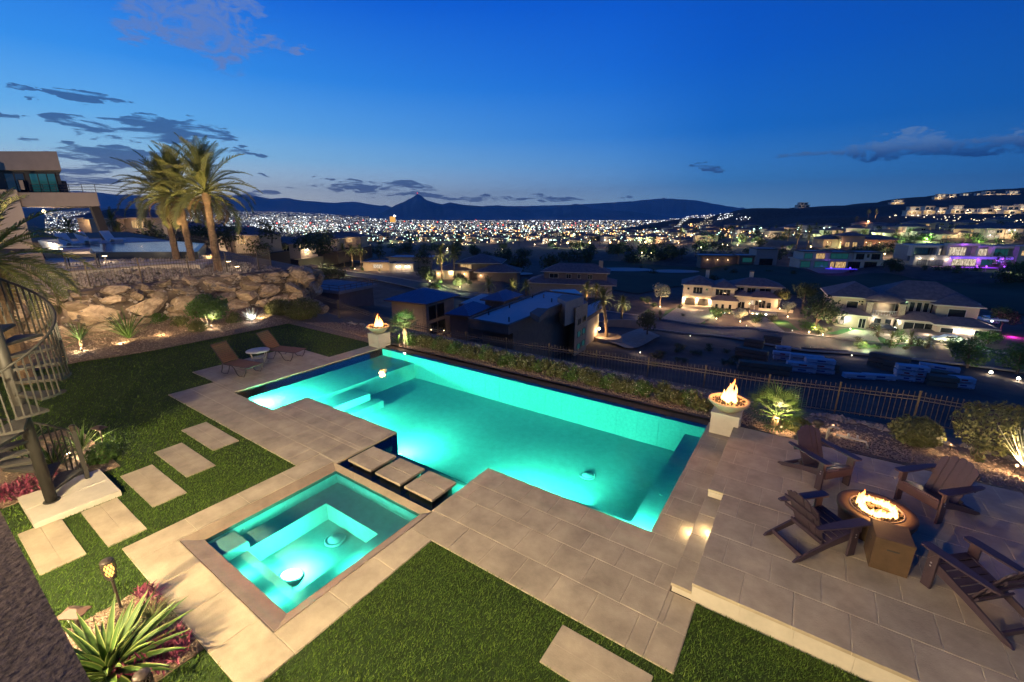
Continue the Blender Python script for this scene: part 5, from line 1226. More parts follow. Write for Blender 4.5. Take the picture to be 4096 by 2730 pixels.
for x0,y0,x1,y1,z,lab in ((10,-12,14.5,-10.6,.8,'long white planter wall with glowing step lights'),(18,-12.5,24.5,-10.5,.9,'white planter box at the street with small tree')):
    q = Vector(h.location)+Matrix.Rotation(h.rotation_euler.z,3,'Z')@Vector((x0,y0,0)); o = T('planter', lab, 'planter', (q.x,q.y,ground(q.x,q.y)), h.rotation_euler.z, 'white planters before the villa')
    stack(o,0,0,x1-x0,y1-y0,-1,z,'wall',wallw_m)
    for k in range(4): b = MB(); b.box(.4+k*1.1,-.06,.25,.8+k*1.1,-.004,.45); b.build('step_light', lamp_white if k % 2 else lamp_warm, o)
ws = T('address_wall', 'low garden wall bearing the white house number 120', 'wall', Vector(h.location)+Matrix.Rotation(h.rotation_euler.z,3,'Z')@Vector((18.8,-5.4,0)), h.rotation_euler.z)
b = MB(); b.box(0,0,-1,2.2,.3,2.5); b.build('dark_panel', walldk_m, ws); b = MB(); b.box(2.2,.05,-1,11,.3,1.7); b.build('wall', wallw_m, ws)
for k, chh in enumerate('120'):
    cu = bpy.data.curves.new('numeral', 'FONT'); cu.body = chh; cu.size = 1.0; cu.extrude = .02; to = bpy.data.objects.new('numeral', cu); C.objects.link(to)
    dg = bpy.context.evaluated_depsgraph_get(); me = bpy.data.meshes.new_from_object(to.evaluated_get(dg)); bpy.data.objects.remove(to); me.materials.clear(); me.materials.append(white_m)
    put('numeral', me, ws, (.8,-.03,1.65-.75*k), (R_(90),0,0))
# 2 large tan house at the right
h = house_at('large tan house with round turret, stone piers and bright porch lamps', 3332, 1299, -28)
wing(h, -1,2,9,14, 0,6.6, walltan_m, tile_m, rise=3.0, over=1.0); wing(h, 8.5,4,25,15, 0,6.8, walltan_m, tile_m, rise=3.6, over=1.0)
wing(h, 18.5,1.5,25.5,8, 0,6.3, walltan_m, tile_m, rise=2.0, over=.8)
wing(h, 0,-2.5,6,2, 0,3.1, walltan_m, tile_m, rise=1.2); wing(h, 11.6,-2.0,20,3.9, 0,2.9, walltan_m, tile_m, rise=1.5); wing(h, 17.5,-4.5,26.5,1.4, 0,2.9, walltan_m, tile_m, rise=1.4)
b = MB(); b.lathe([(3.1,-2),(3.1,3.4)], 28, (9.0,1.9,0)); b.build('turret_wall', walltan_m, h, True)
b = MB(); b.lathe([(2.2,3.4),(2.2,6.3)], 24, (9.0,3.2,0)); b.build('turret_wall', wallw_m, h, True)
b = MB(); b.lathe([(4.1,6.3),(4.2,6.8),(.05,8.2)], 28, (9.0,3.0,0)); b.build('turret_roof', tile_m, h, True)
for x in (5.6,11.6): b = MB(); b.box(x,-.6,-2,x+1.1,.6,6.0); b.box(x-.15,-.75,6.0,x+1.25,.75,6.25); b.build('stone_pier', stone_m, h)
b = MB()
for k in range(15): a = R_(200+140*k/14); b.box(9+3.0*math.cos(a)-.03,1.9+3.0*math.sin(a)-.03,3.4,9+3.0*math.cos(a)+.03,1.9+3.0*math.sin(a)+.03,4.4)
b.tube([(9+3.0*math.cos(R_(t)),1.9+3.0*math.sin(R_(t)),4.4) for t in range(200,345,10)], .06, 6); b.build('balustrade', white_m, h)
for k in range(4):
    a = R_(215+37*k); b = MB(); c0 = Vector((9+3.12*math.cos(a),1.9+3.12*math.sin(a),.5)); tt = Vector((-math.sin(a),math.cos(a),0))*.6; b.add([c0-tt,c0+tt,c0+tt+Vector((0,0,2.1)),c0-tt+Vector((0,0,2.1))],[(0,1,2,3)]); b.build('window', glass_m, h)
for k in range(6): a = 11.9+1.25*k; win(h,'f',a,a+.85,3.4,6.2,4,glass_m,0)
win(h,'f',2.2,4.3,4.0,5.7,2,glass_m,0); win(h,'f',20.6,23.4,3.5,5.6,1.5,glass_m,0); win(h,'f',12.6,18,.5,2.5,-2.0,glass_m,2); win(h,'f',.5,1.6,.9,2.6,-2.5,pane_white,1); win(h,'f',4.4,5.6,.3,2.5,-2.5,glass_m,1)
win(h,'f',18.2,20.2,.6,2.4,-4.5,glass_m,0); win(h,'f',23.6,25.9,.6,2.4,-4.5,glass_m,0)
for k in range(4): b = MB(); x, z = 5.2+.0*k+(k % 2)*.6, 5.0+(k//2)*.6; b.box(x-.9,1.97,z,x-.5,1.996,z+.35); b.build('block_window', pane_lit if k == 0 else glass_m, h)
cool = (1,.93,.78)
for x, y, z, pw in ((1.9,-2.9,2.5,260),(6.9,-1.2,3.0,200),(11.5,-1.9,2.8,260),(20.9,-5.0,2.3,200),(22.9,-5.0,2.3,200),(26.8,-1.5,4.2,160)): lamp_on(h,x,y,z,pw,cool,lamp_white,.2)
[light('garden_fill', h, (x_,-9,2.0), p_, (1,.88,.68), rad=.3) for x_, p_ in ((2,350),(9,450),(15,450),(21,200))]  # bare point lights added to lift the tan house front
light('canopy_lamp', h, (9,-.9,5.6), 160, WARMW, rad=.3)
b = MB(); b.box(25.2,-2.2,4.4,29.0,-1.2,4.7); b.build('canopy', white_m, h)
light('violet_lamp', h, (30.5,-1.5,1.6), 420, (1,.04,.8), rad=.3)
b = MB(); b.box(28.5,2.0,.6,31.5,2.2,.9); b.build('neon_strip', lamp_pink, h)
# 3 blue metal roofed villa below
def eave_house(label, l_, n_, r_, ez, wz, rise, inset, wall, roof, name='house', fas=walldk_m):
    l_, n_, r_ = (P(*q, ez) for q in (l_, n_, r_)); yaw = math.atan2(r_[1]-n_[1], r_[0]-n_[0]); dx = math.hypot(*(r_-n_)[:2]); dy = abs(np.dot((l_-n_)[:2], [-math.sin(yaw), math.cos(yaw)]))
    o = T(name, label, 'house', (n_[0], n_[1], wz), yaw); H_ = ez-wz
    wing(o, inset, inset, dx-inset, dy-inset, 0, H_, wall, roof, 'hip' if rise else 'flat', rise or 1, inset, fas); return o, dx, dy, H_
o, dx, dy, H_ = eave_house('stone cornered house with blue metal hip roof below the left fire bowl', (1553,1200), (1706,1223), (1842,1184), -8.2, -14.4, 1.7, .9, walltan_m, metal_m)
for a, z0 in ((1.6,3.3),(4.1,3.3)): win(o,'f',a,a+1.9,z0,z0+2.2,.9,glass_m,0,frame_m)
for a in (1.8,4.2): win(o,'f',a,a+1.9,.5,2.5,.9,glass_m,0,frame_m)
b = MB(); b.box(.75,.75,-1,1.5,1.5,H_-.05); b.build('stone_corner', stone_m, o)
lamp_on(o,4.0,-.4,1.0,40,WARM,lamp_warm,.1); light('yard_lamp', o, (-2.5,4,2.0), 200, WARM, rad=.2)
for lab, l_, n_, r_, ez, rise in (('low blue metal hip roof joined to the flat white roof',(1792,1255),(1878,1271),(1968,1232),-9.6,1.2),('small blue metal hip roof behind the flat white roof',(1936,1197),(2016,1212),(2094,1184),-8.6,1.2)):
    eave_house(lab, l_, n_, r_, ez, -14.5, rise, .7, walldk_m, metal_m)
# flat roofed modern house
zr = -6.6
o = T('house', 'dark modern house with big flat white roof below the pool fence', 'house', P(2033,1302,zr))
def poly_w(pts, z): return [tuple(P(u, v, z)[:2]) for u, v in pts]
pr_ = poly_w([(2033,1302),(1876,1275),(2182,1163),(2332,1181)], zr)
def inset(poly, d):
    c = np.mean(poly, 0); return [tuple(np.array(p)+(c-np.array(p))/np.linalg.norm(c-np.array(p))*d) for p in poly]
b = MB(); b.prism(pr_, zr-1.2, zr-.15, 1); b.prism(inset(pr_,.35), zr-.149, zr-.13, 0)
for a, c in zip(pr_, pr_[1:]+pr_[:1]): b.bar((*a,zr-.05),(*c,zr-.05),.3,.25,1)
b.build('roof', [flatroof_m, walldk_m], o, world=True)
b = MB(); b.prism(inset(pr_, 2.2), -16.5, zr-1.21); b.build('wall', walldk_m, o, world=True)
pb = poly_w([(2158,1270),(2120,1250),(2150,1232),(2195,1235)], zr+.6); b = MB(); b.prism(pb, zr-.12, zr+.6); b.build('parapet_box', walldk_m, o, world=True)
pb = poly_w([(2262,1210),(2230,1190),(2250,1178),(2336,1186)], zr+.6); b = MB(); b.prism(pb, zr-3, zr+.6); b.build('parapet_box', wallgrey_m, o, world=True)
for u, v in ((2036,1285),(1955,1258),(2130,1190),(2207,1207),(2038,1230),(2175,1190)):
    q = P(u, v, zr); b = MB(); b.tube([(q[0],q[1],zr-.1),(q[0],q[1],zr+.5)], .09, 7); b.build('vent_pipe', iron_dk, o, world=True)
pb = poly_w([(2296,1335),(2290,1215),(2330,1190),(2330,1330)], -9.) 
tw = poly_w([(2280,1218),(2330,1200),(2352,1215),(2303,1240)], -7.5); b = MB(); b.prism(tw, -17, -7.3); b.build('stair_tower', stone_m, o, world=True)
for z in (-9.2,-11.2,-13.2):
    a, c = np.array(tw[3]), np.array(tw[2]); 
    for t0 in (.2,.6): quadpanel('window', tuple(a+(c-a)*t0), tuple(a+(c-a)*(t0+.25)), z-1, z, glass_teal if z < -10 else glass_m, o)
l3 = poly_w([(2418,1228),(2325,1285),(2300,1245),(2400,1200)], -10.2); b = MB(); b.prism(l3, -10.9, -10.2); b.prism(inset(l3,.3), -10.199, -10.18, 1); b.build('low_roof', [walldk_m, flatroof_m], o, world=True)
b = MB(); b.prism(inset(l3, 1.3), -17, -10.91); b.build('lit_wall', walltan_m, o, world=True)
# white panel roof behind
o2 = T('house', 'low house with flat pale roof between the blue metal roofs', 'house', P(1850,1220,-10)); pw_ = poly_w([(1835,1212),(1925,1175),(1990,1182),(1985,1232),(1900,1228)], -10); b = MB(); b.prism(pw_, -15, -10.2, 1); b.prism(inset(pw_,.4), -10.199, -10, 0); b.build('roof', [flatroof_m, walldk_m], o2, world=True)
o2 = T('shed_roof', 'blue flat roofed outbuilding behind the big white roof', 'house', P(2240,1172,-12)); b = MB(); b.prism(poly_w([(2200,1160),(2300,1158),(2330,1178),(2230,1180)], -12), -16, -12); b.build('roof', metal_m, o2, world=True)
lp = hit(2394, 1362); wall_sconce('glowing lantern on the tan wall by the leaning lit palm', (lp[0],lp[1],lp[2]+2.2), 420, WARM, r=.28)
pot = hit(2430, 1365); ot = T('planter', 'round tan planter at the foot of the leaning lit palm', 'planter', (pot[0],pot[1],pot[2])); b = MB(); b.lathe([(2.6,-1),(2.6,.9),(2.35,.9),(2.3,.6),(.01,.6)], 28); b.build('wall', walltan_m, ot, True)
ot2 = hit(2480, 1310); ot = T('garden_wall', 'curved tan garden wall behind the lit palms', 'wall', (ot2[0],ot2[1],ot2[2]), CY); b = MB(); 
for k in range(12):
    a0, a1 = R_(20+10*k), R_(30+10*k); b.bar((5*math.cos(a0),-3+4*math.sin(a0),.4),(5*math.cos(a1),-3+4*math.sin(a1),.4),.3,2.4)
b.build('wall', walltan_m, ot)
# house under construction
zc = -9.6; o = T('building_shell', 'unfinished concrete building with guard rails round its flat roof', 'building', P(1357,1166,zc))
pc = poly_w([(1357,1166),(1105,1136),(1330,1118),(1510,1136)], zc); b = MB(); b.prism(pc, zc-.7, zc); b.build('roof_slab', M('raw_concrete', (.22,.22,.24), .85, .15, .6), o, world=True)
b = MB(); b.prism(inset(pc, 1.2), -16, zc-.71); b.build('wall', M('raw_wall', (.13,.11,.12), .9, .15, .8), o, world=True)
for i in range(4):
    a, c = np.array(pc[i]), np.array(pc[(i+1) % 4])
    for k in range(7):
        q = a+(c-a)*k/7; b = MB(); b.box(q[0]-.04,q[1]-.04,zc,q[0]+.04,q[1]+.04,zc+1.15); b.build('guard_post', wood_m, o, world=True)
    for z in (.55,1.1): b = MB(); b.bar((*a,zc+z),(*c,zc+z),.05,.1); b.build('guard_rail', wood_m, o, world=True)
light('work_lamp', o, (2.5,-1.0,-2.8), 60, WARM, rad=.2)
# mid houses
h = house_at('grey tile roofed two storey house in front of the golf course', 2075, 1172, -14)
wing(h, 3,4,32,16, 0,3.2, wallgrey_m, tile_m, rise=2.6, over=1.6); wing(h, 8,6,30,15, 0,7.0, walldk_m, tile_m, rise=2.6, over=1.1)
for a, c in ((10,13),(16,17.6),(20,21),(23.5,25)): win(h,'f',a,c,4.9,6.4,6,glass_m,1)
b = MB(); b.box(27,9,8,28.4,10.4,11); b.build('chimney', stone_m, h)
h = house_at('tile roofed house with lit porch piers behind two lit palms', 1740, 1120, -6)
wing(h, 0,2,14,14, 0,3.6, walltan_m, tile_m, rise=2.4, over=1.2); wing(h, 9,4,26,20, 0,6.4, walldk_m, tile_m, rise=3.0, over=1.3); wing(h, 18,-2,34,10, 0,3.6, walldk_m, tile_m, rise=2.6, over=1.2)
win(h,'f',10,14.5,4.0,5.9,4,pane_lit,1); win(h,'f',2,3.4,.4,2.8,2,pane_lit,0)
for x, y in ((1,1.6),(6.2,1.6),(12,1.5),(19.5,-2.4)): lamp_on(h,x,y,2.4,220,WARM)
h = house_at('low modern lit house with arched garage lamps at the far left of the street', 1455, 1085, -6)
wing(h, 0,0,15,10, 0,4.0, walltan_m, flatroof_m, 'flat', over=.8, fas=walldk_m); wing(h, 12,3,34,16, 0,6.2, wallgrey_m, flatroof_m, 'flat', over=1.0, fas=walldk_m); wing(h, 15,-5,27,2.9, 0,4.0, walltan_m, flatroof_m, 'flat', over=.4, fas=stone_m)
win(h,'f',5.2,9.8,1.6,3.2,0,pane_white,1)
for a in (18.2,22.6): win(h,'f',a,a+3.4,.1,2.6,-5,walldk_m,0,stone_m,'garage_door'); lamp_on(h,a+.8,-5.5,3.0,330,(1,.85,.62),lamp_white,.3); lamp_on(h,a+2.4,-5.5,3.0,330,(1,.85,.62),lamp_white,.3)
for x in (1,4,9,13): light('garden_fill', h, (x,-3.2,1.8), 300, WARM, rad=.2)
# modern houses across the fairway
h = house_at('white two level modern house with blue lit pool edge', 3195, 1072, -8)
wing(h, 0,0,36,10, 0,3.6, wallw_m, flatroof_m, 'flat', over=.7, fas=wallw_m); wing(h, 2,2,13,12, 3.6,7.2, wallw_m, flatroof_m, 'flat', over=.8, fas=walldk_m); wing(h, 13,3,24,12, 3.6,7.0, wallw_m, flatroof_m, 'flat', over=1.4, fas=walldk_m); wing(h, 24,2,36,12, 3.6,7.0, wallw_m, flatroof_m, 'flat', over=.8, fas=walldk_m)
for a, c, z0, z1, off, m_ in ((2.6,6,4.2,6.6,2,glass_teal),(7.6,11.4,4.2,6.6,2,pane_lit),(14.5,22,4.2,6.6,3,glass_teal),(25,28.2,4.2,6.6,2,glass_m),(29.6,30.4,5,6.4,2,glass_m),(31.5,35,4.2,6.6,2,glass_m),(.6,4.6,.3,3,0,glass_teal),(6.6,12.4,.3,3,0,glass_teal),(13.4,15,.3,3,0,pane_lit),(15.6,20,.3,3,0,pane_lit),(21,26,.3,3,0,glass_m),(28,33,.3,3,0,glass_m)): win(h,'f',a,c,z0,z1,off,m_,2,frame_m)
b = MB(); b.box(10,-6,.1,22,-3,.4); b.build('pool_edge', M('blue_pool_edge', (.1,.1,.2), .4, 0, emit=(.06,.03,1), es=.8), h)
lamp_on(h,12,-4,.7,120,(.12,.05,1),lamp_blue,.3); lamp_on(h,20,-4,.7,120,(.12,.05,1),lamp_blue,.3); light('accent_lamp', h, (11,-1.5,5), 90, (.3,.1,1), rad=.3)
h = house_at('wide modern house washed in violet light beyond the fairway', 3650, 1062, -12)
wing(h, 0,0,40,12, 0,4.0, wallw_m, flatroof_m, 'flat', over=.3, fas=wallw_m, para=.5); wing(h, -1,3,38,14, 4.2,8.6, wallgrey_m, flatroof_m, 'flat', over=.4, fas=wallw_m, para=.2)
for x0, x1, z1 in ((-1.5,9,8.6),(12,24,9.6),(29,40,8.6)): b = MB(); b.box(x0,.2,z1-.5,x1,3,z1+.4); b.box(x0,.2,4.2,x0+.9,2.99,z1-.5); b.box(x1-.9,.2,4.2,x1,2.99,z1-.5); b.build('portal_frame', wallw_m, h)
for a, c, z0, z1, off, m_ in ((1,7,4.6,7.6,3,glass_m),(8.2,11.4,4.6,7.4,3,pane_white),(13,21,4.6,8.2,3,pane_white),(24.4,29,4.6,7.6,3,pane_white),(30,38,4.6,7.6,3,glass_teal),(1.6,5,.2,2.6,0,M('grey_garage', (.2,.18,.17), .6, .1, 2)),(6,11.5,.2,2.6,0,MT['grey_garage']),(15,24,.3,3.2,0,pane_white),(26,30,.3,3.0,0,glass_teal),(32,37,.3,3.0,0,glass_teal)): win(h,'f',a,c,z0,z1,off,m_,3,frame_m)
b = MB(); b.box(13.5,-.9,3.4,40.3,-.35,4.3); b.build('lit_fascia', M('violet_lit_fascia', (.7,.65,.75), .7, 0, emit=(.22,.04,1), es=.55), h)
for x, z, pw in ((16,2.6,500),(24,2.6,400),(33,2.6,500),(18,9,350),(27,8.8,350),(39,8,250)): light('violet_lamp', h, (x,-1.3,z), pw, (.35,.08,1), rad=.3)
for x in (12.5,2,7): lamp_on(h,x,-.5,3.2,130,(1,.9,.75),lamp_white,.14)
b = MB(); b.box(14,-9,.05,38,-6.5,.35); b.build('pool_edge', M('violet_pool_edge', (.2,.1,.2), .4, 0, emit=(.36,.03,1), es=1.1), h)
for x in (20,23.5,30): lamp_on(h,x,-7,.8,60,(.4,.1,1),lamp_violet,.35)
h = house_at('dark modern house with flat roofs and teal window left of the white one', 2955, 1060, -10)
wing(h, 0,0,9,10, 0,4.4, walldk_m, flatroof_m, 'flat', over=1.2, fas=walldk_m); wing(h, 7,-2,17,9, 0,8.0, wallgrey_m, flatroof_m, 'flat', over=.8, fas=walldk_m); wing(h, -18,3,0,12, 0,4.0, walldk_m, flatroof_m, 'flat', over=1.6, fas=walldk_m)
win(h,'f',1.5,6,1.4,3.6,0,glass_teal,3,frame_m); win(h,'f',9,15,.4,3.4,-2,glass_m,1,frame_m)
for x in (-15,-10,-5): lamp_on(h,x,2,2.2,60,WARM)
h = house_at('house with curved orange lit eaves among palms above the white modern house', 3290, 992, -10)
wing(h, 0,0,40,14, 0,5.0, walltan_m, tile_m, rise=2.6, over=2.2, fas=walltan_m); wing(h, 8,-4,20,4, 0,7.2, walltan_m, tile_m, rise=2.0, over=2.0, fas=walltan_m)
for a in (2,10,14,24,30): win(h,'f',a,a+2.4,1,3.6,-4 if 8 < a < 18 else 0,pane_lit,1,frame_m)
for x in (1,7,22,29,36): lamp_on(h,x,-2.5 if x != 7 else -5,3.6,260,(1,.5,.22))
h = house_at('pale two storey villa with lit porches on the right hillside', 3910, 955, -14)
wing(h, 0,0,30,14, 0,8, wallw_m, tile_m, rise=2.4, over=1.2); wing(h, 3,-3,10,0, 0,8, wallw_m, flatroof_m, 'flat')
for a, c, z0, lit in ((4,9,4.6,1),(4,9,.6,1),(12,16,4.8,0),(18,21,4.6,1),(23,26,4.6,1),(12,15,.6,1)): win(h,'f',a,c,z0,z0+2.4,-3 if a == 4 else 0,pane_white if lit else glass_m,1)
lamp_on(h,20,-.6,7,200,(.95,1,.9),lamp_white,.25); lamp_on(h,24,-.6,7,200,(.95,1,.9),lamp_white,.25); lamp_on(h,6,-3.5,3,120,(.95,1,.9),lamp_white,.2)
h = house_at('plain grey modern block cut by the right frame edge', 4060, 1060, -14)
wing(h, 0,0,20,12, 0,7.5, wallgrey_m, flatroof_m, 'flat', over=.5, fas=wallgrey_m); win(h,'f',1,3,4,6,0,pane_lit,0)
LEFT_TREES = []
# left: houses behind the palms
for u, v, yaw, lab, lx in ((320,925,10,'blue tiled roof house with lit wall seen under the neighbour balcony',1),(800,985,-5,'dark tile roofed house with lit entry right of the date palms',1),(1020,1010,-10,'dark house among trees left of the construction site',0),(620,955,5,'low dark roofed house behind the date palm trunks',0),(1180,985,0,'tan house half hidden behind the trees left of the starburst lamp',1),(1290,975,0,'tan house with tile roof right of the starburst lamp',1)):
    d = ray(u, v); D = {320:128,800:150,1020:190,620:170,1180:230,1290:250}[u]; q = CAM+d*D
    h = T('house', lab, 'house', q, CY+R_(yaw)); wing(h, 0,0,22,12, 0,3.6, walltan_m, tile_m, rise=2.6, over=1.2); wing(h, 5,-3,12,0, 0,3.4, walltan_m, tile_m, rise=1.4, over=.9)
    b = MB(); b.box(-3,-5,-9,24,13,-2.4); b.build('plinth', soil_m, h)
    win(h,'f',14,17,.8,2.8,0,pane_lit if lx else glass_m,1)
    if lx: light('house_light', h, (3,-1.5,2.4), 260, WARM, rad=.2); light('house_light', h, (16,-1.5,2.4), 200, WARM, rad=.2)
for k in range(26):
    rs_ = random.Random(k+50); u, v, D = rs_.uniform(560, 1330), rs_.uniform(960, 1030), rs_.uniform(95, 210); q = PD(u, v, D); LEFT_TREES.append((q, rs_.uniform(4,7), rs_.uniform(3,5.5), rs_.choice((0,1,1))))
# far row: houses beyond the fairway and on the flats, three patterns copied
protos = []
for k in range(3):
    h = T('distant_house', '', 'house', (0,0,-200)); w = (20,24,17)[k]
    wing(h, 0,0,w,12, 0,(6.2,3.6,6.6)[k], (walltan_m,wallw_m,wallgrey_m)[k], tile_m, rise=2.6, over=1.0); wing(h, 3,-3,9,0, 0,3.2, (walltan_m,wallw_m,wallgrey_m)[k], tile_m, rise=1.2)
    for a in (2,11,14): win(h,'f',a,a+1.8,.6,2.6,0 if a != 2 else 0,(pane_lit,glass_m,pane_lit)[(a+k) % 3],0)
    if k != 1: win(h,'f',11,14,4,5.6,0,glass_m if k else pane_lit,1)
    protos.append(h)
rs = random.Random(21)
def far_house(i, u, v, lab, grp, sc=1.):
    q = hit(u, v); p = protos[i % 3]; yaw = CY+rs.uniform(-.5,.4)
    if i % 2: light('house_light', None, (q[0]+6*_f[0]*-1, q[1]-6*_f[1], q[2]+3.5), rs.choice((1500,2500,4000)), rs.choice(((1,.6,.28),(1,.7,.4),(.7,1,.55),(1,.85,.6))), rad=.4)  # free point light added to brighten the trees and houses around
    if '_used' not in p: p['_used'] = 1; p.location = q; p.rotation_euler = (0,0,yaw); p['label'] = lab; p['group'] = grp; return p
    o = dup(p, q, yaw, lab, grp); o.scale = (sc,)*3; return o
i = 0; pos = []
for u in range(1120, 2800, 76):
    for v in (968, 950):
        i += 1; far_house(i, u+rs.uniform(-25,25)+(36 if v == 950 else 0), v+rs.uniform(-8,7), 'small tile roofed house in the row beyond the dark fairway trees', 'row of houses beyond the fairway')
for u in range(2680, 4090, 80):
    for v in (945, 920):
        i += 1; far_house(i, u+rs.uniform(-30,30), v+rs.uniform(-12,12), 'small house among lit palms at the foot of the right hill', 'houses at the foot of the right hill', 1.15)
for u in range(1300, 2900, 64):
    i += 1; far_house(i, u+rs.uniform(-28,28), 932+rs.uniform(-8,6), 'tiny far house at the edge of the city lights', 'far houses at the edge of the city', 1.3)
for p in protos:
    if '_used' in p: del p['_used']
# ridge houses: pale modern blocks on the right hill
def ridge_house(u, v, D, w, hgt, lab, lit=True, g_='pale modern houses terraced on the right hill'):
    q = PD(u, v, D); o = T('ridge_house', lab, 'house', q, CY+R_(rs.uniform(-25,5)), g_)
    wing(o, 0,0,w,w*.5, 0,hgt*.5, wallw_m, flatroof_m, 'flat', over=.8, fas=wallw_m); wing(o, w*.2,w*.1,w*.9,w*.5, hgt*.5,hgt, wallw_m, flatroof_m, 'flat', over=.8, fas=wallw_m)
    for a in (.06,.38,.7): win(o,'f',w*a,w*(a+.22),hgt*.08,hgt*.4,0,(pane_lit if lit and rs.random() < .75 else glass_m),1)
    for a in (.3,.6): win(o,'f',w*a,w*(a+.2),hgt*.58,hgt*.9,w*.1,(pane_white if lit and rs.random() < .5 else glass_m),1)
    light('yard_lamp', o, (w*.4,-5,4), 2600 if lit else 300, WARMW, rad=.5); return o
for k, u in enumerate((3625,3690,3745,3800,3850,3905,3960,4010,4060)): ridge_house(u, 855+rs.uniform(-12,14), 640+rs.uniform(-40,60), rs.uniform(16,24), rs.uniform(9,13), 'pale modern house in the lower tier of hillside homes, %s from the left' % ORD[k])
for k, u in enumerate((3735,3790,3840,3890,3930,3975,4020,4065,4105)): ridge_house(u, 800-(u-3735)*.028+rs.uniform(-4,4), 1120+rs.uniform(-20,40), rs.uniform(20,32), rs.uniform(10,16), 'pale modern house in the ridge top row, %s from the left' % ORD[k], g_='pale modern houses along the ridge top')
ridge_house(3190, 831, 930, 24, 10, 'lone boxy house on the ridge left of the hill homes', False, None); ridge_house(3562, 820, 980, 26, 10, 'lone glassy house on the ridge middle', True, None)
# ================================================================== VEHICLES
def car(name, label, loc, rz, body, L_=4.7, W_=1.85, Hh=1.45, suv=False):
    o = T(name, label, 'car', loc, rz); pm = body
    pr_ = [(-.5,.30),(-.5,.62),(-.47,.66),(-.36,.68),(-.22,1.0),(.12,1.0),(.27,.70),(.46,.60),(.5,.48),(.5,.30)] if not suv else [(-.5,.32),(-.5,.68),(-.48,.74),(-.44,1.0),(.14,1.0),(.25,.72),(.46,.64),(.5,.5),(.5,.32)]
    pr_ = [(x*L_, z*Hh) for x, z in pr_]; m_ = len(pr_); b = MB(); v = []
    for y, s in ((-.5,.93),(-.44,1.),(.44,1.),(.5,.93)):
        for x, z in pr_: k_ = 1 if z < .7*Hh else (.80 if abs(y) == .5 else .86); v.append((x, y*W_*k_, z*(s if z > .7*Hh else 1)))
    f = [tuple(range(m_)), tuple(range(3*m_,4*m_))[::-1]]+[(q*m_+i, (q+1)*m_+i, (q+1)*m_+(i+1) % m_, q*m_+(i+1) % m_) for q in range(3) for i in range(m_)]
    b.add(v, f); b.build('body', pm, o)
    b = MB()
    for s in (-1,1):
        y = s*.455*W_; x0, x1 = (-.30,.16) if not suv else (-.42,.17); b.add([(x0*L_,y*.98,.70*Hh),(x1*L_+.35,y*.98,.70*Hh),(x1*L_-.05,y*.86,.95*Hh),(x0*L_+.3,y*.86,.95*Hh)], [(0,1,2,3)])
    b.build('side_windows', glass_m, o)
    b = MB(); x0, x1 = (-.365,-.235) if not suv else (-.487,-.452); b.add([(x0*L_-.01,-.38*W_,.70*Hh),(x0*L_-.01,.38*W_,.70*Hh),(x1*L_-.01,.34*W_,.96*Hh),(x1*L_-.01,-.34*W_,.96*Hh)], [(0,1,2,3)]); b.build('rear_window', glass_m, o)
    wm = MB().lathe([(.33,-.11),(.33,.11)], 18).mesh('wheel', iron_dk); rm = MB().lathe([(.22,-.116),(.22,.116)], 12).mesh('rim', MT['steel'])
    for x in (-.31,.32):
        for s in (-1,1):
            w = put('wheel', wm, o, (x*L_, s*.45*W_, .33), (R_(90),0,0)); put('rim', rm, w)
    for s in (-1,1):
        b = MB(); b.box(-.503*L_, s*.36*W_-.15, .5*Hh, -.495*L_, s*.36*W_+.15, .58*Hh); b.build('tail_light', lamp_red if suv == 2 else M('red_lens', (.3,.02,.02), .3, 0), o)
        b = MB(); b.box(.49*L_, s*.36*W_-.15, .44*Hh, .503*L_, s*.36*W_+.15, .5*Hh); b.build('headlight', glass_m, o)
    return o
q = hit(3790, 1378); car('sedan', 'white sedan parked on the circular drive of the tan house', (q[0],q[1],q[2]+.4), CY+R_(160), M('white_car_paint', (.75,.75,.74), .25, 0, spec=.7))
q = hit(3530, 1335); car('sport_utility_vehicle', 'black sport utility vehicle parked by the turret of the tan house', (q[0],q[1],q[2]+.4), CY+R_(-15), M('black_car_paint', (.015,.015,.017), .2, 0, spec=.8), 4.9, 1.95, 1.8, True)
q = hit(3945, 1300); car('sport_utility_vehicle', 'white sport utility vehicle lit pink in the side yard of the tan house', (q[0],q[1],q[2]+.4), CY+R_(70), MT['white_car_paint'], 4.8, 1.9, 1.75, True)
# ================================================================== LUMBER YARD
wrapw = M('white_pack_wrap', (.42,.44,.50), .6, .12, 2); lum = M('stacked_lumber', (.20,.13,.085), .85, .25, 3, stretch=(1,12,12)); redp = M('red_print', (.30,.04,.04), .7, 0)
def pack(u, v, yaw, L_, W_, n, mat, lab):
    q = hit(u, v); o = T('lumber_pack', lab, 'lumber stack', (q[0],q[1],q[2]), CY+R_(yaw), 'lumber packs in the street side yard')
    for k in range(n):
        b = MB(); z = .1+k*.72; j = rs.uniform(-.1,.1)
        for s in (-.3,.3): b.box(s*L_-.06,-W_/2,z-.1,s*L_+.06,W_/2,z-.002)
        b.box(-L_/2+j,-W_/2,z,L_/2+j,W_/2,z+.60); b.build('bundle', mat, o)
        if mat is wrapw:
            b = MB()
            b.box(-L_*.42+j,-W_/2-.006,z+.05,L_*.40+j,-W_/2-.002,z+.13); b.box(-L_*.12+j,-W_/2-.006,z+.26,L_*.16+j,-W_/2-.002,z+.46)
            b.build('print_mark', redp if k % 2 else M('blue_print', (.05,.07,.2), .7, 0), o)
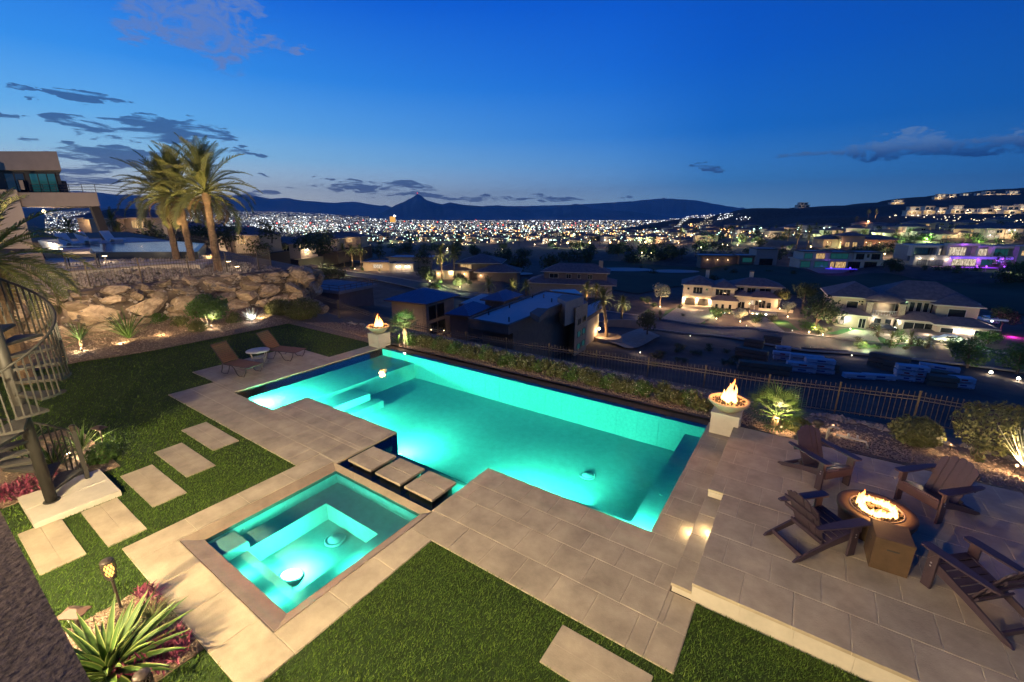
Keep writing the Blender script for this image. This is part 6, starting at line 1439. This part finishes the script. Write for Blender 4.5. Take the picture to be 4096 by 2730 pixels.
for a in ((3010,1400,-35,3.2,1.2,3,lum,'brown lumber stack at the left back of the yard, three bundles high'),(3085,1385,-30,3,1.1,3,lum,'tall brown lumber pack with pale top beside the road'),(3130,1400,-20,2.4,1.1,1,wrapw,'white wrapped pack right of the tall brown stack'),(3125,1440,-25,2.6,1.2,2,wrapw,'white and blue wrapped pack in the middle of the left group'),
          (3000,1445,-40,4.8,1.2,3,lum,'dark brown stack nearest the left fence corner'),(3220,1455,-25,4.5,1.1,2,wrapw,'tilted white blue pack at the right of the left group'),(3050,1490,-22,6.5,1.2,2,lum,'long low brown lumber row in front'),(3200,1488,-20,3.6,1.1,2,wrapw,'white red printed pack, left of the pair by the fence'),(3270,1492,-20,3.6,1.1,3,wrapw,'white red printed pack, right of the pair by the fence'),(3300,1490,-20,3,1.2,2,lum,'brown lumber bundle right of the red printed packs'),
          (3300,1412,-22,7.5,.9,1,lum,'long dark beam pile beside the road'),(3430,1515,-12,3.6,.9,1,wrapw,'low white wrapped pack lying left of the right group'),(3510,1518,-14,3.6,.9,1,wrapw,'second low white wrapped pack touching the first'),(3545,1475,-50,4.6,1.3,3,lum,'tallest brown stack of the right group'),(3600,1490,-45,4.2,1.3,2,lum,'brown flat topped stack behind the white cubes'),(3610,1520,-25,2.0,1.3,3,wrapw,'left white cube pack of the right group'),(3660,1525,-25,2.0,1.3,3,wrapw,'right white cube pack of the right group'),(3720,1520,-30,3.2,1.3,2,lum,'brown stack right of the white cubes'),
          (3755,1480,-40,4.5,1.2,1,wrapw,'blue white long pack behind the right group'),(3760,1545,-25,3,1.3,2,lum,'low brown stack at the front of the right group'),(3840,1550,-20,2.4,1.2,2,wrapw,'white pack at the far right of the yard'),(3800,1535,-35,3.4,1.3,1,lum,'single brown bundle near the wire fence')): pack(*a)
# ================================================================== TREES
crowns = {}
def tree(lab, loc, h, r, mat=leaf_dk, group=None, name='tree', n=900, flat=.8):
    key = (mat.name, n, len(crowns) % 3 if False else int(rs.random()*3))
    if key not in crowns: crowns[key] = crown_mesh(1,1,1,n,mat,.085 if n > 500 else .13,.12,lumps=12)
    o = T(name, lab, 'tree', loc, rs.uniform(0,6), group)
    b = MB(); th = h-r*flat*1.1; b.tube([(0,0,-.5),(.1*r,0,th*.6),(0,.1*r,th+r*.3)], [.05*h*.5+.08,.03*h*.5+.05,.04], 6)
    for k in range(3): a = 2.1*k; b.tube([(.05,0,th*.55),(.35*r*math.cos(a),.35*r*math.sin(a),th+.1*r),(.6*r*math.cos(a),.6*r*math.sin(a),th+.5*r)], [.07,.05,.02], 5)
    b.build('trunk', trunk_m, o); put('crown', crowns[key], o, (0,0,h-r*flat*.95), None, (r,r,r*flat)); return o
for u, v, h_, r, m_, lab in ((2640,1230,7.5,3.0,leaf_pale,'pale uplit tree left of the white villa garage'),(3115,1235,6.5,2.9,leaf_olive,'yellow lit tree between the two big houses'),(3150,1270,4.2,2.0,leaf_pale,'smaller pale lit tree at the right of the address wall'),(3265,1335,9.5,5.0,leaf_dk,'large dark round tree left of the tan house'),(3210,1255,9,4,leaf_dk,'tall dark tree behind the yellow lit tree'),
      (2590,1345,5.2,2.7,leaf_olive,'dark olive tree by the drive of the modern house'),(2960,1290,3.6,2.0,leaf_pale,'small lit tree in the planter at the street'),(2860,1275,3.4,1.9,leaf_m,'lit broad leaved clump beside the villa drive'),(1710,1130,6.5,4.2,leaf_olive,'yellow green lit tree left of the twin palms'),(1835,1150,5.5,3.6,leaf_olive,'lit tree right of the twin palms'),
      (2080,1115,11,7,leaf_dk,'big dark tree left of the grey tile roof'),(2210,1090,10,8,leaf_dk,'broad dark tree beyond the grey tile roof'),(1690,1080,9,6,leaf_dk,'dark tree right of the arched garage house'),(1130,1100,10,7,leaf_dk,'dark leafy tree at the left edge of the construction site'),(1280,1120,7,6,leaf_olive,'lit lower tree behind the construction roof, left'),(1350,1115,6,5,leaf_olive,'lit lower tree behind the construction roof, right'),
      (3870,1475,5,3,leaf_m,'lit shrub tree above the two starburst lamps'),(4060,1500,5,3,leaf_m,'lit leafy tree at the right edge below the road'),(3560,1090,6,4.5,leaf_dk,'dark tree between the white and the violet house'),(4040,1130,6,5,leaf_dk,'dark tree right of the violet pool edge'),(4075,1100,5,3.5,leaf_m,'bright green lit tree at the right edge beside the grey block'),(3700,960,9,8,leaf_m,'bright green lit tree mass on the right hill'),(3570,975,7,6,leaf_m,'green lit tree left of the bright tree mass'),
      (2840,1150,5,4,leaf_dk,'dark tree behind the villa roof'),(1180,1030,9,7,leaf_olive,'tree glowing around the starburst lamp'),(1080,1060,9,6,leaf_dk,'dark tree behind the boulder wall end'),(1260,1060,8,6,leaf_dk,'dark tree right of the starburst lamp'),(3950,1380,3,2,leaf_m,'small lit shrub tree by the pink drive'),(4000,1330,6,3,leaf_dk,'dark hedge tree behind the pink drive')):
    q = hit(u, v); tree(lab, q, h_, r, m_, None, n=1500)
for q, h_, r_t, m_ in LEFT_TREES:
    tree('leafy tree among the houses left of the construction site', q, h_, r_t, leaf_olive if m_ else leaf_dk, 'trees among the left houses', n=700)
for u, v, D in ((700,1010,120),(820,1000,140),(960,1000,150),(1100,1010,160),(1230,1000,190),(600,980,130),(1300,1040,180)):
    q = PD(u, v, D); light('garden_fill', None, q, 2600, WARMW, rad=.3)
for k in range(60):
    u = rs.uniform(1150, 2950); v = rs.uniform(985, 1060) if u > 2000 else rs.uniform(985, 1015); q = hit(u, v); tree('dark rounded tree in the wash along the fairway', q, rs.uniform(5,9), rs.uniform(4,8), leaf_dk, 'dark trees along the fairway wash', n=700)
for k in range(70):
    u = rs.uniform(1150, 4090); v = rs.uniform(915, 975); q = hit(u, v); m_ = rs.choice((leaf_dk,leaf_dk,leaf_olive,leaf_m)); tree('small street tree among the far houses', q, rs.uniform(6,10), rs.uniform(4,7), m_, 'street trees among the far houses', n=320)
for k in range(26):
    u = rs.uniform(1000, 4090); v = rs.uniform(1075, 1100) if u > 2300 else rs.uniform(1020, 1050); q = hit(u, v); tree('low dark bush beside the fairway', q, rs.uniform(1.5,2.6), rs.uniform(1.5,3), leaf_dk, 'low bushes beside the fairway', 'bush', n=320)
for k in range(24):
    u = rs.uniform(2600, 3000); v = rs.uniform(1385, 1470); q = hit(u, v); tree('low desert bush on the slope left of the lumber yard', q, .9, rs.uniform(.6,1.1), leaf_olive, 'desert bushes on the slope', 'bush', n=320, flat=.6)
def hpalm(lab, u, v, h, cr, nf=26, det='mid', lean=(0,0), grp=None, pw=0, col=(1,.8,.45)):
    q = hit(u, v); o = palm(lab, q, h, cr, nf, det, lean, grp, .26, 2, -30)
    if pw: light('palm_uplight', o, (1.2,-1.4,1.5), pw*5, col, 'SPOT', rad=.15, rot=aim((-.16,.2,1)), spot=75); light('palm_uplight', o, (-1.5,-1.1,1.5), pw*3, col, 'SPOT', rad=.15, rot=aim((.2,.15,1)), spot=75)
    return o
hpalm('leaning lit date palm by the tan wall of the modern house', 2425, 1362, 7.6, 2.7, 38, 'near', (1.1,.5), None, 900)
hpalm('second lit date palm behind the leaning one', 2484, 1305, 5.6, 2.7, 34, 'mid', (0,0), None, 600)
hpalm('left one of two tall lit palms behind the construction site', 1768, 1128, 10.2, 4.9, 32, 'mid', (0,0), 'twin lit palms', 1500); hpalm('right one of two tall lit palms behind the construction site', 1818, 1118, 10., 4.7, 32, 'mid', (0,0), 'twin lit palms', 1500)
for u, v, hh, lab in ((1378,1068,9,'lit palm at the left of the low modern lit house'),(1447,1080,9.5,'lit palm before the low modern lit house'),(1412,1072,8.5,'palm between the two lit palms at the low modern house')): hpalm(lab, u, v, hh, 4.2, 26, 'mid', (0,0), 'palms before the low modern house', 500)
for u, v, lab in ((1955,1170,'short lit palm first in the row behind the blue roofs'),(2050,1180,'short lit palm second in the row behind the blue roofs'),(2105,1180,'short lit palm third in the row behind the blue roofs'),(2228,1162,'short lit palm alone before the grey tile roof')): hpalm(lab, u, v, 2.6, 3.3, 26, 'mid', (0,0), 'short lit palms behind the blue roofs', 420)
hpalm('left one of two lit palms behind the flat white roof', 2345, 1215, 4.2, 3.2, 30, 'mid', (0,0), None, 500); hpalm('right one of two lit palms behind the flat white roof', 2382, 1212, 4.2, 3.0, 26, 'mid', (0,0), None, 150)
for u, v, hh in ((3135,960,8),(3150,965,8),(3290,975,8),(3340,970,8),(3450,975,7),(3185,995,9),(3230,990,8),(3470,880,10),(3500,878,10),(3580,960,6),(3790,945,6),(3810,945,6),(3420,905,9),(3260,930,8),(3100,935,8)): hpalm('lit palm on the right hillside gardens', u, v, hh, 4.2, 18, 'far', (0,0), 'lit palms on the right hillside', 500)
for u, v, hh, lab in ((3508,1352,2.2,'small uplit palm by the black vehicle'),(3555,1385,2.4,'short uplit date palm on the island, left'),(3640,1385,2.6,'bushy cycad palm on the island, middle'),(3700,1400,2.6,'short forked uplit palm on the island, right'),(3880,1405,2.6,'short uplit palm right of the island by the pink drive'),(2640,1285,2.4,'small lit palm at the left of the villa drive')): hpalm(lab, u, v, hh*.6, 1.7, 18, 'mid', (.3,0), 'short uplit palms by the street', 130, WARM)
for k in range(40):
    u = rs.uniform(1150, 3300); hpalm('tiny far palm among the houses beyond the fairway', u, rs.uniform(925, 985), rs.uniform(8,13), 4.2, 12, 'far', (0,0), 'far palms beyond the fairway', 0)
for u, v, lab in ((280,930,'palm seen under the neighbour balcony'),(450,900,'small palm above the blue tiled roof'),(610,945,'palm behind the left date palm trunk'),(480,950,'palm beside the lit wall under the balcony')): q = PD(u, v, 120); palm(lab, (q[0],q[1],q[2]-2), 3, 3.6, 22, 'mid', (0,0), 'palms behind the neighbour house', .25, 2)
for k in range(34):
    u = rs.uniform(1500, 4080); v = rs.uniform(925, 1000) if u < 2900 else rs.uniform(920, 990); q = hit(u, v); h_ = rs.uniform(6,9)
    o = tree('lit green garden tree among the far houses', q, h_, rs.uniform(3.5,6), leaf_m if k % 3 else leaf_olive, 'lit garden trees among the far houses', n=320)
    sc_ = math.hypot(q[0],q[1])/300; light('tree_uplight', o, (-2.5*_f[0]*2, -2.5*_f[1]*2, 1.5), 2600*max(1,sc_), rs.choice(((.75,1,.45),(1,.85,.5),(.85,1,.6))), rad=.4)
for k in range(70):
    u = rs.uniform(1250, 4060); v = rs.uniform(985, 1050) if u < 2900 else rs.uniform(1005, 1060); q = hit(u, v)
    tree('dark green tree beside the fairway houses', q, rs.uniform(5,9), rs.uniform(3,5.5), leaf_dk if k % 4 else leaf_olive, 'trees beside the fairway houses', n=320)
for k in range(44):  # lanterns added to brighten the dark middle ground
    u = rs.uniform(1250, 4060); v = rs.uniform(955, 1040) if u < 2900 else rs.uniform(930, 1050); q = hit(u, v)
    o = T('fill_lantern', 'added small warm lantern brightening the dark trees', 'lantern', q, 0, 'added lanterns brightening the dark trees'); b = MB(); b.tube([(0,0,-.5),(0,0,1.6)], .06, 5); b.build('post', iron_dk, o); b = MB(); b.lathe([(.05,1.6),(.28,1.8),(.28,2.1),(.05,2.3)], 8); b.build('lens', lamp_warm, o, True)
    light('lantern_fill', o, (-1.2*_f[0],-1.2*_f[1],2.6), rs.choice((600,1100,1800)), rs.choice((WARM,WARMW,(.8,1,.5))), rad=.3)
k = 0
for us, vs, n_ in (((1150,1330),(1075,1112),7), ((1390,1560),(1062,1098),8), ((1640,1900),(1118,1165),11), ((2580,2740),(1235,1275),4), ((2850,3140),(1262,1300),8), ((3180,3330),(1315,1350),6), ((3420,3900),(1352,1405),12), ((3560,3660),(985,1010),3), ((3000,3200),(985,1020),5), ((3230,3420),(985,1010),5), ((2560,2680),(1180,1220),2)):
    for _ in range(n_):
        k += 1; q = hit(rs.uniform(*us), rs.uniform(*vs)); r_s = rs.uniform(.8,1.7)
        o = tree('low bush glowing green beside a street side spotlight', q, r_s*1.5, r_s, leaf_m if k % 3 else leaf_olive, 'spotlit bushes along the street gardens', 'bush', n=320, flat=.75)
        if k % 2: light('bush_uplight', o, (-(r_s+.5)*_f[0],-(r_s+.5)*_f[1],1.3), rs.choice((220,380,600)), rs.choice((WARM,WARMW,(.85,1,.5))), rad=.15)
# street lamps
def street_lamp(lab, u, v, h, pw, mat, col, r, grp):
    q = hit(u, v); o = T('street_lamp', lab, 'street lamp', q, 0, grp); b = MB(); b.tube([(0,0,-1),(0,0,h)], .12, 6); b.build('post', iron_dk, o)
    b = MB(); b.lathe([(.05,-r),(r*.8,-r*.5),(r,0),(r*.8,r*.5),(.05,r)], 10, (0,0,h)); b.build('globe', mat, o, True); light('street_bulb', o, (0,0,h-r*1.3), pw, col, rad=r)
lamp_or = glow('orange_lamp', (1,.55,.2), 22)
for u, v, lab in ((2270,992,'orange street lamp first of four along the dark wash'),(2358,992,'orange street lamp second of four along the dark wash'),(2440,990,'orange street lamp third of four along the dark wash'),(2580,988,'orange street lamp last of four along the dark wash')): street_lamp(lab, u, v, 5, 1500, lamp_or, (1,.55,.22), .85, 'orange street lamps along the wash')
street_lamp('bright orange street lamp among the trees left of the construction site', 1163, 1060, 6, 2200, lamp_or, (1,.6,.25), .5, None)
street_lamp('orange street lamp on the right hill among palms', 3468, 912, 8, 4000, lamp_or, (1,.5,.2), .9, None)
for u, v, lab in ((3960,1503,'left white garden floodlight in the slope below the road'),(4070,1528,'right white garden floodlight in the slope below the road')): street_lamp(lab, u, v, .5, 260, glow('flood_lamp', (1,.9,.72), 30), (1,.85,.6), .2, 'garden floodlights on the slope')
for u, v in ((2560,1420),(2760,1352),(3240,1400),(3405,1432),(3168,1330),(2985,1310),(2200,1400)): 
    q = hit(u, v); o = T('ground_light', 'small ground light beside the street', 'lamp', q, 0, 'small ground lights beside the street'); b = MB(); b.lathe([(.06,0),(.08,.2),(.02,.25)], 8, (0,0,.3)); b.build('lens', glow('dim_lamp', (1,.85,.6), 4), o, True); light('bulb', o, (0,0,.9), 60, WARMW)
for u, v, pw, col in ((3235,1335,260,WARM),(3290,1345,200,WARM),(1720,1128,350,(.9,1,.5)),(1840,1152,350,(.9,1,.5)),(1290,1105,350,(.9,1,.5)),(1350,1105,350,(.9,1,.5)),(3700,965,2500,(.6,1,.4)),(3590,980,1500,(.6,1,.4)),(4075,1092,700,(.7,1,.4)),(2640,1232,300,WARM),(3118,1240,300,WARM),(3150,1272,160,WARM),(2960,1292,160,WARM),(2865,1280,160,WARM),(3400,1322,200,(.6,1,.5)),(3600,1372,200,(.6,1,.5)),(3860,1385,120,(.6,1,.5)),(1420,1078,500,WARM),(1200,1035,700,WARM)):
    q = hit(u, v); o = T('garden_spotlight', 'small ground spotlight under a lit tree', 'spotlight', (q[0],q[1],q[2]+.2), 0, 'ground spotlights under the lit trees'); b = MB(); b.lathe([(.08,0),(.12,.25),(.02,.3)], 8); b.build('lens', lamp_warm, o, True); light('spot_bulb', o, (-1.6*_f[0],-1.6*_f[1],1.7), pw*4, col, rad=.2)
# ================================================================== CITY AND MOUNTAINS
oct_ = np.array([[(1,0,0),(0,1,0),(0,0,1)],[(0,1,0),(-1,0,0),(0,0,1)],[(-1,0,0),(0,-1,0),(0,0,1)],[(0,-1,0),(1,0,0),(0,0,1)]], float)
oct_ = np.concatenate([oct_, oct_[:, ::-1]*np.array([1,1,-1])])
def lights_cloud(name, n, col, es, vr, ur, sz, seed, label, pw_=1.):
    r = np.random.default_rng(seed); out = []
    for _ in range(n):
        u = r.uniform(*ur); v = vr[0]+(vr[1]-vr[0])*r.random()**pw_
        if r.random() < .45: v = vr[0]+round((v-vr[0])/7.)*7.+r.normal(0,.5)   # lamps string out along streets
        d = ray(u, v); hz = np.hypot(d[0], d[1]); D = None
        for Dk in np.geomspace(500, 30000, 60):
            q = CAM+d*Dk; zz = (valley(q[0],q[1])+4 if Dk > 1100 else ground(q[0],q[1]))+6
            if q[2] < zz: D = Dk; break
        if D is None: continue
        q = CAM+d*D; s = D/FPX*sz*r.uniform(.55,1.35); out.append(oct_*np.array([s,s,s*.8])+q)
    return struct(put(name, npmesh(name, np.concatenate(out).reshape(-1,3), 3, glow('city_'+label.split()[0], col, es))), 'stuff', label)
lights_cloud('city_lights', 2600, (.88,.95,1), 1.62, (870,926), (1000,2750), 1.5, 1, 'white street and building lights of the far city', 1.3)
lights_cloud('city_lights', 5200, (1,.86,.62), .55, (869,945), (1000,2850), 1.5, 21, 'faint warm specks added for the ground glow of the city', 1.2)  # dim specks standing in for lit ground between the city lamps
lights_cloud('city_lights', 3600, (1,.9,.72), .6, (846,950), (180,1350), 1.5, 22, 'dim warm specks added for the ground glow of the western city', 1.1)  # same stand-in ground glow for the western part
lights_cloud('city_lights', 420, (.9,.96,1), 6.25, (871,932), (1000,2750), 1.9, 11, 'brilliant floodlights standing out in the far city', 1.2)
lights_cloud('city_lights', 2200, (.88,.95,1), 1.75, (846,932), (180,1350), 1.45, 2, 'cool lights of the western city spread', 1.1)
lights_cloud('city_lights', 320, (.9,.96,1), 6.25, (848,930), (180,1350), 1.8, 12, 'gleaming lamps of the western city spread', 1.1)
lights_cloud('city_lights', 1500, (1,.80,.5), 2.4, (850,945), (180,2850), 1.7, 3, 'warm lights scattered through the far city', 1.3)
lights_cloud('city_lights', 520, (.7,1,.82), 4, (905,965), (1000,3400), 2.6, 4, 'greenish street lamps of the nearer city', 1.)
lights_cloud('city_lights', 200, (1,.5,.16), 4.5, (898,950), (1650,3000), 3., 5, 'orange street lamps of the nearer city', 1.)
lights_cloud('city_lights', 80, (1,.08,.05), 4.2, (880,925), (300,2400), 2.6, 6, 'red signs and signals in the far city', 1.)
lights_cloud('city_lights', 340, (1,.68,.34), 3.6, (930,985), (1000,3900), 2.4, 7, 'amber porch lamps among the far houses', 1.)
lights_cloud('city_lights', 150, (1,.8,.5), 3.6, (862,905), (3550,4096), 1.9, 8, 'golden porch lamps of the hillside homes', 1.)
lights_cloud('city_lights', 220, (.95,.97,1), 3, (856,880), (2550,3000), 1.5, 9, 'bright lights climbing the foothill at right', 1.)
q = PD(1571, 886, 8200); o = T('hotel_tower', 'small golden lit hotel tower standing in the far city lights', 'tower', q, CY)
b = MB(); b.box(-48,-20,-20,48,20,85); b.build('tower_body', M('gold_glass', (.3,.18,.05), .4, .2, .02, emit=(1,.5,.08), es=1.1), o)
b = MB(); b.box(30,-24,85,52,24,110); b.build('roof_sign', lamp_white, o)
def mountain(name, prof, D, depth, mat, label, seed, rough=.16, base_z=None):
    us = np.array([p[0] for p in prof], float); vs = np.array([p[1] for p in prof], float); n = 260; uu = np.linspace(us[0], us[-1], n); vv = np.interp(uu, us, vs); nr = 13
    g = np.zeros((nr, n, 3))
    for j in range(n):
        top = PD(uu[j], vv[j], D); dirh = ray(uu[j], 866.); dirh = dirh/np.linalg.norm(dirh[:2]); bz = valley(top[0], top[1])-60 if base_z is None else base_z
        for i in range(nr):
            s = i/(nr-1)*2-1; prf = (1-abs(s))**1.15; x, y = top[0]+dirh[0]*s*depth, top[1]+dirh[1]*s*depth
            hgt = (top[2]-bz)*prf; nz_ = noise.fractal(Vector((x/depth*2.2+seed, y/depth*2.2, seed)), 1, 2, 5); rid = noise.noise(Vector((uu[j]*.05+seed, s*1.4, 0)))
            z = bz+hgt*(1+(nz_*rough*2.2+rid*rough)*(1 if 0 < i < nr-1 else 0)*(1 if abs(s) > .01 else .10)); g[i, j] = (x, y, z)
    return struct(gridmesh(name, g[:, ::-1], mat, False), label=label)
mt_m = M('far_mountain', (.5,.45,.42), .95, .2, .0006); mt2 = M('near_mountain', (.42,.38,.35), .95, .25, .0009)
mountain('far_mountains', [(-300,790),(60,778),(200,772),(290,764),(385,770),(470,778),(560,782),(760,790),(900,782),(1000,782),(1080,796),(1150,792),(1220,804),(1330,812),(1420,808),(1480,818),(1540,826),(1620,836),(1900,840)], 30000, 4200, mt_m, 'long blue mountain range behind the city at left', 1.)
mountain('far_mountains', [(1850,846),(1980,824),(2060,826),(2150,824),(2260,820),(2330,818),(2440,812),(2540,804),(2590,798),(2650,795),(2720,798),(2780,801),(2840,812),(2920,826),(2990,838),(3100,836),(3300,842)], 24000, 3600, mt_m, 'blue mountain range behind the city at right', 4.)
mountain('mountain', [(1480,866),(1540,846),(1580,822),(1620,806),(1650,790),(1668,778),(1682,782),(1706,802),(1740,812),(1770,818),(1800,810),(1830,816),(1870,822),(1930,826),(1990,822),(2050,830),(2120,842),(2200,836),(2260,826),(2300,816),(2320,818),(2360,832),(2420,842),(2520,846),(2600,858),(2680,868)], 15000, 2600, mt2, 'dark pointed mountain standing over the city lights', 7., .10)
q = PD(1670, 779, 14990); o = T('beacon_mast', 'tiny red beacon mast on the pointed mountain top', 'mast', q); b = MB(); b.tube([(0,0,-60),(0,0,40)], 5, 6); b.build('mast', iron_dk, o); b = MB(); b.lathe([(1,-16),(16,0),(1,16)], 8, (0,0,45)); b.build('beacon', lamp_red, o)

# ------------------------------------------------------------------ evening haze over the whole valley
hm = bpy.data.materials.new('haze'); hm.use_nodes = True; n = hm.node_tree.nodes; l = hm.node_tree.links; n.clear()
pv_ = n.new('ShaderNodeVolumePrincipled'); pv_.inputs['Color'].default_value = (.8,.86,.95,1); pv_.inputs['Density'].default_value = 2.6e-5
ho = n.new('ShaderNodeOutputMaterial'); l.new(pv_.outputs[0], ho.inputs['Volume'])
b = MB(); b.box(-36500,-9000,-260,30000,36500,2200); struct(b.build('haze', hm), 'stuff', 'blue evening haze over the valley')
